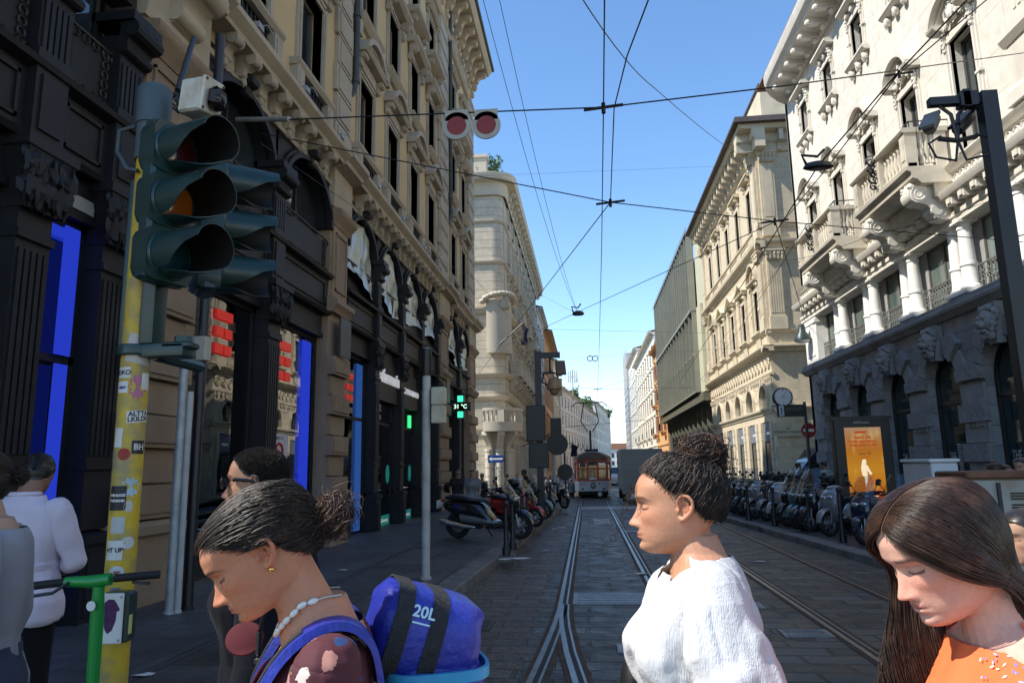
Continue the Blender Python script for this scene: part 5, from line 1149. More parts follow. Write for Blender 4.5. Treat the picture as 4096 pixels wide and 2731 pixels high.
b=onY(461, 802, g0.y-.05); p=MB(); p.cbox((b.x, g0.y-.06, b.z), (.21, .15, .30), .012); tag(p.build('junction_box', BEIGE), 'beige metal junction box on the dark post below the traffic light', 'junction box')
p=MB(); p.tube([(b.x-.02, g0.y-.05, b.z-.15), (b.x-.0, g0.y-.05, b.z-.25), (b.x-.1, g0.y, b.z-.35)], .016, 6); p.tube([(b.x-.02, g0.y-.05, b.z+.15), (b.x+.0, g0.y-.05, b.z+.28), (b.x-.08, g0.y, b.z+.4)], .016, 6); tag(p.build('cable', BLACK), 'black cable loops above and below the beige junction box', 'cable')
t, g0, z=vpole((978, 1330), (967, 800), .062, 'white painted steel pole with a dark sleeve at its top on the left pavement', 'white_pole', mat('worn white pole', (.46, .45, .42), .6, .15, 3, tint=(.22, .15, .1), tscale=2.5, tamt=.6))
p=MB(); p.lathe([(.075, z-.42), (.08, z-.4), (.08, z-.02), (.05, z)], (g0.x, g0.y, 0), 12); p.build('sleeve', BLACK, t)
a, b=onY(992, 890, g0.y), onY(992, 972, g0.y)
p=MB(); p.cbox((g0.x+.19, g0.y, (a.z+b.z)/2+.01), (.2, .16, (a.z-b.z)/2-.01), .015); tag(p.build('signal_box', mat('cream box', (.55, .50, .36), .6, .1, tint=(.3, .18, .1), tscale=4)), 'cream box facing away strapped to the white pole, upper and lower halves joined', 'signal box')
bpy.data.objects['signal_box'].scale=(1, 1, 1)
p=MB(); hh=(a.z-b.z)/2; p.cbox((g0.x+.19, g0.y, b.z+hh*1.5), (.21, .17, hh), .012); p.cbox((g0.x+.19, g0.y, b.z+hh*.49), (.205, .165, hh), .012); m_=bpy.data.objects['signal_box'].data; o_=p.build('tmp', m_.materials[0]); bpy.data.objects['signal_box'].data=o_.data; bpy.data.objects.remove(o_)
def bollard(x, y, label, h=.95, base=.13):
 t=thing('bollard', label, 'bollard', (x, y, base), 0, 'iron bollards along the kerbs'); p=MB(); p.lathe([(.075, 0), (.075, .12), (.05, .16), (.045, .5), (.055, .51), (.055, .55), (.042, .56), (.036, h-.12), (.05, h-.11), (.05, h-.09)], (0, 0, 0), 12); p.build('post', BLACK, t, world=False)
 p=MB(); p.ball((0, 0, h-.04), .055, 12, 8); p.build('finial', BLACK, t, world=False); return t
ordn=['nearest', 'second', 'third', 'fourth', 'fifth', 'sixth', 'seventh', 'eighth']
for i, (x, y) in enumerate(((1163, 1275), (1178, 1262), (1198, 1235), (1212, 1222), (1240, 1200), (1250, 1192), (1258, 1185), (1265, 1180))):
 g0=gnd(x, y, .13); bollard(g0.x, g0.y, 'black ball topped bollard on the left kerb, %s from the camera'%ordn[i])
for i, (x, y) in enumerate(((1937, 1245), (1860, 1222), (1780, 1208), (1720, 1195), (1690, 1180))):
 g0=gnd(x, y, .13); bollard(g0.x, g0.y, 'black ball topped bollard by the right row of scooters, %s from the camera'%ordn[i], h=1.05 if i==0 else .95)
def bar(p, a, b, w, h=None):
 a, b=Vector(a), Vector(b); t=(b-a).normalized(); u=Vector((0, 0, 1)) if abs(t.z)<.9 else Vector((0, 1, 0)); s=t.cross(u).normalized(); u=s.cross(t); h=h or w
 p.loft([[tuple(q+s*i*w/2+u*j*h/2) for i, j in ((-1, -1), (1, -1), (1, 1), (-1, 1))] for q in (a, b)])
def camera_unit(p, c, d, L=.34, r=.075):
 c=Vector(c); d=Vector(d).normalized(); s=d.cross(Vector((0, 0, 1))).normalized(); u=s.cross(d)
 p.loft([[tuple(c+d*x+s*r*k*cos(a)*q+u*r*sin(a)*q) for a in [2*pi*j/10 for j in range(10)] for k in (1,)] for x, q in ((-L/2, .8), (-L/2+.02, 1), (L/2-.02, 1), (L/2, .85))])
 p.loft([[tuple(c+d*x+s*i*r*1.15+u*j) for i, j in ((-1, r*.6), (-1, r*1.1), (1, r*1.1), (1, r*.6))] for x in (-L/2, L/2+.06)])
YP=8.6; a=onY(2335, 700, YP); b=onY(2298, 212, YP); px_=a.x
CP=thing('camera_pole', 'tall black square pole with a cantilever arm at the right edge', 'pole', (px_, YP, .13))
p=MB(); p.box(px_-.1, YP-.08, .13, px_+.08, YP+.08, b.z); p.build('post', BLACK, CP, smooth=0)
q=onY(2130, 218, YP); p=MB(); p.box(q.x, YP-.05, b.z-.13, px_-.1, YP+.05, b.z-.03); p.box(q.x+.34, YP-.07, b.z-.17, q.x+.54, YP+.07, b.z+.01); p.box(px_-.3, YP-.07, b.z-.18, px_-.22, YP+.07, b.z+.04); p.build('arm', BLACK, CP, smooth=0)
c=onY(2195, 285, YP); cb_=Vector((c.x, YP, b.z-.13))
p=MB(); p.tube([cb_+Vector((-.16, 0, 0)), cb_+Vector((-.04, 0, -.12)), cb_+Vector((0, 0, -.45))], .022, 6); p.tube([cb_+Vector((.16, 0, 0)), cb_+Vector((.04, 0, -.12)), cb_+Vector((0, 0, -.45))], .022, 6); p.tube([cb_+Vector((-.22, 0, -.42)), cb_+Vector((0, 0, -.46)), cb_+Vector((.22, 0, -.42))], .03, 6)
for sx in (-1, 1):p.tube([cb_+Vector((sx*.2, -.02, -.4)), cb_+Vector((sx*.36, -.05, -.5)), cb_+Vector((sx*.3, -.06, -.68)), cb_+Vector((sx*.06, -.02, -.72)), cb_+Vector((.0, 0, -.46))], .016, 6)
p.build('bracket', BLACK, CP)
p=MB(); camera_unit(p, onY(2140, 285, YP-.1), (-.55, -.6, -.75)); tag(p.build('security_camera', mm('dusty camera grey', (.16, .15, .14), .5)), 'tube shaped security camera pointing down, left one under the black arm', 'camera')
p=MB(); camera_unit(p, onY(2213, 285, YP+.1), (.6, .3, .55)); tag(p.build('security_camera', BLACK), 'dark security camera, right one under the black arm', 'camera')
YM=22.; a=onY(1243, 1150, YM); b=onY(1237, 808, YM)
CM=thing('camera_pole', 'black square pole with a short arm standing among the left scooters', 'pole', (a.x, YM, .13))
p=MB(); bar(p, (a.x, YM, .1), (a.x, YM, b.z), .2); p.build('post', BLACK, CM, smooth=0); q=onY(1286, 810, YM); p=MB(); p.box(a.x, YM-.07, b.z-.2, q.x, YM+.07, b.z-.03); p.build('arm', BLACK, CM, smooth=0)
p=MB(); cb_=Vector((onY(1263, 830, YM).x, YM, b.z-.2)); p.tube([cb_, cb_+Vector((0, 0, -.5))], .035, 6)
for sx in (-1, 1):p.tube([cb_+Vector((0, 0, -.45)), cb_+Vector((sx*.2, -.05, -.5)), cb_+Vector((sx*.26, -.05, -.75)), cb_+Vector((sx*.1, 0, -.85))], .03, 6)
p.build('bracket', BLACK, CM); p=MB(); camera_unit(p, cb_+Vector((.3, -.1, -.35)), (.1, -.3, -1), .4, .13); tag(p.build('security_camera', mm('brown camera', (.10, .06, .045), .5)), 'brown security camera under the arm of the middle black pole', 'camera')
a2=onY(1273, 893, YM); p=MB(); p.lathe([(.22, -.02), (.24, .05), (.16, .3), (.07, .36), (.03, .37)], (a2.x, YM, a2.z), 14); p.ball((a2.x, YM, a2.z-.05), .15, 12, 8); p.tube([(a2.x, YM, a2.z+.36), (a2.x-.05, YM, a2.z+.55), (a2.x-.4, YM, a2.z+.5)], .025, 6); tag(p.build('dome_camera', mm('tan dome', (.35, .22, .13), .4)), 'tan dome camera on a hook beside the middle black pole', 'camera')
def signback(x0, y0, x1, y1, Y, label, m=BLACK, name='sign_panel', depth=.08):
 a, b=onY(x0, y0, Y), onY(x1, y1, Y); p=MB(); p.cbox(((a.x+b.x)/2, Y, (a.z+b.z)/2), (abs(b.x-a.x), depth, abs(a.z-b.z)), .02); return tag(p.build(name, m), label, 'sign')
signback(1208, 931, 1254, 1013, 21.8, 'large black sign panel seen from behind on the middle black pole'); signback(1214, 1016, 1261, 1074, 21.9, 'wide black sign panel below the large one on the middle black pole')
t, g0, z=vpole((1275, 1165), (1267, 960), .06, 'tall thin white signpost right of the middle black pole', 'signpost', LGREY)
signback(1264, 960, 1290, 1001, g0.y-.05, 'square sign seen from behind on the thin white signpost', BLACK)
p=MB(); c=onY(1280, 1020, g0.y); p.lathe([(.42, -.02), (.42, .02)], (c.x, c.y-.1, c.z), 20, 'y'); tag(p.build('round_sign', BLACK), 'round sign seen from behind on the thin white signpost', 'sign')
p=MB(); c=onY(1298, 1084, g0.y+2); p.lathe([(.33, -.02), (.33, .02)], (c.x, c.y, c.z), 20, 'y'); p.tube([(c.x, c.y+.04, 0), (c.x, c.y+.04, c.z+.8)], .04, 6); tag(p.build('round_sign', BLACK), 'smaller round sign on its own post nearer the tram', 'sign')
t, g0, z=vpole((1140, 1130), (1139, 1052), .04, 'slim post of the blue arrow sign by the pale palazzo', 'signpost', LGREY)
a, b=onY(1121, 1045, g0.y), onY(1157, 1062, g0.y); sg=thing('arrow_sign', 'blue one way sign with a white arrow pointing left', 'sign', ((a.x+b.x)/2, g0.y-.06, (a.z+b.z)/2))
p=MB(); p.cbox(((a.x+b.x)/2, g0.y-.06, (a.z+b.z)/2), (b.x-a.x, .03, a.z-b.z), .01); p.build('panel', mm('sign blue', (.015, .05, .22), .4), sg)
p=MB(); x0, x1, zc_, h=a.x, b.x, (a.z+b.z)/2, a.z-b.z; w_=x1-x0
p.prism([(x0+w_*.06, zc_), (x0+w_*.26, zc_+h*.32), (x0+w_*.22, zc_+h*.1), (x1-w_*.06, zc_+h*.1), (x1-w_*.06, zc_-h*.1), (x0+w_*.22, zc_-h*.1), (x0+w_*.26, zc_-h*.32)], lambda u, v, d:(u, g0.y-.078-d, v), 0, .004); p.build('arrow', WHITEP, sg)
pc=onX(1059, 934, XL+.6); t=thing('pharmacy_cross', 'green lit pharmacy cross sign showing the temperature on the left facade', 'sign', tuple(pc))
k=pc.y/28.; p=MB(); p.box(pc.x-.42*k, pc.y-.1, pc.z-.17*k, pc.x+.40*k, pc.y+.1, pc.z+.17*k); p.box(pc.x-.16*k, pc.y-.1, pc.z-.46*k, pc.x+.14*k, pc.y+.1, pc.z+.46*k); p.box(XL, pc.y-.05, pc.z-.05, pc.x, pc.y+.05, pc.z+.05); p.build('case', BLACK, t, smooth=0)
GRN=emis('green led', (.04, .75, .38), 1.0); 
for e in (-1, 1):p=MB(); p.box(pc.x-.12*k, pc.y-.115, pc.z+e*.31*k-.12*k, pc.x+.10*k, pc.y-.1, pc.z+e*.31*k+.12*k); p.build('led_panel', GRN, t, smooth=0)
text('led_lettering', '31 °C', .22*k, emis('white green led', (.6, 1, .75), .9), t, frameM((pc.x-.01, pc.y-.105, pc.z), (1, 0, 0), (0, 0, 1)), .003, bold=.004)
YA=17.; a, b=onY(1912, 962, YA), onY(2068, 1195, YA); A=thing('advertising_panel', 'black framed advertising screen with an orange lit poster on the right pavement', 'advertising panel', ((a.x+b.x)/2, YA, .13))
x0, x1, z1, z0=a.x, b.x, a.z, b.z+.1
p=MB(); p.cbox(((x0+x1)/2, YA+.12, (z0+z1)/2), (x1-x0, .24, z1-z0), .02); p.box(x0-.04, YA-.02, z1-.03, x1+.04, YA+.28, z1+.05); p.box(x0+.15, YA+.04, .13, x1-.15, YA+.2, z0); p.build('case', BLACK, A)
a, b=onY(1938, 982, YA), onY(2040, 1158, YA); u0, u1, v1, v0=a.x, b.x, a.z, b.z
m, nt_, N, L=newmat('lit orange poster'); o=N.new('ShaderNodeOutputMaterial'); e=N.new('ShaderNodeEmission'); L.new(e.outputs[0], o.inputs[0]); tc=N.new('ShaderNodeTexCoord'); sp_=N.new('ShaderNodeSeparateXYZ'); L.new(tc.outputs['Generated'], sp_.inputs[0]); r=N.new('ShaderNodeValToRGB'); L.new(sp_.outputs[2], r.inputs[0])
cr=r.color_ramp; cr.elements[0].color=(.50, .07, .012, 1); cr.elements[0].position=0; cr.elements[1].color=(.55, .33, .20, 1); cr.elements[1].position=1
for ps, cc_ in ((.15, (.50, .07, .012, 1)), (.155, (.62, .20, .015, 1)), (.45, (.75, .33, .03, 1)), (.7, (.60, .22, .03, 1)), (.88, (.55, .26, .10, 1))):el_=cr.elements.new(ps); el_.color=cc_
n_=N.new('ShaderNodeTexNoise'); n_.inputs['Scale'].default_value=3; L.new(tc.outputs['Generated'], n_.inputs[0]); mx_=N.new('ShaderNodeMixRGB'); mx_.blend_type='SCREEN'; mx_.inputs[2].default_value=(.5, .35, .1, 1); rr_=N.new('ShaderNodeMapRange'); rr_.inputs[1].default_value=.55; rr_.inputs[2].default_value=.75; L.new(n_.outputs[0], rr_.inputs[0]); L.new(rr_.outputs[0], mx_.inputs[0]); L.new(r.outputs[0], mx_.inputs[1]); L.new(mx_.outputs[0], e.inputs[0]); e.inputs[1].default_value=.33
p=MB(); p.box(u0, YA-.012, v0, u1, YA-.004, v1); scr=p.build('screen', m, A, smooth=0)
W=u1-u0; H=v1-v0; FA=lambda u, v:frameM((u0+W*u, YA-.014, v0+H*v), (1, 0, 0), (0, 0, 1))
RI=emis('poster red ink', (.42, .05, .01), .5); WI=emis('poster white', (.8, .75, .6), .5)
text('poster_lettering', 'Sapevi che\nil pass giornaliero\ncosta solo 4,50€', H*.05, RI, A, FA(.48, .82), .001, bold=.003)
text('poster_lettering', 'Per velocità e confort', H*.022, RI, A, FA(.5, .70), .001); text('poster_lettering', 'bike Mi', H*.05, emis('poster dark ink', (.1, .05, .03), .4), A, FA(.5, .655), .001, shear=.3); text('poster_lettering', 'brightyou', H*.035, RI, A, FA(.5, .61), .001)
text('poster_lettering', 'Vivi lo splendore\nProvalo per noi', H*.035, WI, A, FA(.5, .09), .001, bold=.002); text('poster_lettering', 'IGPDecaux', .075, mm('pale print', (.5, .5, .5)), A, frameM(((x0+x1)/2, YA-.01, z1-.09), (1, 0, 0), (0, 0, 1)), .001)
p=MB(); F3=lambda u, v, d:(u0+W*u, YA-.0135-d, v0+H*v)
for q in ([(.30, .95), (.62, .95), (.57, .925), (.25, .925)],):p.prism(q, F3, 0, .001)
p.build('poster_badge', RI, A)
p=MB(); p.prism([(.42, .58), (.5, .585), (.53, .55), (.5, .52), (.55, .5), (.62, .42), (.66, .40), (.6, .38), (.52, .44), (.52, .34), (.48, .24), (.44, .24), (.44, .34), (.38, .38), (.36, .46), (.38, .51)], F3, 0, .001); p.build('poster_rider', emis('poster pale figure', (.85, .7, .5), .55), A)
p=MB(); 
for e in (.28, .72):p.torus((u0+W*e, YA-.016, v0+H*.24), W*.14, .012, 'y', 20, 4)
p.tube([(u0+W*.28, YA-.016, v0+H*.24), (u0+W*.48, YA-.016, v0+H*.26), (u0+W*.68, YA-.016, v0+H*.38), (u0+W*.72, YA-.016, v0+H*.24)], .012, 5); p.build('poster_bicycle', emis('poster bike', (.5, .08, .03), .5), A)
YC=29.; c=onY(1797, 912, YC); r=.36; CK=thing('street_clock', 'round white faced street clock on a dark signpost', 'clock', (c.x, YC, .13))
p=MB(); p.lathe([(r, -.1), (r+.02, -.08), (r+.02, .08), (r, .1), (r*.86, .1)], (c.x, YC, c.z), 28, 'y'); p.build('case', BLACK, CK); p=MB(); p.lathe([(r*.9, -.115), (r*.9, -.1)], (c.x, YC, c.z), 28, 'y'); p.build('dial', mm('clock white', (.66, .68, .72), .4), CK)
p=MB()
for k in range(12):t=2*pi*k/12; q=Vector((c.x+r*.76*sin(t), YC-.12, c.z+r*.76*cos(t))); d=Vector((sin(t), 0, cos(t))); bar(p, q-d*.03, q+d*(.03 if k%3 else .05), .018 if k%3 else .03, .004)
p.build('hour_marks', BLACK, CK, smooth=0)
for nm, t, L_, wd in (('hour_hand', radians(122), .2, .03), ('minute_hand', radians(30), .29, .022)):p=MB(); d=Vector((sin(t), 0, cos(t))); q=Vector((c.x, YC-.125, c.z)); bar(p, q-d*.05, q+d*L_, wd, .006); p.build(nm, BLACK, CK, smooth=0)
a, b=onY(1783, 930, YC), onY(1849, 956, YC); p=MB(); p.tube([(b.x+.02, YC, .13), (b.x+.02, YC, a.z+.1)], .06, 8); p.box(c.x-.05, YC-.03, a.z, c.x+.05, YC+.03, c.z-r); p.build('post', BLACK, CK)
sg=thing('direction_sign', 'black direction sign with a white arrow below the street clock', 'sign', ((a.x+b.x)/2, YC, b.z)); p=MB(); p.cbox(((a.x+b.x)/2, YC-.04, (a.z+b.z)/2), (b.x-a.x, .1, a.z-b.z), .01); p.build('panel', BLACK, sg)
p=MB(); w_=(b.x-a.x); p.box(a.x+.06*w_, YC-.1, b.z+.03, a.x+.24*w_, YC-.092, a.z-.03); p.build('arrow_field', mm('pale sign', (.5, .55, .62), .5), sg)
p=MB(); cx=a.x+.15*w_; zc_=(a.z+b.z)/2; bar(p, (cx, YC-.103, zc_-.14), (cx, YC-.103, zc_+.12), .035, .004); bar(p, (cx-.09, YC-.103, zc_+.03), (cx+.01, YC-.103, zc_+.13), .035, .004); bar(p, (cx+.09, YC-.103, zc_+.03), (cx-.01, YC-.103, zc_+.13), .035, .004); p.build('arrow', BLACK, sg)
text('sign_lettering', 'Vintage Watches Milano\nLUXURY TIMEPIECES', .085, mm('dull gold', (.16, .17, .10)), sg, frameM((a.x+.62*w_, YC-.096, zc_+.06), (1, 0, 0), (0, 0, 1)), .002, sx=.85)
c=onY(1857, 988, 31.); p=MB(); p.lathe([(.3, -.015), (.3, .015)], (c.x, 31., c.z), 24, 'y'); ne=tag(p.build('no_entry_sign', mm('sign red', (.35, .01, .012), .4)), 'round red no entry sign on the post at the side street corner', 'sign'); p=MB(); p.box(c.x-.22, 30.97, c.z-.055, c.x+.22, 30.98, c.z+.055); p.build('bar', WHITEP, ne)
a=onY(1810, 988, 39.2); p=MB(); p.box(a.x-.85, 39.16, a.z-.3, a.x+.85, 39.2, a.z+.3); t=tag(p.build('street_sign', mm('stone street sign', (.50, .44, .32), .8)), 'pale stone street name plaque on the cream palazzo end wall', 'sign'); text('sign_lettering', 'VIA\nFABRIZIO PORRONE', .17, mm('dark engraving', (.1, .085, .06)), t, frameM((a.x, 39.155, a.z), (1, 0, 0), (0, 0, 1)), .003)
def cabinet(x0, y0, x1, Y, dep, m, label, topm=None, lid=.03, rz=0):
 a=onY(x0, y0, Y); b=onY(x1, y0, Y); t=thing('cabinet', label, 'utility cabinet', ((a.x+b.x)/2, Y, .13)); w_=b.x-a.x; z=a.z
 p=MB(); p.cbox(((a.x+b.x)/2, Y+dep/2, (z+.13)/2), (w_, dep, z-.13), .015); p.box(a.x-.01, Y-.02, .13, b.x+.01, Y+dep, .25); bd_=p.build('body', m, t)
 p=MB(); p.cbox(((a.x+b.x)/2, Y+dep/2, z+lid/2), (w_+.05, dep+.05, lid), min(.012, lid*.3)); p.build('lid', topm or m, t); return t, a, b, z
cabinet(2137, 1062, 2200, 10.5, .9, mat('pale grey cabinet', (.60, .60, .60), .6, .06), 'smooth pale grey utility cabinet behind the rusty topped one', None, .05)
t, a, b, z=cabinet(2225, 1100, 2420, 6.2, .5, mat('grey beige cabinet paint', (.33, .32, .28), .6, .12, 2, tint=(.2, .13, .07), tscale=2.5, tamt=.8), 'large grey beige utility cabinet with a rusty brown top at the right', mat('rusty lid', (.14, .06, .03), .75, .3, 5), .06)
p=MB()
for k in range(2):
 for j in range(3):p.box(a.x+.3, 6.185, z-.12-k*.09-j*.022, a.x+.42, 6.2, z-.108-k*.09-j*.022)
p.box(a.x+.2, 6.18, .3, a.x+.225, 6.2, z-.03); p.build('vent', mm('dark vent', (.04, .035, .03)), t, smooth=0)
a, b=onY(1587, 1001, 27.), onY(1610, 1030, 27.); p=MB(); p.box(a.x, 26.97, b.z-.2, b.x, 27., a.z); p.tube([((a.x+b.x)/2, 27.05, 0), ((a.x+b.x)/2, 27.05, a.z)], .04, 6); t=tag(p.build('zone_sign', WHITEP), 'white zone sign with a red crossed circle behind the curly bun', 'sign')
text('sign_lettering', 'zona', .13, mm('black ink', (.02, .02, .02)), t, frameM(((a.x+b.x)/2, 26.965, a.z-.12), (1, 0, 0), (0, 0, 1)), .002); p=MB(); p.torus(((a.x+b.x)/2, 26.96, a.z-.32), .1, .025, 'y', 18, 5); p.tube([((a.x+b.x)/2-.12, 26.95, a.z-.42), ((a.x+b.x)/2+.13, 26.95, a.z-.22)], .022, 5); p.build('red_mark', M_['red ink'], t)
TY=38.5; g0=gnd(1364, 1142); TX=.26; t=TR_=thing('tram', 'old orange, grey and white tram number 1754 on line 19 coming up the street', 'tram', (TX, TY, 0))
TW_=1.95; hw=TW_/2; rz=onY(1364, 1040, TY).z
TRED=mat('tram orange red', (.42, .045, .018), .4, .1); TGR=mat('tram pale grey', (.52, .52, .50), .5, .08); TDK=mat('tram dark underbody', (.015, .014, .013), .7, .2); TBR=mat('tram brown grey', (.09, .07, .055), .5, .15)
def troof(x):return x
zb_, zm, zr=.36, .88, rz-.30
def tsec(y, k, z0, z1):return [(TX-hw*k, y, z0), (TX+hw*k, y, z0), (TX+hw*k, y, z1), (TX-hw*k, y, z1)]
p=MB(); p.loft([tsec(TY, .78, zb_, zm), tsec(TY+.7, 1, zb_, zm), tsec(TY+11, 1, zb_, zm)]); p.build('lower_body', TGR, t, smooth=0)
p=MB()
for z0, z1 in ((zm, zm+.12), (zr-.2, zr), (zr-.56, zr-.48)):p.loft([tsec(TY, .78, z0, z1), tsec(TY+.7, 1, z0, z1), tsec(TY+11, 1, z0, z1)])
for x in (-.76, -.27, .27, .76):p.box(TX+x*hw/.98-.055, TY-.03, zm, TX+x*hw/.98+.055, TY+.06, zr)
for sx in (-1, 1):
 for k in range(9):y=TY+.7+k*1.25; p.box(TX+sx*(hw-.03)-.03, y, zm, TX+sx*(hw-.03)+.03, y+.1, zr)
p.build('window_posts', TRED, t, smooth=0)
p=MB(); p.loft([tsec(TY+.05, .75, zm, zr-.3), tsec(TY+.75, .97, zm, zr-.3), tsec(TY+10.9, .97, zm, zr-.3)]); p.build('windows', mat('tram glass', (.02, .022, .022), .05, .4, 2, spec=.8), t, smooth=0)
p=MB(); rings=[]
for y, k in ((TY-.12, .8), (TY+.1, .9), (TY+.7, 1.05), (TY+11, 1.05)):rings.append([(TX+hw*k*x, y, zr+z*(1 if y>TY else .9)) for x, z in ((-1, 0), (1, 0), (.92, .14), (.5, .34), (0, .42), (-.5, .34), (-.92, .14))])
p.loft(rings); p.build('roof', TBR, t, smooth=60)
p=MB(); p.box(TX-hw*.8, TY+.3, .12, TX+hw*.8, TY+10.6, zb_); p.box(TX-hw*.7, TY-.1, .2, TX+hw*.7, TY+.3, zb_-.02); p.box(TX-hw*.8, TY-.16, zb_-.06, TX+hw*.8, TY, zb_); p.build('underframe', TDK, t, smooth=0)
for y in (1.6, 3.0, 8.0, 9.4):
 for sx in (-1, 1):p=MB(); p.lathe([(.3, -.06), (.32, -.05), (.32, .05), (.3, .06)], (TX+sx*.62, TY+y, .32), 16, 'x'); p.build('wheel', TDK, t)
p=MB(); p.lathe([(.14, -.07), (.14, -.02), (.1, .0)], (TX, TY-.0, zm-.25), 20, 'y'); p.build('headlight', mm('headlight ring', (.06, .05, .045), .4), t); p=MB(); p.ball((TX, TY-.06, zm-.25), .09, 14, 8, (1, .4, 1)); p.build('headlight_glass', mm('lamp glass', (.35, .33, .28), .1), t)
for sx in (-1, 1):p=MB(); p.lathe([(.055, -.05), (.055, 0)], (TX+sx*.55, TY, zb_+.12), 14, 'y'); p.build('tail_lamp', mm('dark lamp', (.05, .03, .025), .3), t)
p=MB(); p.lathe([(.1, -.12), (.12, -.08), (.05, 0)], (TX+.34, TY-.1, .2), 14, 'y'); p.build('fog_lamp', mm('pale lamp', (.55, .5, .4), .3), t)
text('fleet_number', '1754', .13, mm('black ink', (.02, .02, .02)), t, frameM((TX, TY-.012, zm-.075), (1, 0, 0), (0, 0, 1)), .004, bold=.004); text('advert_lettering', 'EX1000\nal Brambino', .085, M_['red ink'], t, frameM((TX-.5, TY-.012, zm-.13), (1, 0, 0), (0, 0, 1)), .003)
p=MB(); p.lathe([(.045, -.004), (.045, .004)], (TX+.33, TY-.012, zm-.12), 12, 'y'); p.box(TX+.42, TY-.014, zm-.135, TX+.66, TY-.01, zm-.11); p.build('advert_mark', M_['red ink'], t)
p=MB(); p.box(TX-.66, TY-.03, zr-.42, TX-.36, TY-.0, zr-.1); p.build('route_board', BLACK, t); text('route_number', '19', .26, mm('dull red lettering', (.3, .1, .07)), t, frameM((TX-.5, TY-.035, zr-.27), (1, 0, 0), (0, 0, 1)), .003)
p=MB(); p.box(TX-.24, TY-.02, zr-.34, TX+.24, TY, zr-.12); p.build('destination_board', mm('dim board', (.06, .06, .06)), t); p=MB(); p.box(TX-.2, TY-.03, zm+.08, TX+.2, TY-.01, zm+.16); p.build('notice', WHITEP, t)
p=MB(); p.box(TX-.35, TY+2.0, zr+.42, TX+.35, TY+3.4, zr+.55); p.tube([(TX-.05, TY+2.6, zr+.5), (TX-.05, TY+2.5, zr+1.6)], .06, 6)
pz=onY(1358, 925, TY+2).z
for sx in (-1, 1):p.tube([(TX-.05+sx*.15, TY+2.5, zr+1.55), (TX-.05+sx*.5, TY+2.2, zr+2.1), (TX-.05+sx*.3, TY+1.8, pz)], .03, 5)
p.tube([(TX-1.0, TY+1.8, pz-.2), (TX-.8, TY+1.8, pz), (TX+.7, TY+1.8, pz), (TX+.95, TY+1.8, pz-.2)], .03, 5); p.build('pantograph', TDK, t)
p=MB(); p.ball((TX-.05, TY+.9, 2.05), .13, 10, 8); p.blob((TX-.02, TY+1.0, 1.7), .3, (1, .7, 1), 3, .1)
def vehicle(name, label, cat, X, Y, L, W, H, m, kind='van', rz=0):
 t=thing(name, label, cat, (X, Y, 0), rz); w=W/2; G=mm('vehicle glass', (.015, .02, .025), .05, spec=.9)
 if kind=='truck':
  p=MB(); p.cbox((0, L*.62, H*.58), (W, L*.72, H*.78), .03); p.build('box_body', m, t, world=False); p=MB(); p.box(-w, .0, .4, w, L*.3, H*.62); p.build('cab', m, t, world=False)
 elif kind=='van':
  pr_=[(0, .35), (-.0, .75), (.1, 1.0), (.75, 1.15), (1.65, H-.08), (1.9, H), (L, H), (L, .35)]
  p=MB(); p.loft([[(x*w*q, y, z if z<1.1 else z) for y, z in pr_] for x, q in ((-1, 1), (1, 1))]); p.build('body', m, t, world=False, bevel=.04)
  p=MB(); p.add([(-w*.9, .82, 1.19), (w*.9, .82, 1.19), (w*.86, 1.62, H-.12), (-w*.86, 1.62, H-.12)], [(0, 1, 2, 3)]); p.T=lambda q:(q[0], q[1]-.012, q[2]+.012); p.v=[p.T(v) for v in p.v]; p.build('windscreen', G, t, world=False)
  for sx in (-1, 1):p=MB(); p.add([(sx*(w+.006), 1.1, 1.2), (sx*(w+.006), 1.75, H-.2), (sx*(w+.006), 2.6, H-.2), (sx*(w+.006), 2.6, 1.2)], [(0, 1, 2, 3)]); p.build('side_window', G, t, world=False); p=MB(); p.cbox((sx*w*.75, -.0, .8), (.3, .06, .16), .02); p.build('headlight', mm('lamp glass', (.4, .4, .4), .1), t, world=False); p=MB(); p.cbox((sx*(w+.12), 1.1, 1.3), (.14, .08, .22), .02); p.build('mirror', BLACK, t, world=False)
 else:
  pr_=[(0, .3), (0, .65), (.15, .78), (1.1, .92), (1.8, H), (3.2, H), (L-.35, .98), (L, .9), (L, .3)]
  p=MB(); p.loft([[(x*w, y, z) for y, z in pr_] for x in (-1, 1)]); p.build('body', m, t, world=False, bevel=.04); p=MB(); p.add([(-w*.85, 1.12, .95), (w*.85, 1.12, .95), (w*.8, 1.72, H-.04), (-w*.8, 1.72, H-.04)], [(0, 1, 2, 3)]); p.v=[(a, b-.015, c+.015) for a, b, c in p.v]; p.build('windscreen', G, t, world=False)
 for y in (L*.2, L*.8):
  for sx in (-1, 1):p=MB(); p.lathe([(.2, -.09), (.31, -.08), (.31, .08), (.2, .09)], (sx*(w-.08), y, .31), 16, 'x'); p.build('wheel', RUBBER, t, world=False)
 return t
vehicle('truck', 'grey box truck on the second track behind the curly haired woman', 'truck', onY(1482, 1100, 33).x, 33., 6, 1.95, 2.5, mat('truck grey', (.22, .22, .21), .6, .1), 'truck')
vehicle('van', 'dark van with a sky reflecting windscreen at the side street corner', 'van', 8.9, 35.6, 5, 1.9, 2.35, mat('van dark blue', (.012, .016, .026), .3, .05, coat=.6), 'van', radians(-90))
vehicle('car', 'white car far down the street right of the tram', 'car', onY(1408, 1095, 62).x, 62., 4.2, 1.7, 1.5, mat('car white', (.6, .6, .6), .3, .03, coat=.6), 'car')
vehicle('car', 'dark car parked behind the white car far down the street', 'car', onY(1421, 1098, 66).x, 66., 4.2, 1.7, 1.45, mat('car dark', (.02, .02, .022), .3, .03, coat=.6), 'car')
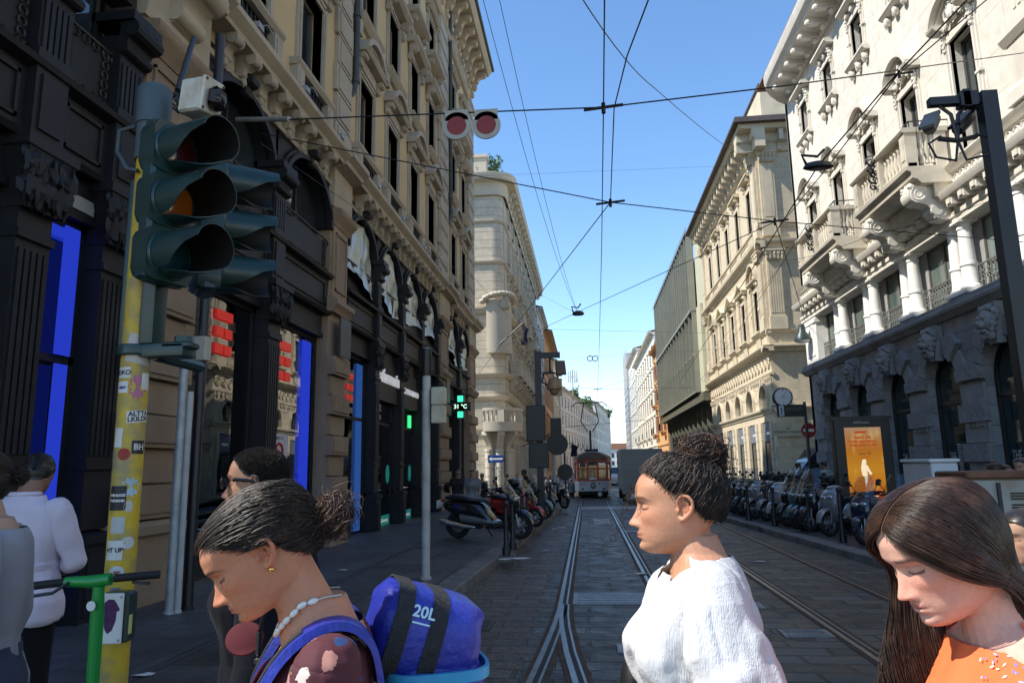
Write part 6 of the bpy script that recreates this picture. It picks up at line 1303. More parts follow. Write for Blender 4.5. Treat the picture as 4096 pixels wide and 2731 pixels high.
WIRE=mat('overhead wire', (.012, .012, .013), .5, .1)
NW=[0]
def wire(pts, r, label, sag=.0, group='overhead wires', name='overhead_wire'):
 P=[Vector(q) for q in pts]; q=[]
 for a, b in zip(P[:-1], P[1:]):
  for k in range(8):t=k/8; c=a.lerp(b, t); c.z-=sag*4*t*(1-t); q.append(c)
 q.append(P[-1]); p=MB(); p.tube(q, r*.78, 5); return tag(p.build(name, WIRE), label, 'wire', group)
ZN=6.2
n1=gnd(1386, 247, ZN); n2=gnd(1402, 465, ZN)
cw=[gnd(1389, -60, ZN), n1, gnd(1382, 560, ZN), gnd(1377, 770, ZN), gnd(1373, 905, ZN), gnd(1366, 1000, ZN)]
wire(cw, .011, 'tram contact wire running straight up the middle of the sky'); wire([gnd(1497, -20, ZN), gnd(1440, 130, ZN), n1+Vector((.14, .1, .03)), n2], .011, 'second contact wire slanting from the top of the picture into the first')
wire([onX(545, 275, -5.0), onY(665, 275, n1.y-.2), n1, onY(1815, 196, n1.y+.3), onX(2352, 122, 9.8)], .013, 'nearest span wire crossing the street with the red and white discs')
p=MB(); a, b=onX(545, 275, -5.0), onY(665, 274, n1.y-.2); p.tube([a, b], .035, 8); tag(p.build('insulator_arm', GALV), 'grey insulator rod at the left end of the nearest span wire', 'insulator')
wire([onX(596, 306, -5.4), n2, onY(1780, 508, n2.y+1.5), onX(2350, 556, 9.9)], .013, 'second span wire crossing the street below the disc wire')
wire([n2+Vector((0, 0, 0)), onX(1100, 858, -5.4)], .012, 'bracing wire from the second node down to the left facade')
wire([onY(1326, -20, 9), onY(1500, 200, 14), onX(1710, 362, 9)], .012, 'twisted cable slanting down to the cream palazzo cornice', .15)
wire([onY(2240, -20, 12), onY(2062, 168, 13), onY(1880, 380, 15), onX(1560, 880, 9.)], .02, 'heavy dark cable slanting across the right palazzo', .0); wire([onY(2290, -20, 12.3), onY(2062, 172, 13.2), onY(1900, 385, 15.2), onY(1790, 520, 22)], .016, 'second heavy cable beside the first over the right palazzo')
L1=onY(1328, 722, 26.)
wire([onY(1107, -10, 10), L1], .007, 'left thin cable of the pair running down to the small hanging lamp', .5); wire([onY(1145, -10, 10), L1], .007, 'right thin cable of the pair running down to the small hanging lamp', .5)
wire([onX(1085, 405, -5.2), onX(1700, 380, 9)], .007, 'thin level wire above the middle of the street'); wire([onX(1185, 648, -5.4), L1], .006, 'thin wire from the pale palazzo to the small hanging lamp'); wire([onX(1155, 797, -5.4), L1+Vector((0, 0, .1)), onY(1780, 510, n2.y+1.5)], .012, 'wire rising through the small hanging lamp to the right')
wire([onX(1210, 755, -5.4), onX(1640, 765, 9.9)], .012, 'level span wire at the height of the small hanging lamp'); wire([onX(1255, 824, -5.3), onX(1720, 798, 9.9)], .011, 'span wire with two rings near the tram'); wire([onX(1230, 885, -5.3), gnd(1373, 893, ZN), onX(1600, 890, 9.9)], .011, 'span wire at the pulley above the tram')
wire([gnd(1373, 893, ZN), onX(1530, 845, 9.9)], .01, 'short wire rising right from the pulley above the tram'); wire([onX(870, 500, -5.4), onX(1090, 640, -5.2), onX(1240, 800, -5.3)], .009, 'cable sagging along the left facade', .1); wire([onX(600, 330, -5.0), onX(980, 590, -5.3)], .008, 'thin cable along the left facade over the arches')
wire([onX(1640, 800, 9.8), onY(1800, 600, 24), onY(2000, 540, 18), onX(2352, 430, 9.8)], .008, 'thin wire along the right facade over the columns', .1); wire([onX(1600, 880, 9.9), onY(1850, 520, 20)], .012, 'slanting cable in front of the cream palazzo', .4)
wire([onY(1780, 508, n2.y+1.5), onX(1850, 740, 9.8)], .014, 'short guy wire hanging to the wall lamp')
for i, (x, Y) in enumerate(((1480, 90), (1450, 120), (1420, 160))):wire([onY(x-230, 935+i*25, Y), onY(x+30, 930+i*22, Y)], .014, ['far span wire just above the tram roof', 'farther span wire above the tram roof', 'farthest span wire down the street'][i])
def disc(x, y, label):
 c=onY(x, y, n1.y-.15); t=thing('round_signal_disc', label, 'signal disc', tuple(c)); R=.185
 p=MB(); p.lathe([(R, -.012), (R, .012)], tuple(c), 28, 'y'); p.box(c.x-R*.8, c.y-.012, c.z+R*.4, c.x+R*.8, c.y+.012, c.z+R+.03); p.build('plate', mm('aged white enamel', (.42, .40, .33), .5, .1, 6), t)
 p=MB(); p.lathe([(R*.68, -.016), (R*.68, -.011)], tuple(c), 28, 'y'); p.build('red_centre', mm('faded red enamel', (.26, .035, .03), .5, .12, 5), t)
disc(1049, 290, 'red and white disc hanging from the span wire, left one of the pair'); disc(1117, 288, 'red and white disc hanging from the span wire, right one of the pair')
def hlamp(c, r, label, m=BLACK, kind=0):
 t=thing('street_lamp', label, 'street lamp', tuple(c)); p=MB()
 if kind:p.lathe([(r, -r*.8), (r*.95, -r*.3), (r*.5, r*.3), (r*.4, r*1.2), (r*.1, r*1.3)], tuple(c), 16); p.build('hood', mm('dark green lamp', (.03, .05, .05), .4), t); p=MB(); p.ball((c.x, c.y, c.z-r*.8), r*.95, 14, 8, (1, 1, .35)); p.build('lens', mm('lamp white', (.7, .72, .72), .3), t)
 else:p.loft([[(c.x+r*k*cos(2*pi*j/14)*1.3, c.y+r*k*sin(2*pi*j/14)*.6, c.z+z) for j in range(14)] for k, z in ((.7, -.04), (1, 0), (.8, .1), (.3, .14))]); p.tube([(c.x-r, c.y, c.z+.1), (c.x-r*1.3, c.y, c.z+.3), (c.x, c.y, c.z+.25), (c.x+r*.6, c.y, c.z+.4)], .03, 6); p.build('hood', m, t)
hlamp(onY(1880, 385, 15.), .25, 'dark oval street lamp hanging on the cables over the right palazzo'); hlamp(L1, .18, 'small dark lamp hanging in mid air above the street'); hlamp(onX(1842, 768, 9.6), .35, 'dome lamp with a white lens on the corner of the right palazzo', kind=1)
for i, x in enumerate((1355, 1367)):c=onY(x, 823, 30.); p=MB(); p.torus(tuple(c), .11, .018, 'y', 16, 5); tag(p.build('cable_ring', WIRE), 'black wire ring hung on the span wire near the tram, %s'%('left one' if i==0 else 'right one'), 'ring')
for i, (n, l) in enumerate(((n1, 'wire junction clamp at the crossing of the disc span wire'), (n2, 'wire junction clamp at the second span wire crossing'), (onY(1780, 508, n2.y+1.5), 'wire junction fitting in front of the cream palazzo'), (onY(2065, 170, 13), 'wire junction fitting over the upper windows of the right palazzo'), (gnd(1373, 893, ZN), 'wire pulley above the tram'))):
 p=MB(); p.tube([n+Vector((-.25, 0, -.02)), n, n+Vector((.25, 0, .02))], .02, 6); p.tube([n+Vector((0, 0, -.08)), n+Vector((0, 0, .06))], .028, 6); tag(p.build('wire_clamp', WIRE), l, 'wire clamp')
a, b=onY(1268, 870, 30), onY(1294, 900, 30)
c=onY(1277, 889, 55.); p=MB(); p.cbox(tuple(c), (.95, .1, 1.35), .02); t=tag(p.build('number_board', mm('tan board', (.42, .36, .22), .6)), 'hanging tan board with the number 7 above the left houses', 'sign'); text('board_number', '7', .6, M_['black ink'], t, frameM((c.x, c.y-.06, c.z), (1, 0, 0), (0, 0, 1)), .004)
def flag(x0, y0, x1, y1, Y, cols, label):
 a, b=onY(x0, y0, Y), onY(x1, y1, Y); t=thing('flag', label, 'flag', tuple(a)); p=MB(); p.tube([(-5.5, Y+.3, a.z-1.2), a+Vector((.05, 0, .1))], .04, 6); p.build('flag_pole', BLACK, t)
 n=len(cols); m=10
 for i, c in enumerate(cols):
  p=MB(); vs=[]
  for j in range(m+1):
   for k in range(3):u=(i+k/2)/n; v=j/m; vs.append((a.x-.05+(b.x-a.x)*u*(1-.25*v)+.06*sin(5*v+3*u), Y+.12*sin(6*u+4*v), a.z+(b.z-a.z)*(v+.25*u*(1-v))))
  p.add(vs, [(j*3+k, j*3+k+1, j*3+k+4, j*3+k+3) for j in range(m) for k in range(2)]); p.build('stripe', mm('flag %.2f %.2f %.2f'%c, c, .8), t, recalc=False, smooth=180)
flag(1281, 990, 1298, 1040, 62., [(.02, .2, .06), (.6, .6, .58), (.4, .02, .03), (.01, .02, .15)], 'green, white and red flag with a blue one behind it on the left'); flag(1312, 1018, 1330, 1048, 75., [(.012, .013, .03)], 'small dark flag past the tricolour flag'); flag(1200, 745, 1216, 792, 46., [(.015, .015, .03)], 'dark drooping flag on a pole at the pale corner palazzo'); flag(1540, 960, 1545, 1010, 120., [(.03, .03, .06)], 'dark flag on the cream house far right')
# ================================================================ scooters
SCREEN=glassmat('scooter windscreen', (.62, .66, .68), .8, .03, .02)
LAMP=mat('lamp reflector', (.5, .5, .52), .08, .3, 40, metal=.7); AMB=mat('amber lens', (.6, .16, .01), .2)
SEATM=mat('seat vinyl', (.016, .016, .018), .45, .2, 20); ALLOY=mat('alloy rim', (.32, .32, .33), .35, .1, metal=.8)
PAINTS={}
def paint(c):
 if c not in PAINTS:PAINTS[c]=mat('scooter paint %.2f %.2f %.2f'%c, c, .25, .08, 8, coat=.7, spec=.5)
 return PAINTS[c]
def xloft(p, rows, n=14, e=.75):
 """rings across x: rows of (x, z0, z1, half width)"""
 rings=[]
 for x, z0, z1, w in rows:
  r=[]
  for k in range(n):
   t=2*pi*k/n; c, s=cos(t), sin(t); r.append((x, w*abs(c)**e*(1 if c>0 else-1), (z0+z1)/2+(z1-z0)/2*abs(s)**e*(1 if s>0 else-1)))
  rings.append(r)
 return p.loft(rings)
def scooter(label, group, loc, rz, col=(.02, .02, .022), kind='maxi', screen=.42, case=False, side=None, rim=None, panel=None, lean=4, k=.93, wr=.27):
 t=thing('scooter', label, 'scooter', loc, rz, group); t.rotation_euler=(radians(lean), 0, rz); t.scale=(k,)*3
 P=paint(col); P2=paint(panel or col); xf, xr=.70, -.68
 def part(nm, p, m, par=t, **kw):return p.build(nm, m, par, world=False, **kw)
 for x, w_ in ((xr, .065), (xf, .055)):
  p=MB(); p.torus((x, 0, wr), wr-w_, w_, 'y', 26, 10); wh=part('wheel', p, RUBBER)
  p=MB(); p.torus((x, 0, wr), wr-w_*1.75, .018, 'y', 24, 6); p.lathe([(.05, -.06), (.06, 0), (.05, .06)], (x, 0, wr), 12, 'y')
  for a in range(7):A=2*pi*a/7; p.tube([(x+.04*cos(A), 0, wr+.04*sin(A)), (x+(wr-.12)*cos(A), 0, wr+(wr-.12)*sin(A))], [.016, .011], 5)
  part('rim', p, rim or ALLOY, wh); p=MB(); p.lathe([(.11, -.045), (.11, -.04)], (x, 0, wr), 16, 'y'); part('brake_disc', p, CHROME, wh)
 p=MB(); 
 for s in (-1, 1):p.tube([(xf, s*.075, wr), (xf-.07, s*.07, wr+.3), (xf-.2, s*.05, .92)], .022, 8)
 part('fork', p, ALLOY if kind != 'vespa' else BLACK)
 p=MB(); rr=wr+.025
 rings=[]
 for a in [radians(q) for q in range(5, 156, 15)]:
  w_=.085*(1 if 30<math.degrees(a)<130 else .7); rings.append([(xf+(rr+d)*cos(a), y, wr+(rr+d)*sin(a)) for y, d in ((-w_, -.02), (-w_*.6, .022), (0, .035), (w_*.6, .022), (w_, -.02), (0, .01))])
 p.loft(rings); part('front_mudguard', p, P)
 p=MB(); xloft(p, [(-1.0, .66, .72, .05), (-.92, .58, .78, .11), (-.7, .47, .80, .165), (-.4, .36, .78, .20), (-.1, .30, .72, .20), (.08, .26, .52, .19), (.2, .24, .36, .18)]); part('rear_body', p, P, smooth=60)
 p=MB(); xloft(p, [(.05, .22, .34, .19), (.3, .22, .33, .18), (.48, .26, .42, .16)]); part('footboard', p, BLACK, smooth=60)
 p=MB(); xloft(p, [(-.55, .34, .56, .205), (-.2, .30, .5, .225), (.1, .3, .42, .21), (.25, .32, .36, .17)], 12); part('side_panel', p, P2, smooth=60)
 p=MB(); rings=[]
 prof=((.47, .28, .10, .12), (.56, .42, .19, .13), (.60, .58, .22, .17), (.60, .74, .225, .19), (.55, .88, .2, .17), (.45, .99, .15, .1)) if kind != 'vespa' else ((.42, .28, .12, .06), (.50, .42, .22, .07), (.50, .58, .235, .08), (.46, .74, .2, .09), (.42, .86, .13, .10), (.36, .95, .10, .1))
 for x, z, w_, d in prof:rings.append([(x+d*(.5*cos(a) if cos(a)>0 else .5*cos(a)), w_*sin(a), z) for a in [2*pi*j/18 for j in range(18)]])
 p.loft(rings); part('front_shield', p, P, smooth=60)
 p=MB(); xloft(p, [(.22, .95, 1.02, .09), (.33, .93, 1.06, .15), (.45, .92, 1.05, .13), (.52, .95, 1.0, .06)]); part('handlebar_cover', p, P, smooth=60)
 p=MB(); p.tube([(.25, -.35, 1.02), (.3, -.2, 1.04), (.34, 0, 1.02), (.3, .2, 1.04), (.25, .35, 1.02)], .015, 8)
 for s in (-1, 1):p.tube([(.26, s*.24, 1.035), (.25, s*.36, 1.02)], .022, 8); p.tube([(.34, s*.18, 1.05), (.33, s*.32, 1.03)], .007, 5)
 part('handlebar', p, BLACK)
 for s in (-1, 1):
  p=MB(); p.tube([(.32, s*.2, 1.05), (.33, s*.27, 1.17), (.34, s*.31, 1.22)], .008, 5); p.ball((.345, s*.33, 1.25), .055, 10, 7, (.4, 1.1, .75)); part('mirror', p, BLACK)
 if kind=='vespa':p=MB(); p.lathe([(.075, .44), (.07, .53), (.06, .55)], (0, 0, 1.0), 14, 'x'); part('headlight', p, LAMP)
 else:
  for s in (-1, 1):p=MB(); p.ball((.655, s*.085, .80), .085, 12, 8, (.45, 1, .55)); part('headlight', p, LAMP)
 for s in (-1, 1):p=MB(); p.ball((.62, s*.17, .70), .04, 8, 6, (.5, .8, 1.2)); part('indicator', p, AMB)
 p=MB(); xloft(p, [(-.92, .80, .87, .09), (-.72, .79, .91, .15), (-.5, .77, .89, .165), (-.3, .75, .83, .15), (-.02, .73, .82, .12), (.05, .72, .76, .07)], 12); part('seat', p, SEATM, smooth=60)
 if screen:
  p=MB(); n, m=10, 8; vs=[]
  for j in range(m+1):
   v=j/m
   for i in range(n+1):u=-1+2*i/n; w_=.25*(1-.45*v**2.2); vs.append((.60-.34*v*(screen/.42)-.10*u*u*(1-.3*v), u*w_, .93+screen*1.15*v))
  p.add(vs, [(j*(n+1)+i, j*(n+1)+i+1, (j+1)*(n+1)+i+1, (j+1)*(n+1)+i) for j in range(m) for i in range(n)]); part('windscreen', p, SCREEN, smooth=180, recalc=False)
 if case:p=MB(); xloft(p, [(-1.22, .98, 1.1, .12), (-1.17, .92, 1.2, .2), (-1.0, .9, 1.25, .23), (-.8, .92, 1.2, .2), (-.75, .98, 1.1, .14)], 14, .55); tc_=part('top_case', p, mm('black plastic case', (.014, .014, .015), .35, .1), smooth=50); p=MB(); p.box(-1.0, -.1, .82, -.8, .1, .92); part('rack', p, BLACK)
 p=MB(); p.tube([(-.2, -.2, .26), (-.45, -.23, .27), (-.95, -.24, .38)], [.025, .05, .055], 10); p.tube([(-.9, -.24, .37), (-1.0, -.24, .395)], .03, 8); part('exhaust', p, CHROME if side else BLACK)
 p=MB(); xloft(p, [(-.85, .24, .36, .08), (-.5, .22, .42, .13), (-.15, .2, .38, .14)]); part('engine', p, BLACK, smooth=60)
 p=MB(); p.box(-1.12, -.09, .62, -1.1, .09, .78); p.box(-1.1, -.04, .68, -.95, .04, .74); part('number_plate', p, mm('number plate', (.5, .5, .48), .5))
 p=MB(); p.ball((-1.0, 0, .78), .05, 8, 6, (.5, 1.8, .8)); part('tail_light', p, mm('red lens', (.3, .01, .01), .2))
 p=MB(); p.tube([(-.1, .1, .25), (-.02, .26, -.0)], .014, 6); part('stand', p, BLACK)
 return t
def atpx(x, y, z=.13):g=gnd(x, y, z); return (g.x, g.y, z)
def place(front, heading, **kw):
 """put the scooter so that its front tyre touches the ground at a pixel; heading in degrees (0 = +x)"""
 f=Vector(atpx(*front)); k=kw.get('k', .93); a=radians(heading); return dict(loc=(f.x-.70*k*cos(a), f.y-.70*k*sin(a), .13), rz=a)
GL, GR='scooters parked on the left pavement', 'scooters parked in the row on the right pavement'
BLK, NAVY, SIL, RED, GRY, WHT=(.008, .008, .010), (.010, .016, .035), (.17, .175, .18), (.33, .012, .012), (.05, .052, .056), (.24, .24, .25)
scooter('big black scooter with a silver side panel, nearest on the left pavement', GL, col=BLK, panel=(.12, .125, .13), screen=.45, side=1, k=1.08, wr=.275, **place((1196, 1238), -14, k=1.08))
scooter('black scooter with a large rear top case behind the nearest big scooter', GL, col=BLK, screen=.3, case=True, **place((1150, 1200), -20))
scooter('red classic scooter with white wheel rings on the left pavement', GL, col=RED, kind='vespa', screen=.48, rim=mat('white rim', (.6, .6, .6), .4), **place((1232, 1210), -30))
scooter('pale teal scooter with a tall windscreen behind the red one', GL, col=(.16, .24, .25), screen=.45, **place((1255, 1190), -35))
scooter('dark scooter with a tall screen between the teal scooter and the black pole', GL, col=GRY, screen=.45, case=True, **place((1262, 1178), -35))
scooter('white nosed black scooter parked at the kerb edge farthest from the camera on the left', GL, col=BLK, panel=BLK, screen=.0, **place((1297, 1168), -42))
scooter('dark scooter half hidden behind the white nosed one far on the left', GL, col=GRY, screen=.4, **place((1290, 1150), -30)); scooter('dark scooter on the far left pavement beside the tram', GL, col=BLK, screen=.4, **place((1312, 1128), -20))
rr_=[((1662, 1171), NAVY, 'maxi', .4, 'blue and white scooter at the far end of the right row', WHT), ((1690, 1180), BLK, 'maxi', .0, 'black scooter second from the far end of the right row', None), ((1705, 1184), GRY, 'maxi', .4, 'grey scooter third from the far end of the right row', NAVY), ((1735, 1192), SIL, 'maxi', .0, 'silver scooter with a round headlight in the right row', None),
((1676, 1175), BLK, 'maxi', .42, 'black scooter with a small windscreen next to the blue and white one', None), ((1722, 1188), (.02, .022, .026), 'maxi', .4, 'charcoal scooter with a low windscreen left of the silver round headlight one', None), ((1847, 1219), (.015, .015, .018), 'maxi', .4, 'black scooter squeezed in right of the dark teal one', None),
((1762, 1196), SIL, 'vespa', .0, 'pale grey classic scooter in the middle of the right row', None), ((1785, 1204), (.28, .27, .26), 'maxi', .0, 'white scooter with a red lined mudguard in the right row', RED), ((1812, 1210), BLK, 'maxi', .4, 'black scooter with a low screen right of the white one in the right row', None), ((1833, 1216), (.05, .09, .09), 'maxi', .45, 'dark teal scooter with a clear screen in the right row', None),
((1862, 1222), BLK, 'maxi', .42, 'black scooter with a tall curved windscreen in the right row', NAVY), ((1908, 1232), SIL, 'maxi', .0, 'silver mudguard scooter beside the tall bollard in the right row', BLK)]
for i, (f, c, kd, sc_, lb, pn) in enumerate(rr_):scooter(lb, GR, col=c, kind=kd, screen=sc_, panel=pn, case=i in (1, 3, 5, 9), lean=5, k=1., **place(f, 214+(i%3)*4-3, k=1.))
scooter('dark blue scooter with a clear windscreen in front of the advertising screen', GR, col=NAVY, screen=.38, **place((1985, 1252), 222)); scooter('scooter with a tall rounded clear windscreen right of the dark blue one', GR, col=GRY, screen=.42, **place((2065, 1262), 226))
for i, (x, y) in enumerate(((1650, 1165), (1645, 1160))):scooter('dark bicycle like moped at the far left end of the right row, %s'%('nearer one' if i==0 else 'farther one'), GR, col=BLK, screen=.0, **place((x, y), 215))
GY=3.25; a=onY(228, 1335, GY); KS=thing('kick_scooter', 'bright green electric kick scooter with black grips behind the yellow pole', 'kick scooter', (a.x, GY, 0.0))
GREEN=mat('bright green paint', (.012, .27, .045), .35, .06, coat=.4)
p=MB(); b=onY(222, 1568, GY); d=(Vector(b)-a).normalized(); q0=a; q1=Vector((a.x-.02, GY+.05, .16)); p.tube([a+Vector((0, 0, -.02)), a.lerp(q1, .15), a.lerp(q1, .5), q1], [.03, .038, .034, .034], 12, flat=.8); p.build('stem', GREEN, KS)
l, r_2=onY(75, 1345, GY-.05), onY(368, 1318, GY+.1); h0=onY(150, 1336, GY-.03)
p=MB(); p.tube([h0, a+Vector((-.03, 0, .0)), a+Vector((.05, .01, .01))], [.022, .03, .028], 12); p.build('handlebar_stem', GREEN, KS)
for e0, e1 in ((l, h0), (a+Vector((.06, .02, .012)), r_2)):p=MB(); p.tube([e0, (Vector(e0)+Vector(e1))/2, e1], .019, 10); p.build('grip', mm('grip rubber', (.012, .012, .013), .7), KS)
p=MB(); p.tube([h0+Vector((.03, -.02, -.0)), h0+Vector((-.02, -.05, -.04)), h0+Vector((-.13, -.06, -.055))], .008, 6); p.tube([r_2+Vector((-.12, -.02, -.0)), r_2+Vector((-.1, -.05, -.03)), r_2+Vector((-.02, -.05, -.035))], .007, 6); p.build('brake_lever', BLACK, KS)
p=MB(); p.cbox((q1.x+.3, GY+.1, .14), (.7, .16, .06), .02); p.build('deck', BLACK, KS)
for x in (q1.x-.05, q1.x+.72):p=MB(); p.torus((x, GY+.09, .11), .08, .03, 'y', 18, 8); p.build('wheel', RUBBER, KS)
p=MB(); p.lathe([(.022, -.001), (.022, .001)], (a.x-.0, GY-.045, a.z-.10), 14, 'y'); p.build('badge', WHITEP, KS)
# ================================================================ people
from mathutils import noise as mnoise
TZ=np.array([-.117, -.112, -.106, -.098, -.085, -.07, -.055, -.04, -.02, 0, .012, .025, .05, .075, .095, .109, .117])
TF=np.array([.070, .0805, .0870, .0890, .0885, .0895, .0895, .0885, .0880, .0895, .0940, .0965, .0945, .0850, .066, .040, .010])
TB=np.array([-.020, -.030, -.036, -.042, -.052, -.062, -.072, -.082, -.091, -.097, -.0995, -.101, -.1, -.093, -.078, -.056, -.026])
TWD=np.array([.022, .031, .039, .0465, .0555, .0610, .0650, .0680, .0705, .0720, .0728, .0738, .0730, .0665, .055, .036, .012])
def gz(v, c, s):return np.exp(-.5*((v-c)/s)**2)
def head_grid(nr=120, nc=120, nose=1., jaw=1., male=0.):
 z=np.concatenate([np.linspace(-.117, -.04, 56), np.linspace(-.0385, .02, 40), np.linspace(.0225, .117, 34)]); 
 F, B, W=(np.interp(z, TZ, t) for t in (TF, TB, TWD))
 k=np.ones(5)/5
 for a in (F, B, W):a[2:-2]=np.convolve(a, k, 'valid')
 W=W*np.where(z<-.05, jaw, 1)
 ph=np.linspace(0, 2*np.pi, nc, endpoint=False); ph=ph-.35*np.sin(ph)*(1-0)*.9
 c, s=np.cos(ph), np.sin(ph); yc=-.006
 X=W[:, None]*np.sign(s)*np.abs(s)**.92; Y=np.where(c>0, yc+(F[:, None]-yc)*np.abs(c)**.84, yc+(B[:, None]-yc)*-np.abs(c)**.95*-1); Z=np.repeat(z[:, None], nc, 1).copy()
 front=np.clip((Y-.01)/.05, 0, 1); ax=np.abs(X); D=np.zeros_like(Y)
 nz=np.interp(Z, [-.0605, -.0565, -.0535, -.050, -.0455, -.040, -.034, -.026, -.016, -.006, .004, .014], [0, .0012, .009, .0205, .0262, .0255, .0215, .0160, .0105, .0060, .0025, 0])*nose
 sg=np.interp(Z, [-.055, -.045, -.03, -.01, .01], [.0085, .0090, .0075, .0068, .008]); D+=nz*np.exp(-np.abs(X/sg/1.25)**2.2)
 D+=.0085*gz(ax, .0135, .0048)*gz(Z, -.0475, .0058)-.004*gz(ax, .0062, .003)*gz(Z, -.0545, .0022)
 D+=(.0035+.003*male)*gz(ax, .027, .017)*gz(Z, .016, .007)-.0105*gz(ax, .031, .014)*gz(Z, -.001, .0095)-.004*gz(ax, .015, .006)*gz(Z, -.002, .008)
 D+=.0072*gz(ax, .031, .0115)*gz(Z, -.0035, .0065)-.0016*gz(ax, .031, .013)*gz(Z, .0045, .0014)-.0014*gz(ax, .031, .012)*gz(Z, -.0105, .0013)
 D+=.0045*gz(ax, .043, .015)*gz(Z, -.026, .012)-.003*gz(ax, .05, .012)*gz(Z, -.055, .014)
 D+=.0045*gz(X, 0, .021)*gz(Z, -.071, .014)-.0012*gz(X, 0, .0035)*gz(Z, -.0605, .004)
 lip=np.clip(1-(ax/.0245)**2, 0, 1)
 D+=lip*(.0042*gz(Z, -.0665, .0032)+.0045*gz(Z, -.0765, .0036)-.0052*gz(Z, -.0712, .0013))-.002*gz(ax, .025, .004)*gz(Z, -.0715, .004)
 D+=-.0045*gz(X, 0, .02)*gz(Z, -.0865, .0042)+(.0045+.003*male)*gz(X, 0, .015)*gz(Z, -.1015, .0085)
 Y=Y+D*front; X=X-np.sign(X)*.004*gz(Z, .015, .015)*gz(Y, .055, .018)
 Z=np.where(Z>.02, .02+(Z-.02)*.88, Z)
 return X, Y, Z
def grid_faces(nr, nc):return [(i*nc+j, i*nc+(j+1)%nc, (i+1)*nc+(j+1)%nc, (i+1)*nc+j) for i in range(nr-1) for j in range(nc)]
def add_head(mb, R, O, **kw):
 X, Y, Z=head_grid(**kw); nr, nc=X.shape; P=np.stack([X.ravel(), Y.ravel(), Z.ravel()], 1)
 Wd=P@np.array(R).T+np.array(O); mb.add([tuple(p) for p in Wd], grid_faces(nr, nc)+[tuple(range(nc))[::-1], tuple((nr-1)*nc+i for i in range(nc))]); return P
def add_ear(mb, R, O, s):
 T=lambda p:tuple(np.array(R)@np.array(p)+np.array(O))
 e=MB(); n=12; rings=[]
 for a, q in ((-1, .3), (-.6, .85), (0, 1.), (.6, .9), (1, .3)):rings.append([(s*(.0705+.010*(.55-.55*cos(t))+.003*a), -.012+.017*cos(t)*q*1.-.006*a*.2, -.010+.031*a*.98+.003*sin(t)) for t in [2*pi*k/n for k in range(n)]])
 e.loft(rings)
 c=[(.0735, .003, -.004), (.0760, .006, .009), (.0795, .002, .020), (.084, -.008, .0245), (.0875, -.019, .021), (.0885, -.026, .011), (.087, -.027, -.002), (.0835, -.023, -.014), (.079, -.015, -.024), (.0755, -.007, -.031), (.0735, -.001, -.034), (.0725, .002, -.028)]
 e.tube([(s*x, y, z) for x, y, z in c], [.003, .0036, .0042, .0044, .0044, .0042, .004, .0042, .005, .0058, .0055, .003], 8)
 e.tube([(s*.0775, -.004, .009), (s*.080, -.014, .008), (s*.0805, -.018, -.003), (s*.078, -.012, -.014)], .0028, 6); e.ball((s*.0745, .0035, -.011), .0048, 8, 6, (1, .8, 1.3))
 mb.add([T(p) for p in e.v], e.f)
def rot(yaw, pitch, roll=0):return np.array(Euler((0, 0, yaw)).to_matrix()@Euler((-pitch, 0, 0)).to_matrix()@Euler((0, roll, 0)).to_matrix())
def remesh(mb, name, voxel, smooth=4, fac=.45):
 me=bpy.data.meshes.new('tmp'); me.from_pydata(mb.v, [], mb.f); o=bpy.data.objects.new('tmp', me); COL.objects.link(o)
 bm=bmesh.new(); bm.from_mesh(me); bmesh.ops.recalc_face_normals(bm, faces=bm.faces); bm.to_mesh(me); bm.free()
 m=o.modifiers.new('r', 'REMESH'); m.mode='VOXEL'; m.voxel_size=voxel
 s=o.modifiers.new('s', 'SMOOTH'); s.iterations=smooth; s.factor=fac
 me2=bpy.data.meshes.new_from_object(o.evaluated_get(bpy.context.evaluated_depsgraph_get())); bpy.data.objects.remove(o); bpy.data.meshes.remove(me); me2.name=name
 n=len(me2.vertices); co=np.empty(n*3); me2.vertices.foreach_get('co', co); no=np.empty(n*3); me2.vertices.foreach_get('normal', no)
 return me2, co.reshape(-1, 3), no.reshape(-1, 3)
def figure_bones(P, yaw, h=1., pose=None, neck_to=None, wide=1.):
 """joint positions in world space; P = base of the neck, pose overrides in body space (x right, y forward, z up)"""
 f=lambda x, y, z:np.array(P)+h*(np.array(Euler((0, 0, yaw)).to_matrix())@np.array((x, y, z)))
 J=dict(neck=(0, 0, 0), chest=(0, .01, -.2), waist=(0, 0, -.36), pelvis=(0, 0, -.56), shR=(.165*wide, -.01, -.075), shL=(-.165*wide, -.01, -.075), elR=(.215*wide, -.03, -.36), elL=(-.215*wide, -.03, -.36), wrR=(.22*wide, .06, -.60), wrL=(-.22*wide, .06, -.60), hipR=(.09, 0, -.62), hipL=(-.09, 0, -.62), knR=(.095, .04, -1.0), knL=(-.095, .02, -1.0), anR=(.095, -.05, -1.36), anL=(-.095, -.03, -1.36))
 J.update(pose or {}); return {k:f(*v) for k, v in J.items()}, f
TORSO=[(-.68, .12, .085, .0), (-.62, .168, .115, -.01), (-.54, .172, .115, -.01), (-.46, .152, .10, 0), (-.38, .13, .095, .005), (-.30, .142, .108, .01), (-.22, .158, .125, .018), (-.15, .165, .112, .008), (-.10, .165, .092, -.004), (-.07, .145, .08, -.012), (-.045, .105, .07, -.014), (-.02, .072, .062, -.008), (.02, .056, .056, .004)]
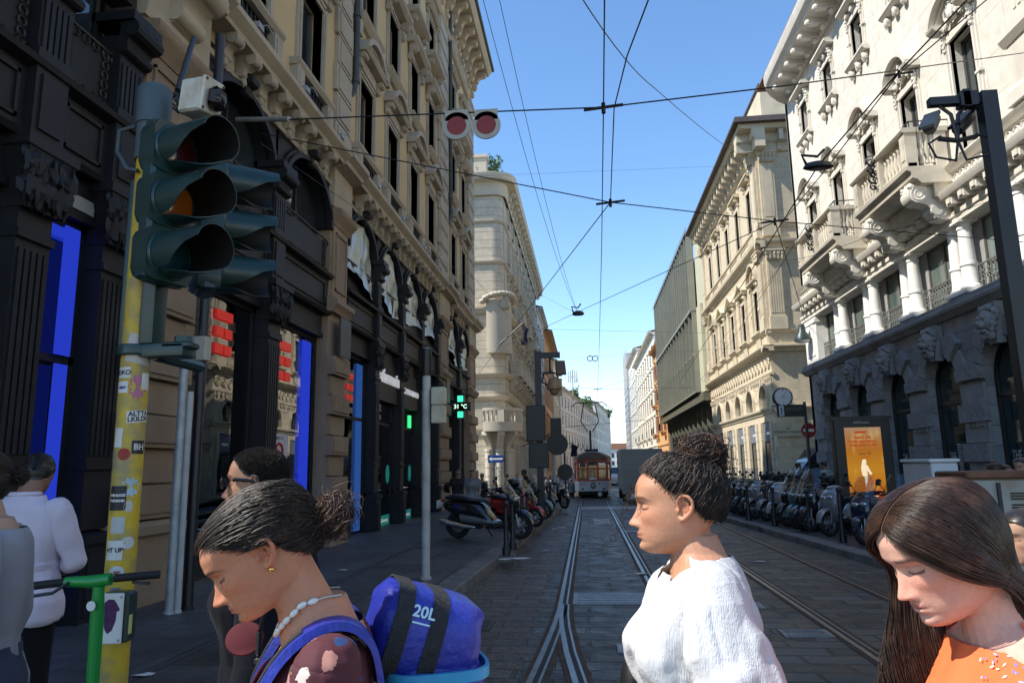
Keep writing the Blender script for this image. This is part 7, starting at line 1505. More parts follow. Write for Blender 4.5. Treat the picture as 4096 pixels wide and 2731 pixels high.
def body(P, yaw, R, O, h=1., pose=None, male=0, wide=1., girth=1., bust=1., fingers=True, ears=True, **hk):
 J, f=figure_bones(P, yaw, h, pose, wide=wide); mb=MB()
 lean=(pose or {}).get('lean', 0)
 rings=[]
 for z, w_, d, y in TORSO:rings.append([tuple(f(w_*wide*girth*abs(cos(t))**.85*(1 if cos(t)>0 else-1), y+d*girth*(bust if sin(t)>0 and-.27<z<-.17 else 1)*abs(sin(t))**.9*(1 if sin(t)>0 else-1), z)) for t in [2*pi*k/24 for k in range(24)]])
 mb.loft(rings)
 R_w=np.array(R); O_=np.array(O); hb=R_w@np.array((0, -.02-.01*male, -.045))+O_; n0=f(0, .004, -.03)
 rn=.0485+.013*male; mb.tube([n0+np.array((0, 0, -.03)), n0+.35*(hb-n0), n0+.75*(hb-n0), hb], [rn*1.25, rn*1.02, rn*.98, rn*1.0], 20)
 def limb(pts, rs, n=14):
  P_=[Vector(p) for p in pts]; q=[]; r=[]
  for a, b, r0, r1 in zip(P_[:-1], P_[1:], rs[:-1], rs[1:]):
   for k in range(4):q.append(a.lerp(b, k/4)); r.append(r0+(r1-r0)*k/4)
  q.append(P_[-1]); r.append(rs[-1]); mb.tube(q, r, n); mb.ball(pts[0], rs[0]*.98, 12, 8); mb.ball(pts[-1], rs[-1]*.98, 10, 7)
 g=girth*h
 for s in 'RL':
  a, b, c=J['sh'+s], J['el'+s], J['wr'+s]; m1=a*.5+b*.5; m2=b*.65+c*.35
  limb([a, m1, b], [.052*g, .046*g, .037*g]); limb([b, m2, c], [.038*g, .039*g, .025*g])
  d=(c-b)/np.linalg.norm(c-b); sx=f(1, 0, 0)-f(0, 0, 0); sd=np.cross(d, sx); sd=sd/(np.linalg.norm(sd)+1e-9); sx=np.cross(sd, d)
  palm=c+d*.045*h
  mb.loft([[tuple(c+d*t*h+sd*wd*cos(q)*h+sx*th*sin(q)*h) for q in [2*pi*k/10 for k in range(10)]] for t, wd, th in ((-.01, .024, .018), (.03, .036, .016), (.07, .04, .014), (.09, .036, .011))])
  if fingers:
   for k, L in enumerate((.068, .078, .072, .055)):
    o=c+(d*.085+sd*(.027-.018*k))*h; mb.tube([o, o+(d*L*.5+sx*.006)*h, o+(d*L*.85+sx*.022)*h], [.0088*h, .008*h, .006*h], 8)
   o=c+(d*.03+sd*.034)*h; mb.tube([o, o+(d*.03+sd*.018)*h, o+(d*.06+sd*.018+sx*.01)*h], [.011*h, .0095*h, .007*h], 8)
  a, b, c=J['hip'+s], J['kn'+s], J['an'+s]; limb([a, a*.6+b*.4, b], [.088*g, .075*g, .052*g]); limb([b, b*.65+c*.35, c], [.053*g, .054*g, .034*g])
  fw=f(0, 1, 0)-f(0, 0, 0); mb.loft([[tuple(c+fw*y+(sx*0)+np.array((0, 0, z))*h+(f(1, 0, 0)-f(0, 0, 0))*w_*q) for q, z in ((-1, -.06), (1, -.06), (.8, z1), (-.8, z1))] for y, w_, z1 in ((-.065, .028, -.0), (-.02, .036, .02), (.06, .042, -.01), (.14, .046, -.035), (.185, .03, -.045))])
 P_=add_head(mb, R, O, male=male, **hk); [add_ear(mb, R, O, e) for e in (1, -1) if ears]
 return mb, J, f
SEG=[('chest', 'neck'), ('pelvis', 'chest'), ('shR', 'elR'), ('shL', 'elL'), ('elR', 'wrR'), ('elL', 'wrL'), ('hipR', 'knR'), ('hipL', 'knL'), ('knR', 'anR'), ('knL', 'anL')]
def classify(co, J, O, R, h=1.):
 """nearest bone and position along it for every vertex; head = -1"""
 best=np.full(len(co), 9.); idx=np.zeros(len(co), int); tt=np.zeros(len(co)); rad=[.13, .14, .048, .048, .036, .036, .075, .075, .048, .048]
 for i, (a, b) in enumerate(SEG):
  A, B_=J[a], J[b]; d=B_-A; t=np.clip(((co-A)@d)/(d@d), 0, 1.4 if i in (4, 5, 8, 9) else 1); q=np.linalg.norm(co-(A+t[:, None]*d), axis=1)/(rad[i]*h); m=q<best; best[m]=q[m]; idx[m]=i; tt[m]=t[m]
 loc=(co-np.array(O))@np.array(R); hd=(loc[:, 2]>-.13)&(np.abs(loc[:, 0])<.1)&(np.linalg.norm(loc-np.array((0, -.0, 0)), axis=1)<.155)&((co-J['neck'])[:, 2]>-.0); idx[hd]=-1
 return idx, tt, loc
def setpaint(me, col):
 a=me.color_attributes.new('paint', 'FLOAT_COLOR', 'POINT'); c=np.ones((len(col), 4), np.float32); c[:, :3]=col; a.data.foreach_set('color', c.ravel())
def mesh_obj(name, me, m, parent, smooth=True):
 me.materials.clear(); me.materials.append(m); me.polygons.foreach_set('use_smooth', [smooth]*len(me.polygons)); o=bpy.data.objects.new(name, me); COL.objects.link(o); o.parent=parent; me.transform(Matrix.Translation(-rootloc(parent))); return o
def skin_paint(loc, idx, skin, lips=(.42, .14, .11), brow=(.035, .022, .016), hair=None, hairline=None, flush=.25, stubble=0):
 n=len(loc); c=np.tile(np.array(skin), (n, 1)); x, y, z=loc[:, 0], loc[:, 1], loc[:, 2]; ax=np.abs(x); fr=(y>.03)&(idx==-1)
 def mixin(w_, col):
  nonlocal c; w_=np.clip(w_, 0, 1)[:, None]; c=c*(1-w_)+np.array(col)*w_
 red=np.array(skin)*np.array((1.12, .72, .66))
 mixin(fr*flush*(gz(ax, .045, .018)*gz(z, -.03, .018)+gz(x, 0, .014)*gz(z, -.042, .012)), red)
 lip=np.clip(1-(ax/.0235)**2, 0, 1)**.5; mixin(fr*(y>.07)*lip*((z<-.0625+.0*ax)&(z>-.082+.15*ax*ax/.02))*.8, lips); mixin(fr*lip*gz(z, -.0712, .0014)*.8, np.array(lips)*.35)  # dark line between the lips is crease shade put into the colour
 bz=.0195-.0*ax+.35*(ax-.03)*(ax<.03)*.25-6*np.clip(ax-.038, 0, 1)**2*6; mixin(fr*gz(z, bz, .0027)*np.clip((ax-.010)/.006, 0, 1)*np.clip((.056-ax)/.012, 0, 1)*.85, brow)
 lz=-.0085+3.5*(ax-.031)**2*4; mixin(fr*gz(z, lz, .0017)*((ax>.0165)&(ax<.0465))*.95, (.02, .014, .012))
 mixin(fr*gz(z, .0045-3*(ax-.031)**2, .0011)*((ax>.018)&(ax<.045))*.25, np.array(skin)*.4); mixin(fr*gz(ax, .0062, .0026)*gz(z, -.0548, .0022)*.8, np.array(skin)*.2)  # lid crease and nostril shade painted into the skin colour
 e=(idx==-1)&(ax>.072)&(np.abs(y+.008)<.012)&(np.abs(z+.006)<.010); mixin(e*.45, np.array(skin)*(.5, .3, .25)); mixin((idx==-1)*(ax>.074)*(np.abs(y+.012)<.03)*.35, red)  # ear hollow darkened in the skin colour, standing in for shade
 if stubble:mixin(fr*stubble*((z<-.045)&(gz(x, 0, .02)*gz(z, -.07, .008)<.5)), np.array(skin)*.45)
 if hair is not None:mixin((idx==-1)*(z>hairline(y, ax)).astype(float)*.97, hair)
 return c
def hl_back(y, ax=None):return np.interp(y, [-.11, -.07, -.045, -.028, -.012, .012, .03, .048, .062, .075, .1], [-.085, -.08, -.05, -.02, .018, .016, .022, .038, .051, .061, .066])
def garment(me, co, no, keep, name, m, parent, thick=.006, folds=.004, fscale=9., seed=0, extra=None, fdir=(1, 1, .35), solid=.0015):
 """shell lifted off the body over the vertices where keep is true, with folds"""
 off=np.full(len(co), thick)
 folds=folds if np.ndim(folds)==0 else folds[keep]
 fn=np.array([mnoise.noise(Vector((p[0]*fscale*fdir[0]+seed, p[1]*fscale*fdir[1], p[2]*fscale*fdir[2])))+.5*mnoise.noise(Vector((p[0]*fscale*2.2+seed, p[1]*fscale*2.2, p[2]*fscale*1.1))) for p in co[keep]])
 d=np.zeros(len(co)); d[keep]=np.abs(fn)**.8*folds*2*np.sign(fn)+folds; off=off+np.maximum(d, 0)
 if extra is not None:off=off+extra
 c2=co+no*off[:, None]; nf=len(me.polygons); lt=np.empty(nf, int); me.polygons.foreach_get('loop_total', lt); ls=np.empty(nf, int); me.polygons.foreach_get('loop_start', ls); lv=np.empty(len(me.loops), int); me.loops.foreach_get('vertex_index', lv)
 mp=np.full(len(co), -1); ks=np.nonzero(keep)[0]; mp[ks]=np.arange(len(ks)); faces=[]
 for s, t in zip(ls, lt):
  q=mp[lv[s:s+t]]
  if q.min()>=0:faces.append(tuple(q.tolist()))
 g=bpy.data.meshes.new(name); g.from_pydata(c2[ks].tolist(), [], faces); o=mesh_obj(name, g, m, parent)
 if solid:sm=o.modifiers.new('cloth', 'SOLIDIFY'); sm.thickness=solid; sm.offset=-1
 return o
def strand_mesh(P, r0, name, m, parent, k=3, tip=.25):
 """P: (n, s, 3) polylines -> thin tapering tubes in one mesh"""
 n, s, _=P.shape; T=np.gradient(P, axis=1); T /= np.linalg.norm(T, axis=2, keepdims=True)+1e-9; ref=np.array((.31, .77, .55)); U=np.cross(T, ref); U /= np.linalg.norm(U, axis=2, keepdims=True)+1e-9; V=np.cross(T, U)
 r=(np.array(r0).reshape(-1, 1)*np.ones((n, 1)))*(tip+(1-tip)*np.sin(np.linspace(.35, pi, s))**.6)[None, :]
 a=np.arange(k)*2*pi/k; V3=P[:, :, None, :]+r[:, :, None, None]*(np.cos(a)[None, None, :, None]*U[:, :, None, :]+np.sin(a)[None, None, :, None]*V[:, :, None, :]); v=V3.reshape(-1, 3)
 i=np.arange(n)[:, None, None]*s*k+np.arange(s-1)[None, :, None]*k+np.arange(k)[None, None, :]; j=np.arange(n)[:, None, None]*s*k+np.arange(s-1)[None, :, None]*k+((np.arange(k)+1)%k)[None, None, :]
 F=np.stack([i, j, j+k, i+k], -1).reshape(-1, 4); me=bpy.data.meshes.new(name); me.vertices.add(len(v)); me.vertices.foreach_set('co', v.ravel()); me.loops.add(F.size); me.loops.foreach_set('vertex_index', F.ravel().astype(np.int32)); me.polygons.add(len(F)); me.polygons.foreach_set('loop_start', np.arange(len(F))*4); me.update(calc_edges=True)
 return mesh_obj(name, me, m, parent)
EC=np.array((0, -.004, .006)); ER=np.array((.0755, .1005, .0990))
_X, _Y, _Z=head_grid(); _P=np.stack([_X.ravel(), _Y.ravel(), _Z.ravel()], 1); _D=(_P-EC)/ER; _L=np.linalg.norm(_D, axis=1); _N=_D/_L[:, None]
NA, NE=72, 36; RHO=np.zeros((NE, NA)); CNT=np.zeros((NE, NA))
np.add.at(RHO, ((np.clip((np.arcsin(_N[:, 2])/pi+.5)*NE, 0, NE-1)).astype(int), ((np.arctan2(_N[:, 0], _N[:, 1])/(2*pi)+.5)*NA).astype(int)%NA), _L); np.add.at(CNT, ((np.clip((np.arcsin(_N[:, 2])/pi+.5)*NE, 0, NE-1)).astype(int), ((np.arctan2(_N[:, 0], _N[:, 1])/(2*pi)+.5)*NA).astype(int)%NA), 1)
RHO=np.where(CNT>0, RHO/np.maximum(CNT, 1), 1.); RHO=np.clip(RHO, .97, 1.12)
for _ in (0, 1):RHO=(RHO+np.roll(RHO, 1, 1)+np.roll(RHO, -1, 1)+np.vstack([RHO[:1], RHO[:-1]])+np.vstack([RHO[1:], RHO[-1:]]))/5
def rho(n):
 e=np.clip((np.arcsin(np.clip(n[..., 2], -1, 1))/pi+.5)*NE-.5, 0, NE-1.001); a=(np.arctan2(n[..., 0], n[..., 1])/(2*pi)+.5)*NA-.5; e0=e.astype(int); fe=e-e0; a0=np.floor(a).astype(int); fa=a-a0; a1=(a0+1)%NA; a0=a0%NA
 return (RHO[e0, a0]*(1-fa)+RHO[e0, a1]*fa)*(1-fe)+(RHO[e0+1, a0]*(1-fa)+RHO[e0+1, a1]*fa)*fe
def scalp(d, off=0.):
 d=d/np.linalg.norm(d, axis=-1, keepdims=True); return EC+d*(ER*rho(d)[..., None]+(np.asarray(off)[..., None] if np.ndim(off) else off))
def hairmat(name, col, col2, rough=.38):
 m=mat(name, col, rough, .35, 60, spec=.45, tint=col2, tscale=25, tamt=.8); return m
CAPM=mat('hair roots', (.010, .008, .007), .95, .3, 60, spec=.1)
def scalp_cap(R, O, m, parent, off=.004, hl=hl_back, name='hair_base', drop=.004):
 X, Y, Z=head_grid(); nr, nc=X.shape; P=np.stack([X.ravel(), Y.ravel(), Z.ravel()], 1); d=(P-EC)/ER; S_=EC+d/np.linalg.norm(d, axis=1, keepdims=True)*(ER+off)
 Q=np.where((np.linalg.norm(d, axis=1)>1)[:, None], P+(P-EC)/np.linalg.norm(P-EC, axis=1, keepdims=True)*off, S_); keep=P[:, 2]>hl(P[:, 1])+drop
 mp=np.full(len(P), -1); ks=np.nonzero(keep)[0]; mp[ks]=np.arange(len(ks)); fs=[tuple(mp[i] for i in f) for f in grid_faces(nr, nc) if all(mp[i]>=0 for i in f)]+[tuple(mp[(nr-1)*nc+i] for i in range(nc))]
 me=bpy.data.meshes.new(name); me.from_pydata((Q[ks]@np.array(R).T+np.array(O)).tolist(), [], fs); return mesh_obj(name, me, m, parent)
def pulled_hair(R, O, bun, m, parent, n=2600, seed=0, lift=.010, curl=.004, s=18, r=.0011, hl=hl_back, stray=.06):
 g=np.random.default_rng(seed); d=g.normal(0, 1, (n*5, 3)); p=scalp(d); ok=(p[:, 2]>hl(p[:, 1])+.001+.016*g.random(len(p))**2); d=(d/np.linalg.norm(d, axis=1, keepdims=True))[ok][:n]; n=len(d)
 db=(np.array(bun)-EC)/ER; db /= np.linalg.norm(db); t=np.linspace(0, 1, s)[None, :, None]; om=np.arccos(np.clip(d@db, -.999, .999))[:, None, None]
 q=(np.sin((1-t)*om)*d[:, None, :]+np.sin(t*om)*db)/np.sin(om); lay=(g.random(n)**.7)[:, None]*lift
 off=.002+lay*(np.sin(np.clip(t[..., 0]*1.25+.12, 0, 1)*pi)**.5)+.002*t[..., 0]; P=scalp(q, off); ph=g.random((n, 3))*6.28; fq=g.uniform(9, 16, (n, 1))
 amp=curl*np.sin(np.clip(t[..., 0]*1.6-.06, 0, 1)*pi/2)*g.uniform(.3, 1.4, (n, 1))
 for k in range(3):P[:, :, k]+=amp*np.sin(fq*t[..., 0]+ph[:, k:k+1]+1.7*k)*(.6 if k==1 else 1)
 fly=g.random(n)<stray; P[fly]+=(q[fly]*np.linspace(0, 1, s)[None, :, None]*g.uniform(.002, .016, (fly.sum(), 1, 1))); P[:, -1]=np.array(bun)+g.normal(0, .006, (n, 3))
 return strand_mesh(P@np.array(R).T+np.array(O), r*g.uniform(.7, 1.3, (n, 1)), 'hair', m, parent)
def bun_hair(R, O, c, rad, m, parent, n=420, seed=1, s=22, r=.0013, frizz=.35, sc=(1, 1, 1)):
 g=np.random.default_rng(seed); u=g.normal(0, 1, (n, 3)); u /= np.linalg.norm(u, axis=1, keepdims=True); v=np.cross(u, g.normal(0, 1, (n, 3))); v /= np.linalg.norm(v, axis=1, keepdims=True)
 t=np.linspace(0, 1, s)[None, :, None]; a=t*g.uniform(1.5, 5.5, (n, 1, 1))+g.random((n, 1, 1))*6.28; rr=rad*(g.uniform(.35, 1.0, (n, 1, 1))+frizz*g.random((n, 1, 1))*t**2*(g.random((n, 1, 1))<.5))
 P=(u[:, None]*np.cos(a)+v[:, None]*np.sin(a))*rr; w_=np.cross(u, v)[:, None]; fq=g.uniform(14, 26, (n, 1, 1)); P=P+w_*.007*np.sin(fq*t+g.random((n, 1, 1))*6)+u[:, None]*.005*np.cos(fq*t); P=P*np.array(sc)+np.array(c)
 return strand_mesh(P@np.array(R).T+np.array(O), r, 'bun', m, parent)
def curls(R, O, roots, ends, m, parent, per=14, seed=2, coil=.010, turns=5, r=.0011, s=40, spread=.008, name='loose_curls'):
 g=np.random.default_rng(seed); A=[]
 for a, b in zip(roots, ends):
  a, b=np.array(a), np.array(b); d=b-a; L=np.linalg.norm(d); d=d/L; u=np.cross(d, (.3, .9, .2)); u /= np.linalg.norm(u); w_=np.cross(d, u); ph=g.random()*6.28
  for k in range(per):
   t=np.linspace(0, 1, s)[:, None]; o=g.normal(0, spread, 3); q=ph+g.normal(0, .5); c=coil*g.uniform(.7, 1.25)*np.minimum(1, t*3)*(1-.3*t); th=turns*6.28*t*g.uniform(.93, 1.07)+q
   A.append(a+d*L*t*g.uniform(.8, 1.08)+u*c*np.cos(th)+w_*c*np.sin(th)+o*(.15+t))
 return strand_mesh(np.array(A)@np.array(R).T+np.array(O), r, name, m, parent)
def skinmat(name):return mat(name, (.5, .3, .2), .5, .07, 90, .10, 260, vcol=True, sss=.12, spec=.35)
SKIN=skinmat('skin')
def person(label, nose_px, dist, yaw, pitch, roll=0, skin=(.50, .30, .21), P_off=(-.085, -.195), h=1., voxel=.003, hs=np.ones(3), pose=None, male=0, wide=1., girth=1., bust=1., torso_yaw=None, paint_kw={}, group=None, anchor=(0, .1185, -.0455), **hk):
 R=rot(yaw, pitch, roll)*hs; O=np.array(onY(nose_px[0], nose_px[1], dist))-R@np.array(anchor); ty=yaw if torso_yaw is None else torso_yaw
 fw=np.array((-sin(ty), cos(ty), 0)); P=O+fw*P_off[0]+np.array((0, 0, P_off[1]))
 mb, J, f=body(P, ty, R, O, h, pose, male, wide, girth, bust, **hk)
 t=thing('person', label, 'person', (P[0], P[1], min(J['anR'][2], J['anL'][2])-.06), 0, group)
 me, co, no=remesh(mb, 'body', voxel); idx, tt, loc=classify(co, J, O, R/hs**2, h); setpaint(me, skin_paint(loc, idx, skin, **paint_kw)); bo=mesh_obj('body', me.copy(), SKIN, t)
 return dict(t=t, R=R, O=O, P=P, J=J, f=f, me=me, co=co, no=no, idx=idx, tt=tt, loc=loc, ty=ty)
def bodyspace(d):a=d['ty']; q=d['co']-d['P']; return np.stack([q[:, 0]*cos(a)+q[:, 1]*sin(a), -q[:, 0]*sin(a)+q[:, 1]*cos(a), q[:, 2]], 1)
def legs_wear(d, m, name='trousers', lo=1.0, thick=.012, shoes=True):
 k=((d['idx']==1)&(bodyspace(d)[:, 2]<-.42))|((d['idx']>=6)&(d['idx']<=7))|((d['idx']>=8)&(d['tt']<lo)); garment(d['me'], d['co'], d['no'], k, name, m, d['t'], thick, .006, 7)
 if shoes:garment(d['me'], d['co'], d['no'], (d['idx']>=8)&(d['tt']>.9), 'shoes', BLACK, d['t'], .006, .0)
# ================================================================ the people in the photograph
DARKH=hairmat('dark brown hair', (.022, .015, .011), (.06, .037, .026), .5); BLACKH=hairmat('near black hair', (.012, .010, .009), (.03, .022, .018)); LONGH=hairmat('long brown hair', (.027, .0135, .009), (.072, .035, .021), .42)
def cloth(name, col, rough=.85, var=.08, **k):return mat(name, col, rough, var, 6, .12, 220, sheen=.03, **k)
DENIM=cloth('dark denim', (.03, .04, .07)); BLKC=cloth('black cloth', (.009, .009, .010), spec=.15)
A=person('woman in a maroon floral top with hair in a curly bun, looking down', (487, 1397), 1.26, radians(112), radians(34), skin=(.50, .215, .12), P_off=(-.105, -.105), voxel=.0022, hs=np.array((1, 1, .84)), pose=dict(elR=(.2, .1, -.33), elL=(-.2, .05, -.35), wrR=(.14, .3, -.4), wrL=(-.16, .25, -.45)), girth=.95, bust=1.1)
bs=bodyspace(A); i_, t_=A['idx'], A['tt']
m, nt_, N, L=newmat('maroon floral cloth'); o=N.new('ShaderNodeOutputMaterial'); b=N.new('ShaderNodeBsdfPrincipled'); L.new(b.outputs[0], o.inputs[0]); b.inputs['Roughness'].default_value=.8; tc=N.new('ShaderNodeTexCoord')
cur=N.new('ShaderNodeRGB'); cur.outputs[0].default_value=(.075, .012, .018, 1); cur=cur.outputs[0]
nz_=N.new('ShaderNodeTexNoise'); nz_.inputs['Scale'].default_value=55; L.new(tc.outputs['Object'], nz_.inputs[0]); 
for sc_, col, th, off in ((17, (.03, .07, .02), .30, 3.1), (15, (.45, .20, .15), .27, 0.), (19, (.02, .05, .16), .24, 7.7), (16, (.55, .47, .42), .22, 11.3), (34, (.5, .3, .16), .16, 5.2)):
 mp=N.new('ShaderNodeMapping'); mp.inputs['Location'].default_value=(off, off*1.3, off*.7); L.new(tc.outputs['Object'], mp.inputs[0]); ad=N.new('ShaderNodeVectorMath'); ad.operation='MULTIPLY_ADD'; ad.inputs[1].default_value=(.035,)*3; L.new(nz_.outputs['Color'], ad.inputs[0]); L.new(mp.outputs[0], ad.inputs[2])
 vo=N.new('ShaderNodeTexVoronoi'); vo.inputs['Scale'].default_value=sc_; L.new(ad.outputs[0], vo.inputs[0]); lt=N.new('ShaderNodeMath'); lt.operation='LESS_THAN'; lt.inputs[1].default_value=th; L.new(vo.outputs['Distance'], lt.inputs[0])
 sp_=N.new('ShaderNodeSeparateColor'); L.new(vo.outputs['Color'], sp_.inputs[0]); g2=N.new('ShaderNodeMath'); g2.operation='GREATER_THAN'; g2.inputs[1].default_value=.48; L.new(sp_.outputs[0], g2.inputs[0]); mu=N.new('ShaderNodeMath'); mu.operation='MULTIPLY'; L.new(lt.outputs[0], mu.inputs[0]); L.new(g2.outputs[0], mu.inputs[1])
 mx=N.new('ShaderNodeMixRGB'); L.new(mu.outputs[0], mx.inputs[0]); L.new(cur, mx.inputs[1]); mx.inputs[2].default_value=(*col, 1); cur=mx.outputs[0]
L.new(cur, b.inputs['Base Color']); FLORAL=m
vneck=(bs[:, 1]>.01)&(np.abs(bs[:, 0])<.115*np.clip((bs[:, 2]+.235)/.2, 0, 1))|(bs[:, 2]>-.028-.25*np.clip(np.abs(bs[:, 0])-.085, 0, 1))&(np.abs(bs[:, 0])<.1)
k=((i_==0)|(i_==1))&~vneck&(bs[:, 2]>-.62)|(np.isin(i_, (2, 3))&(t_<.75)); garment(A['me'], A['co'], A['no'], k, 'top', FLORAL, A['t'], .007, .005, 10, 1)
legs_wear(A, DENIM)
R_1, O_1=A['R'], A['O']
hl1=lambda y, ax=None:hl_back(y)-.002
scalp_cap(R_1, O_1, CAPM, A['t'], .004, hl1, drop=.012); pulled_hair(R_1, O_1, (0, -.108, -.028), DARKH, A['t'], 6500, 3, .015, .0065, r=.0008, hl=hl1, stray=.2); bun_hair(R_1, O_1, (0, -.132, -.03), .040, hairmat('reddish bun hair', (.04, .02, .014), (.11, .055, .035)), A['t'], 620, 4, frizz=1.1, r=.0009)
p=MB(); q=R_1@np.array((-.0775, -.004, -.042))+O_1; p.ball(tuple(q), .0048, 10, 7); p.build('earring', mm('gold', (.8, .5, .12), .2, metal=1.), A['t'])
q2=[A['f'](x, y, z) for x, y, z in ((-.055, -.055, .035), (-.075, -.01, .02), (-.072, .035, -.01), (-.055, .065, -.04), (-.03, .082, -.062), (0, .09, -.072), (.03, .082, -.062), (.055, .065, -.04), (.072, .035, -.01), (.075, -.01, .02), (.055, -.055, .035))]
q2=[np.array(q)+np.array((0, 0, .026)) for q in q2]; q2=[(lambda i:A['co'][i]+A['no'][i]*.006)(np.argmin(((A['co']-q)**2).sum(1))) for q in q2]
p=MB(); p.tube(q2, .0012, 6); nk=p.build('necklace', mm('cream cord', (.6, .55, .47), .7), A['t'])
SHELL=mat('white shell bead', (.74, .70, .62), .3, .1, 40)
pts=[Vector(a).lerp(Vector(b), k) for a, b in zip(q2[1:-2], q2[2:-1]) for k in (0, .5)]
for j, v in enumerate(pts[1:-1]):
 p=MB(); d=(pts[j+2]-pts[j]).normalized(); p.tube([v-d*.009, v-d*.004, v+d*.004, v+d*.009], [.002, .0052, .0052, .002], 8); p.build('bead', SHELL, nk)
BLUEF=mat('blue pack fabric', (.012, .022, .26), .42, .12, 14, .25, 60, spec=.5, tint=(.03, .05, .38), tscale=7, tamt=.6); CYAN=mat('cyan zip', (.04, .30, .52), .5, .1, 30); WEB=mat('black webbing', (.022, .022, .024), .8, .3, 90, .3, 200)
bc=onY(965, 1450, 1.50); BP=thing('backpack', 'bright blue backpack with black straps and cyan zip on the woman in the floral top', 'backpack', tuple(bc))
a=radians(112); FWD=Vector((-sin(a), cos(a), 0)); RGT=Vector((cos(a), sin(a), 0)); UPV=Vector((0, 0, 1))
cen=Vector(onY(965, 1452, 1.52)); AX=(-FWD*cos(.3)-UPV*sin(.3)).normalized(); SD=RGT; UP2=SD.cross(AX).normalized()*-1; UP2=UP2 if UP2.z>0 else-UP2
def bpt(u, t, k=1., q=.62):
 c, s_=cos(t), sin(t); return tuple(cen+AX*u+SD*(.12*k*abs(c)**q*(1 if c>0 else-1))+UP2*(.09*k*abs(s_)**q*(1 if s_>0 else-1)))
TT=[2*pi*k/40 for k in range(40)]
p=MB(); p.loft([[bpt(u+.004*sin(5*t+40*u), t, k+.012*sin(7*t+60*u)) for t in TT] for u, k in ((-.105, .55), (-.102, .8), (-.09, .95), (-.06, 1.), (.0, 1.02), (.06, 1.), (.085, .97), (.10, .86), (.106, .6))]); p.build('pack_body', BLUEF, BP, smooth=60)
p=MB(); p.loft([[tuple(cen+Vector((0, 0, z))+SD*(.135*k*(1 if c>0 else-1)*abs(c)**.5)-FWD*(.02+.1*k*(1 if s_>0 else-1)*abs(s_)**.5)) for c, s_ in [(cos(t), sin(t)) for t in TT]] for z, k in ((-.34, .8), (-.32, .95), (-.2, 1), (-.07, .98), (-.02, .8))]); p.build('lower_pack', BLUEF, BP, smooth=60)
for u in (-.065, .005):p=MB(); p.loft([[bpt(u+e, t, k) for e, k in ((-.016, 1.0), (-.016, 1.045), (.016, 1.045), (.016, 1.0))] for t in TT+[0]], cap=False); p.build('webbing_strap', WEB, BP)
p=MB(); p.loft([[tuple(cen+Vector((0, 0, -.055+e))+SD*(.141*k*(1 if c>0 else-1)*abs(c)**.5)-FWD*(.02+.105*k*(1 if s_>0 else-1)*abs(s_)**.5)) for k, e in ((.96, -.010), (1.02, -.010), (1.02, .010), (.96, .010))] for c, s_ in [(cos(t), sin(t)) for t in TT+[0]]], cap=False); p.build('zip', CYAN, BP)
zp=cen-SD*.146+FWD*.055+UPV*-.055
for j in range(2):p=MB(); q=zp-FWD*.02*j; p.tube([q, q-UPV*.03-SD*.008, q-UPV*.075-SD*.006+FWD*.004, q-UPV*.05-SD*.004-FWD*.006], .003, 6); p.build('zip_pull', CYAN, BP)
LM=frameM(tuple(Vector(bpt(-.028, pi-.42, 1.06))), AX, UP2); text('printed_lettering', '20L', .030, mm('pale cyan print', (.5, .7, .75)), BP, LM, .0015, bold=.0006); p=MB(); q=Vector(bpt(-.028, pi-.42, 1.06))-UP2*.02; bar(p, q-AX*.018, q+AX*.018, .003, .003); p.build('printed_line', M_['pale cyan print'], BP)
p=MB(); q=cen-SD*.14-UPV*.17-FWD*.06; p.cbox(tuple(q), (.05, .03, .03), .008); p.build('buckle', BLACK, BP); p=MB(); p.tube([tuple(cen-SD*.142-UPV*.14+FWD*.08), tuple(cen-SD*.142-UPV*.165-FWD*.02), tuple(cen-SD*.135-UPV*.17-FWD*.11)], .011, 6, flat=.4); p.build('compression_strap', WEB, BP)
p=MB(); p.tube([tuple(cen-SD*.12-UPV*.19), tuple(cen-SD*.13-UPV*.2-FWD*.05)], .008, 6); p.build('orange_cord', mm('orange cord', (.8, .12, .02)), BP)
def ribbon(pts, wv, w_, th, nv):return [[tuple(Vector(q)+Vector(wv)*a*w_+Vector(n)*b*th) for a, b in ((-1, 0), (-.85, 1), (.85, 1), (1, 0))] for q, n in zip(pts, nv)]
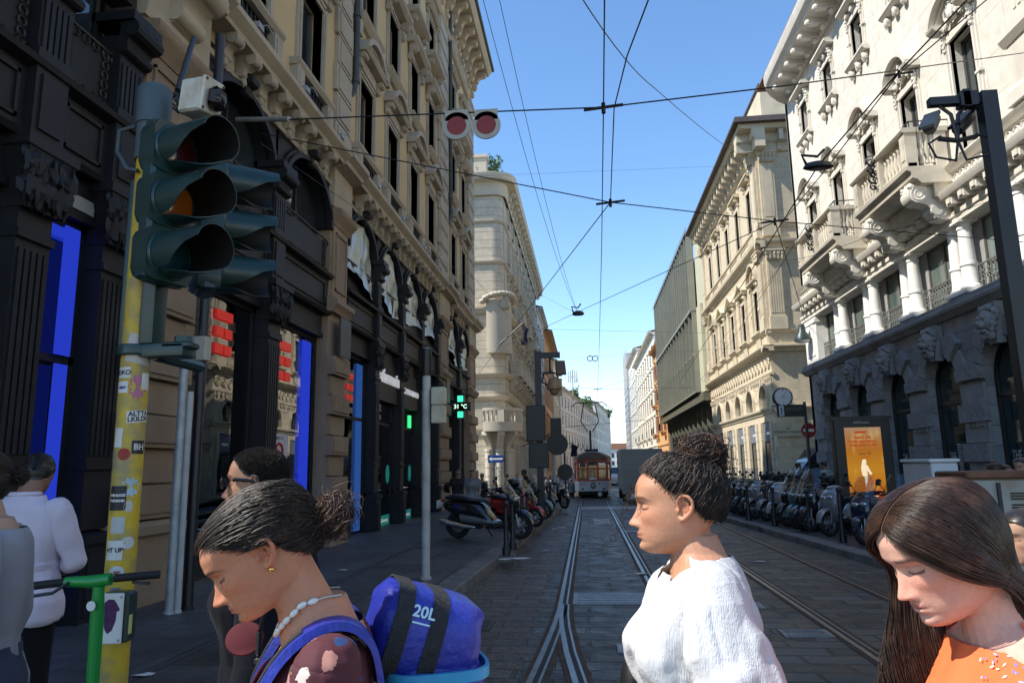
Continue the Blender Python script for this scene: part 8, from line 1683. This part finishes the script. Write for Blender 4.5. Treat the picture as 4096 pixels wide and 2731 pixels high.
for sx in (-1, 1):
 path=[(.10*sx, -.135, -.12), (.10*sx, -.11, -.04), (.105*sx, -.06, -.012), (.108*sx, -.0, -.022), (.115*sx, .06, -.065), (.125*sx, .1, -.13), (.14*sx, .105, -.2), (.155*sx, .08, -.28), (.165*sx, .0, -.36)]
 nn=[(0, -.8, .4), (0, -.5, .8), (0, -.1, 1), (0, .3, .95), (0, .7, .7), (0, .95, .3), (0, 1, .1), (sx*.3, .95, 0), (sx*.8, .5, 0)]
 for _ in (0, 1, 2):path, nn=[[tuple(np.array(q[0]))]+[tuple(np.array(a_)*u_+np.array(b_)*(1-u_)) for a_, b_ in zip(q[:-1], q[1:]) for u_ in (.75, .25)]+[tuple(np.array(q[-1]))] for q in (path, nn)]
 NV=[np.array(A['f'](*n))-A['P'] for n in nn]; W3=[(lambda i:A['co'][i])(np.argmin(((A['co']-np.array(A['f'](*q)))**2).sum(1)))+n*.018 for q, n in zip(path, NV)]
 for _ in range(6):W3=[W3[0]]+[(a_+b_*2+c_)/4 for a_, b_, c_ in zip(W3[:-2], W3[1:-1], W3[2:])]+[W3[-1]]
 p=MB(); p.loft(ribbon(W3, RGT, .034, .014, NV)); p.build('shoulder_strap', BLUEF, BP, smooth=50); p=MB(); p.loft(ribbon([w_+n*.012 for w_, n in zip(W3, NV)][30:], RGT, .013, .005, NV[30:])); p.build('webbing', WEB, BP)
 p=MB(); p.cbox(tuple(W3[54]+NV[54]*.02), (.045, .02, .03), .006); p.build('buckle', BLACK, BP)
cc_=onY(562, 1466, 1.47); p=MB(); rings=[]
for k2, z in ((.9, .002), (1, .001), (1, -.001), (.9, -.002)):rings.append([(cc_.x+.04*k2*cos(t), cc_.y+z*2+.01*sin(t), cc_.z+.031*k2*sin(t)) for t in [2*pi*k/24 for k in range(24)]])
p.loft(rings); cap_=tag(p.build('cap_peak', mat('dark red cloth', (.085, .004, .009), .8, .1)), 'dark red cap peak hanging in front of the woman in the floral top', 'cap')
p=MB(); p.cbox((cc_.x+.036, cc_.y-.012, cc_.z-.005), (.012, .012, .05), .004); p.cbox((cc_.x+.036, cc_.y-.012, cc_.z-.04), (.016, .01, .014), .003); p.tube([(cc_.x+.036, cc_.y-.008, cc_.z+.02), (cc_.x+.05, cc_.y-.03, cc_.z+.05), (cc_.x+.075, cc_.y-.06, cc_.z+.075)], .004, 6); p.build('clip', BLACK, cap_)
Bp=person('young woman in a loose white blouse with dark curly hair in a high bun', (1441, 1203), 1.76, radians(88), radians(1), skin=(.47, .235, .14), P_off=(-.038, -.088), voxel=.0024, hs=np.array((1, 1, .94)), girth=.92, pose=dict(elR=(.21, -.02, -.35), elL=(-.23, -.05, -.34), wrR=(.2, .08, -.58), wrL=(-.25, .02, -.6)), paint_kw=dict(lips=(.36, .12, .10)))
bs=bodyspace(Bp); i_, t_=Bp['idx'], Bp['tt']
slit=(bs[:, 1]>.03)&(np.abs(bs[:, 0])<.012)&(bs[:, 2]>-.16)|(bs[:, 2]>-.030-.04*(bs[:, 1]>.02)-.45*np.clip(np.abs(bs[:, 0])-.07, 0, 1))&(np.abs(bs[:, 0])<.1)
k=((i_<=1)&(i_>=0))&~slit&(bs[:, 2]>-.66)|np.isin(i_, (2, 3))|(np.isin(i_, (4, 5))&(t_<.8))|((i_==6)|(i_==7))&(bs[:, 2]>-.70)
ex=np.where(i_<=1, .012+.034*np.clip((-.2-bs[:, 2])/.3, 0, 1), .016+.012*t_)*np.clip((-.02-bs[:, 2])/.08, .12, 1)
WBL=mat('white crinkle cotton', (.60, .595, .60), .85, .03, 8, .35, 120, sss=.0, stretch=(3.5, 3.5, .35)); garment(Bp['me'], Bp['co'], Bp['no'], k, 'blouse', WBL, Bp['t'], .004, .004+.013*np.clip((-.06-bs[:, 2])/.16, 0, 1), 13, 5, ex, (1.3, 1.3, .18))
legs_wear(Bp, DENIM); R_2, O_2=Bp['R'], Bp['O']
hl2=lambda y, ax=None:np.maximum(hl_back(y), np.interp(y, [-.11, -.05, -.03, 0, .1], [-.045, -.045, -.02, 0, 0]))+.010*np.clip((y-.02)/.03, 0, 1)
CURLH=hairmat('dark curly hair', (.018, .0115, .009), (.06, .036, .025), .5); scalp_cap(R_2, O_2, CAPM, Bp['t'], .004, hl2, drop=.012); pulled_hair(R_2, O_2, (0, -.06, .088), CURLH, Bp['t'], 7000, 8, .018, .009, r=.0009, s=26, hl=hl2, stray=.08)
bun_hair(R_2, O_2, (.0, -.068, .128), .049, hairmat('brown bun hair', (.032, .017, .012), (.12, .06, .035)), Bp['t'], 760, 9, frizz=.55, sc=(1, 1.15, .85))
curls(R_2, O_2, [(-.02, .094, .058), (.01, .097, .06)], [(-.022, .124, .012), (.01, .135, -.04)], CURLH, Bp['t'], 6, 5, .005, 3, .0007, 46, .003); curls(R_2, O_2, [(.012, .122, -.03)], [(.03, .19, -.12)], CURLH, Bp['t'], 3, 7, .008, 3.5, .0006, 40, .006)
curls(R_2, O_2, [(-.05, -.07, .06), (.02, -.09, .1), (-.03, -.10, .11)], [(-.06, -.10, .02), (.02, -.125, .08), (-.03, -.13, .075)], CURLH, Bp['t'], 12, 12, .010, 2.5, .001, 36, .009)
p=MB(); p.blob(onY(1452, 1575, 1.95), .06, (.5, 1, 1.3), 2, .03, 16, 12); tag(p.build('handbag', MATTE), 'dark handbag half hidden in front of the white blouse', 'handbag')
C_3=person('woman in an orange embroidered top with long straight brown hair, looking down', (2061, 1379), 1.40, radians(100), radians(25), skin=(.64, .355, .265), P_off=(-.105, -.105), voxel=.0022, ears=False, girth=.96, pose=dict(elR=(.2, .06, -.33), elL=(-.2, .06, -.34), wrR=(.15, .28, -.36), wrL=(-.17, .27, -.4)), paint_kw=dict(lips=(.42, .13, .11), brow=(.12, .07, .05), flush=.6))
bs=bodyspace(C_3); i_, t_=C_3['idx'], C_3['tt']
nk_=(bs[:, 2]>-.016-.35*np.clip(np.abs(bs[:, 0])-.075, 0, 1)-.05*(bs[:, 1]>.02))&(np.abs(bs[:, 0])<.11)
k=((i_<=1)&(i_>=0))&~nk_&(bs[:, 2]>-.64)|(np.isin(i_, (2, 3))&(t_<.8)); ORG=cloth('orange jersey', (.78, .15, .045), .8); garment(C_3['me'], C_3['co'], C_3['no'], k, 'top', ORG, C_3['t'], .007, .005, 9, 3); legs_wear(C_3, BLKC)
g=np.random.default_rng(5); emb=[MB(), MB(), MB()]
for (u, v, n_) in ((-.12, .075, 46), (-.145, .04, 26), (-.085, .09, 14)):
 for j in range(n_):
  c0_=np.array((u+g.normal(0, .022), v, -.10+g.normal(0, .022))); q=(bs-c0_); q[:, 1] *= .2; kk=np.argmin((q**2).sum(1)+5*(bs[:, 1]<.0)); pt=C_3['co'][kk]+C_3['no'][kk]*.017; dirv=g.normal(0, 1, 3); dirv-=C_3['no'][kk]*(dirv@C_3['no'][kk]); dirv /= np.linalg.norm(dirv)
  w3=np.cross(dirv, C_3['no'][kk]); b_=emb[j%3]; L_=.0032+.002*g.random(); b_.add([tuple(pt-dirv*L_), tuple(pt+w3*L_*.4), tuple(pt+dirv*L_), tuple(pt-w3*L_*.4)], [(0, 1, 2, 3)])
for b_, c in zip(emb, ((.75, .74, .7), (.13, .14, .5), (.35, .36, .62))):b_.build('embroidery', mm('thread %.2f'%c[0], c, .6), C_3['t'], recalc=False)
R_3, O_3=C_3['R'], C_3['O']
def long_hair(n, seed, side, m, r=.00085, s=40):
 """strands from the centre part over the scalp, then falling under gravity"""
 g=np.random.default_rng(seed); u=g.random(n)**.8; a0=np.radians(37)+u*np.radians(112)
 d0=np.stack([.05*side*(.8+g.random(n)), np.cos(a0), np.sin(a0)], 1); e=g.random(n); tgt=np.stack([side*np.ones(n), (-.30 if side<0 else .75)-(.8 if side<0 else 1.3)*u+.35*(e-.5), (-.62-.2*e) if side<0 else-.05-.4*u-.1*e], 1); tgt /= np.linalg.norm(tgt, axis=1, keepdims=True); d0 /= np.linalg.norm(d0, axis=1, keepdims=True)
 ns=18; t=np.linspace(0, 1, ns)[None, :, None]; om=np.arccos(np.clip((d0*tgt).sum(1), -.999, .999))[:, None, None]; q=(np.sin((1-t)*om)*d0[:, None]+np.sin(t*om)*tgt[:, None])/np.sin(om)
 lay=(.006+.016*g.random(n))[:, None]; d0[:, 0]-=.0; P=scalp(q, lay*np.sin(np.clip(.25+t[..., 0]*.8, 0, 1)*pi/2)+.003); P[:, :, 0]-=.016*(1-t[..., 0])**2; W=P@R_3.T+O_3
 out=[W]; v=(W[:, -1]-W[:, -3])/2; v /= np.linalg.norm(v, axis=1, keepdims=True); pos=W[:, -1].copy(); st=(.27+.10*g.random(n))/(s-ns); fw=np.array((-sin(C_3['ty']), cos(C_3['ty']), 0)); rt=np.array((cos(C_3['ty']), sin(C_3['ty']), 0)); ph=g.random(n)*6.28
 lockp=np.floor(e*9)*1.7
 for k in range(s-ns):
  kk=k/(s-ns); gd=np.array((0, 0, -1))+fw*(.22 if side>0 else-.42)+rt*side*.05; v=v*.72+gd*.28+(np.sin(lockp+kk*9)[:, None]*fw*.30+np.cos(lockp+kk*8+ph*.1)[:, None]*rt*.2)*kk; v /= np.linalg.norm(v, axis=1, keepdims=True); pos=pos+v*st[:, None]; out.append(pos[:, None].copy())
 return strand_mesh(np.concatenate(out, 1), r*g.uniform(.7, 1.3, (n, 1)), 'hair', m, C_3['t'], tip=.4)
hl3=lambda y, ax=None:hl_back(y)+.004
scalp_cap(R_3, O_3, mat('brown roots', (.028, .014, .010), .9, .3, 60, spec=.1), C_3['t'], .0035, hl3, drop=.014); rp=[EC+np.array((x, cos(t), sin(t)))*(ER+.0075) for t in [radians(33+8*k) for k in range(9)] for x in (-.010, .010)]; rp=[scalp(q-EC, .0105)*np.array((1, 1, 1))-np.array((.016, 0, 0)) for q in [(EC+(q-EC)/ER) for q in rp]]; p=MB(); p.add([tuple(R_3@q+O_3) for q in rp], [(2*i, 2*i+1, 2*i+3, 2*i+2) for i in range(8)]); p.build('parting', mm('scalp skin', (.14, .075, .055), .6), C_3['t'], recalc=False); long_hair(5000, 21, -1, LONGH); long_hair(4600, 22, 1, LONGH)
D=person('man with cropped dark hair and black sunglasses behind the woman with the backpack', (505, 1140), 2.40, radians(102), radians(-4), skin=(.30, .155, .095), P_off=(-.06, -.15), voxel=.004, hs=np.array((1., 1., 1.12)), male=1, wide=1.2, girth=1.1, h=1.05, jaw=1.05, paint_kw=dict(hair=(.014, .011, .010), hairline=lambda y, ax:hl_back(y)+.004, stubble=.35))
bs=bodyspace(D); i_, t_=D['idx'], D['tt']; k=((i_<=1)&(i_>=0))&~((bs[:, 2]>-.01)&(np.abs(bs[:, 0])<.09))&(bs[:, 2]>-.66)|np.isin(i_, (2, 3))|(np.isin(i_, (4, 5))&(t_<.95)); garment(D['me'], D['co'], D['no'], k, 'jacket', cloth('black navy jacket', (.006, .0065, .010), .85, spec=.1), D['t'], .016, .008, 6, 2); legs_wear(D, BLKC)
g=np.random.default_rng(31); n=5200; d=g.normal(0, 1, (n*4, 3)); q=scalp(d); q=q[q[:, 2]>hl_back(q[:, 1])+.006][:n]; nn=q-EC; nn /= np.linalg.norm(nn, axis=1, keepdims=True); PP=q[:, None]+nn[:, None]*np.linspace(-.004, .007, 4)[None, :, None]+g.normal(0, .0012, (len(q), 4, 3)); strand_mesh(PP@D['R'].T+D['O'], .0008, 'cropped_hair', BLACKH, D['t'])
scalp_cap(D['R'], D['O'], CAPM, D['t'], .0015, lambda y, ax=None:hl_back(y)+.006)
def sunglasses(d, k=1.):
 T=lambda p:tuple(d['R']@np.array(p)+d['O']); p=MB(T); y0=.107
 for s in (-1, 1):
  p.loft([[(s*x, y0-.0+yy-.12*(x*x)*4, z) for x, z in ((.010, .010), (.034, .014), (.056, .012), (.058, -.002), (.05, -.018), (.03, -.022), (.014, -.016))] for yy in (-.002, .0025)]); p.tube([(s*.057, y0-.045, .008), (s*.071, .055, .010), (s*.078, .0, .009), (s*.079, -.012, .004)], [.007, .0065, .0055, .004], 6)
 p.tube([(-.012, y0+.006, .007), (0, y0+.012, .009), (.012, y0+.006, .007)], .003, 6); return p.build('sunglasses', mm('black acetate', (.008, .008, .009), .12, spec=.6), d['t'])
sunglasses(D)
E5=person('man in a pale pink shirt and black trousers', (92, 1124), 4.0, radians(28), radians(26), skin=(.26, .13, .08), P_off=(-.10, -.13), voxel=.005, male=1, wide=1.12, girth=1.1, h=1.04, torso_yaw=radians(8), anchor=(0, .1185, -.0455), pose=dict(elR=(.27, .05, -.34), elL=(-.26, .05, -.33), wrR=(.10, .22, -.42), wrL=(-.1, .24, -.40), knR=(.1, .03, -1.0), anR=(.12, -.02, -1.38)), paint_kw=dict(hair=(.03, .028, .028), hairline=lambda y, ax:hl_back(y)+.002))
bs=bodyspace(E5); i_, t_=E5['idx'], E5['tt']; k=((i_<=1)&(i_>=0))&~((bs[:, 2]>.005)&(np.abs(bs[:, 0])<.09))&(bs[:, 2]>-.66)|np.isin(i_, (2, 3))|(np.isin(i_, (4, 5))&(t_<.25)); garment(E5['me'], E5['co'], E5['no'], k, 'shirt', cloth('pale pink shirt', (.60, .52, .60), .8), E5['t'], .010, .007, 8, 8, np.where((bs[:, 2]<-.35)&(i_<2), .014, .002)); legs_wear(E5, BLKC)
scalp_cap(E5['R'], E5['O'], BLACKH, E5['t'], .008); pulled_hair(E5['R'], E5['O'], (0, -.10, -.02), BLACKH, E5['t'], 900, 41, .006, .001, r=.0018)
p=MB(); p.torus(tuple(E5['f'](0, -.0, .015)), .068, .016, 'z', 24, 8); p.build('collar', M_.setdefault('pale pink shirt', bpy.data.materials['pale pink shirt']), E5['t'])
F6=person('woman in a grey long sleeved top with a bag strap at the left edge', (-150, 1150), 2.35, radians(135), radians(8), skin=(.42, .24, .16), P_off=(-.075, -.145), voxel=.005, torso_yaw=radians(115), pose=dict(elR=(.225, -.03, -.34), wrR=(.20, .05, -.6)))
bs=bodyspace(F6); i_, t_=F6['idx'], F6['tt']; k=((i_<=1)&(i_>=0))&~((bs[:, 2]>-.03)&(np.abs(bs[:, 0])<.1))&(bs[:, 2]>-.62)|np.isin(i_, (2, 3))|(np.isin(i_, (4, 5))&(t_<.95)); garment(F6['me'], F6['co'], F6['no'], k, 'top', cloth('grey jersey', (.27, .27, .29), .85), F6['t'], .007, .006, 9, 4); legs_wear(F6, DENIM); scalp_cap(F6['R'], F6['O'], BLACKH, F6['t'], .008); pulled_hair(F6['R'], F6['O'], (0, -.11, .0), DARKH, F6['t'], 900, 43, .008, .001, r=.0018); bun_hair(F6['R'], F6['O'], (0, -.13, .0), .035, DARKH, F6['t'], 160, 44)
p=MB(); p.tube([tuple(F6['f'](x, y, z)) for x, y, z in ((.11, -.10, -.2), (.1, -.075, -.06), (.095, -.02, -.012), (.085, .06, -.06), (.05, .13, -.2), (-.05, .15, -.35))], .008, 6, flat=.5); p.build('bag_strap', BLACK, F6['t'])
def passer(label, px, top, Y, yaw, shirt, legs, hair=BLACKH, skin=(.40, .23, .15), male=1, base=.13, shades=False, long=False, voxel=.008, sleeves=.7, bare=False, seated=None, short=False):
 zt=onY(px, top, Y).z; x=onY(px, top, Y).x; h=max(.8, min(1.1, (zt-base)/1.72)); hs=h; R=rot(radians(yaw), radians(6))*hs; O=np.array((x, Y, zt-.118*hs)); fw=np.array((-sin(radians(yaw)), cos(radians(yaw)), 0)); P=O-fw*.055+np.array((0, 0, -.155*h)); leg=(P[2]-base)/h
 st=.16 if male else .12; pose=dict(knR=(.095, st*.7, -1.0), anR=(.095, st, -leg+.06), knL=(-.095, -.02, -1.0), anL=(-.095, -st*1.2, -leg+.07), wrR=(.22, .1, -.58), wrL=(-.2, -.02, -.6))
 mb, J, f=body(P, radians(yaw), R, O, h, pose, male, 1.12 if male else .98, 1.03, fingers=False); t=thing('person', label, 'person', (x, Y, base)); me, co, no=remesh(mb, 'body', voxel); idx, tt, loc=classify(co, J, O, R/hs**2, h)
 setpaint(me, skin_paint(loc, idx, skin)); mesh_obj('body', me.copy(), SKIN, t); d=dict(t=t, R=R, O=O, P=P, J=J, f=f, me=me, co=co, no=no, idx=idx, tt=tt, loc=loc, ty=radians(yaw)); bs=bodyspace(d)/h
 k=((idx<=1)&(idx>=0))&~((bs[:, 2]>(-.12 if bare else-.01))&(np.abs(bs[:, 0])<(.2 if bare else .09)))&(bs[:, 2]>-.62)|(np.isin(idx, (2, 3))&(tt<sleeves)&(not bare)); garment(me, co, no, k, 'shirt', shirt, t, .014, .008, 6, 1, solid=0); legs_wear(d, legs, 'shorts' if short else 'trousers', lo=.05 if short else 1.)
 scalp_cap(R, O, hair, t, .012, name='hair')
 if long:p=MB(); p.loft([[tuple(np.array(R)@np.array((w_*cos(q) , -.045+dd*sin(q), z))+O) for q in [2*pi*j/12 for j in range(12)]] for z, w_, dd in ((.09, .06, .055), (.03, .088, .075), (-.05, .09, .062), (-.13, .09, .045), (-.2, .07, .03))]); p.build('long_hair', hair, t)
 if shades:sunglasses(d)
 return d
CT=lambda n, c:mm('cloth '+n, c, .85, .1, 8)
passer('man in a black t-shirt and sunglasses walking on the left pavement', 1052, 1078, 21, 200, CT('black', (.012, .012, .014)), CT('charcoal', (.03, .03, .035)), shades=True)
d=passer('man in a grey t-shirt with backpack straps beside the black scooters', 1085, 1078, 20, 190, CT('grey', (.16, .165, .175)), CT('light jeans', (.22, .26, .32)))
for sx in (-1, 1):p=MB(); p.tube([tuple(d['f'](sx*.1, y, z)) for y, z in ((-.11, -.2), (-.08, -.03), (0, -.0), (.1, -.08), (.14, -.25), (.1, -.4))], .022, 6, flat=.5); p.build('pack_strap', BLACK, d['t'])
passer('blonde woman with sunglasses and a black strap top on the left pavement', 1107, 1086, 23, 185, CT('black', (.012, .012, .014)), CT('charcoal', (.03, .03, .035)), hair=mm('blond hair', (.30, .16, .06), .5), male=0, shades=True, bare=True)
passer('woman in black with long black hair behind the scooters', 1136, 1103, 24, 170, CT('black', (.012, .012, .014)), CT('black', (.012, .012, .014)), male=0, long=True)
passer('woman in a pale blue top with dark hair behind the scooter windscreens', 1163, 1102, 24, 180, CT('pale blue', (.28, .38, .48)), DENIM, male=0, long=True)
passer('bald man in a white shirt seen from behind, far left pavement', 1189, 1085, 28, 10, CT('white', (.6, .62, .66)), CT('charcoal', (.03, .03, .035)), hair=mm('bald skin', (.36, .2, .13), .5), sleeves=1)
passer('tall dark haired man in black beside the middle black pole', 1203, 1077, 24, 100, CT('black', (.012, .012, .014)), CT('black', (.012, .012, .014)), skin=(.12, .06, .04), sleeves=1)
passer('person with dark hair walking away near the far signposts', 1312, 1100, 40, 0, CT('grey', (.16, .165, .175)), DENIM)
passer('dark haired person in a blue t-shirt behind the right scooters, left one of two', 1832, 1062, 22.5, 20, CT('mid blue', (.10, .2, .36)), DENIM, skin=(.3, .16, .1)); passer('dark haired person in a pale teal t-shirt beside the advertising panel, right one of two', 1890, 1058, 21, 40, CT('pale teal', (.22, .32, .34)), DENIM, skin=(.3, .16, .1))
passer('woman with reddish brown hair behind the rusty topped cabinet, left one', 2282, 1062, 9.5, 20, CT('black', (.012, .012, .014)), BLKC, hair=mm('auburn hair', (.05, .02, .012), .5), male=0, long=True); passer('woman with glasses behind the rusty topped cabinet, middle one', 2308, 1066, 9.8, 190, CT('black', (.012, .012, .014)), BLKC, male=0, long=True, shades=False); passer('woman with black hair behind the rusty topped cabinet at the right edge', 2343, 1050, 9.2, 120, CT('dark', (.04, .035, .035)), BLKC, male=0)
passer('dark haired person at the right edge in front of the large cabinet', 2352, 1165, 3.4, 100, CT('dark grey', (.05, .05, .055)), BLKC, male=0, base=-.25, voxel=.006)
passer('man in a white t-shirt far off beside the tram', 1300, 1106, 52, 10, CT('white', (.6, .62, .66)), DENIM, voxel=.015); passer('person in a red shirt far off beside the tram', 1316, 1104, 48, 15, CT('red', (.4, .05, .04)), DENIM, voxel=.015)
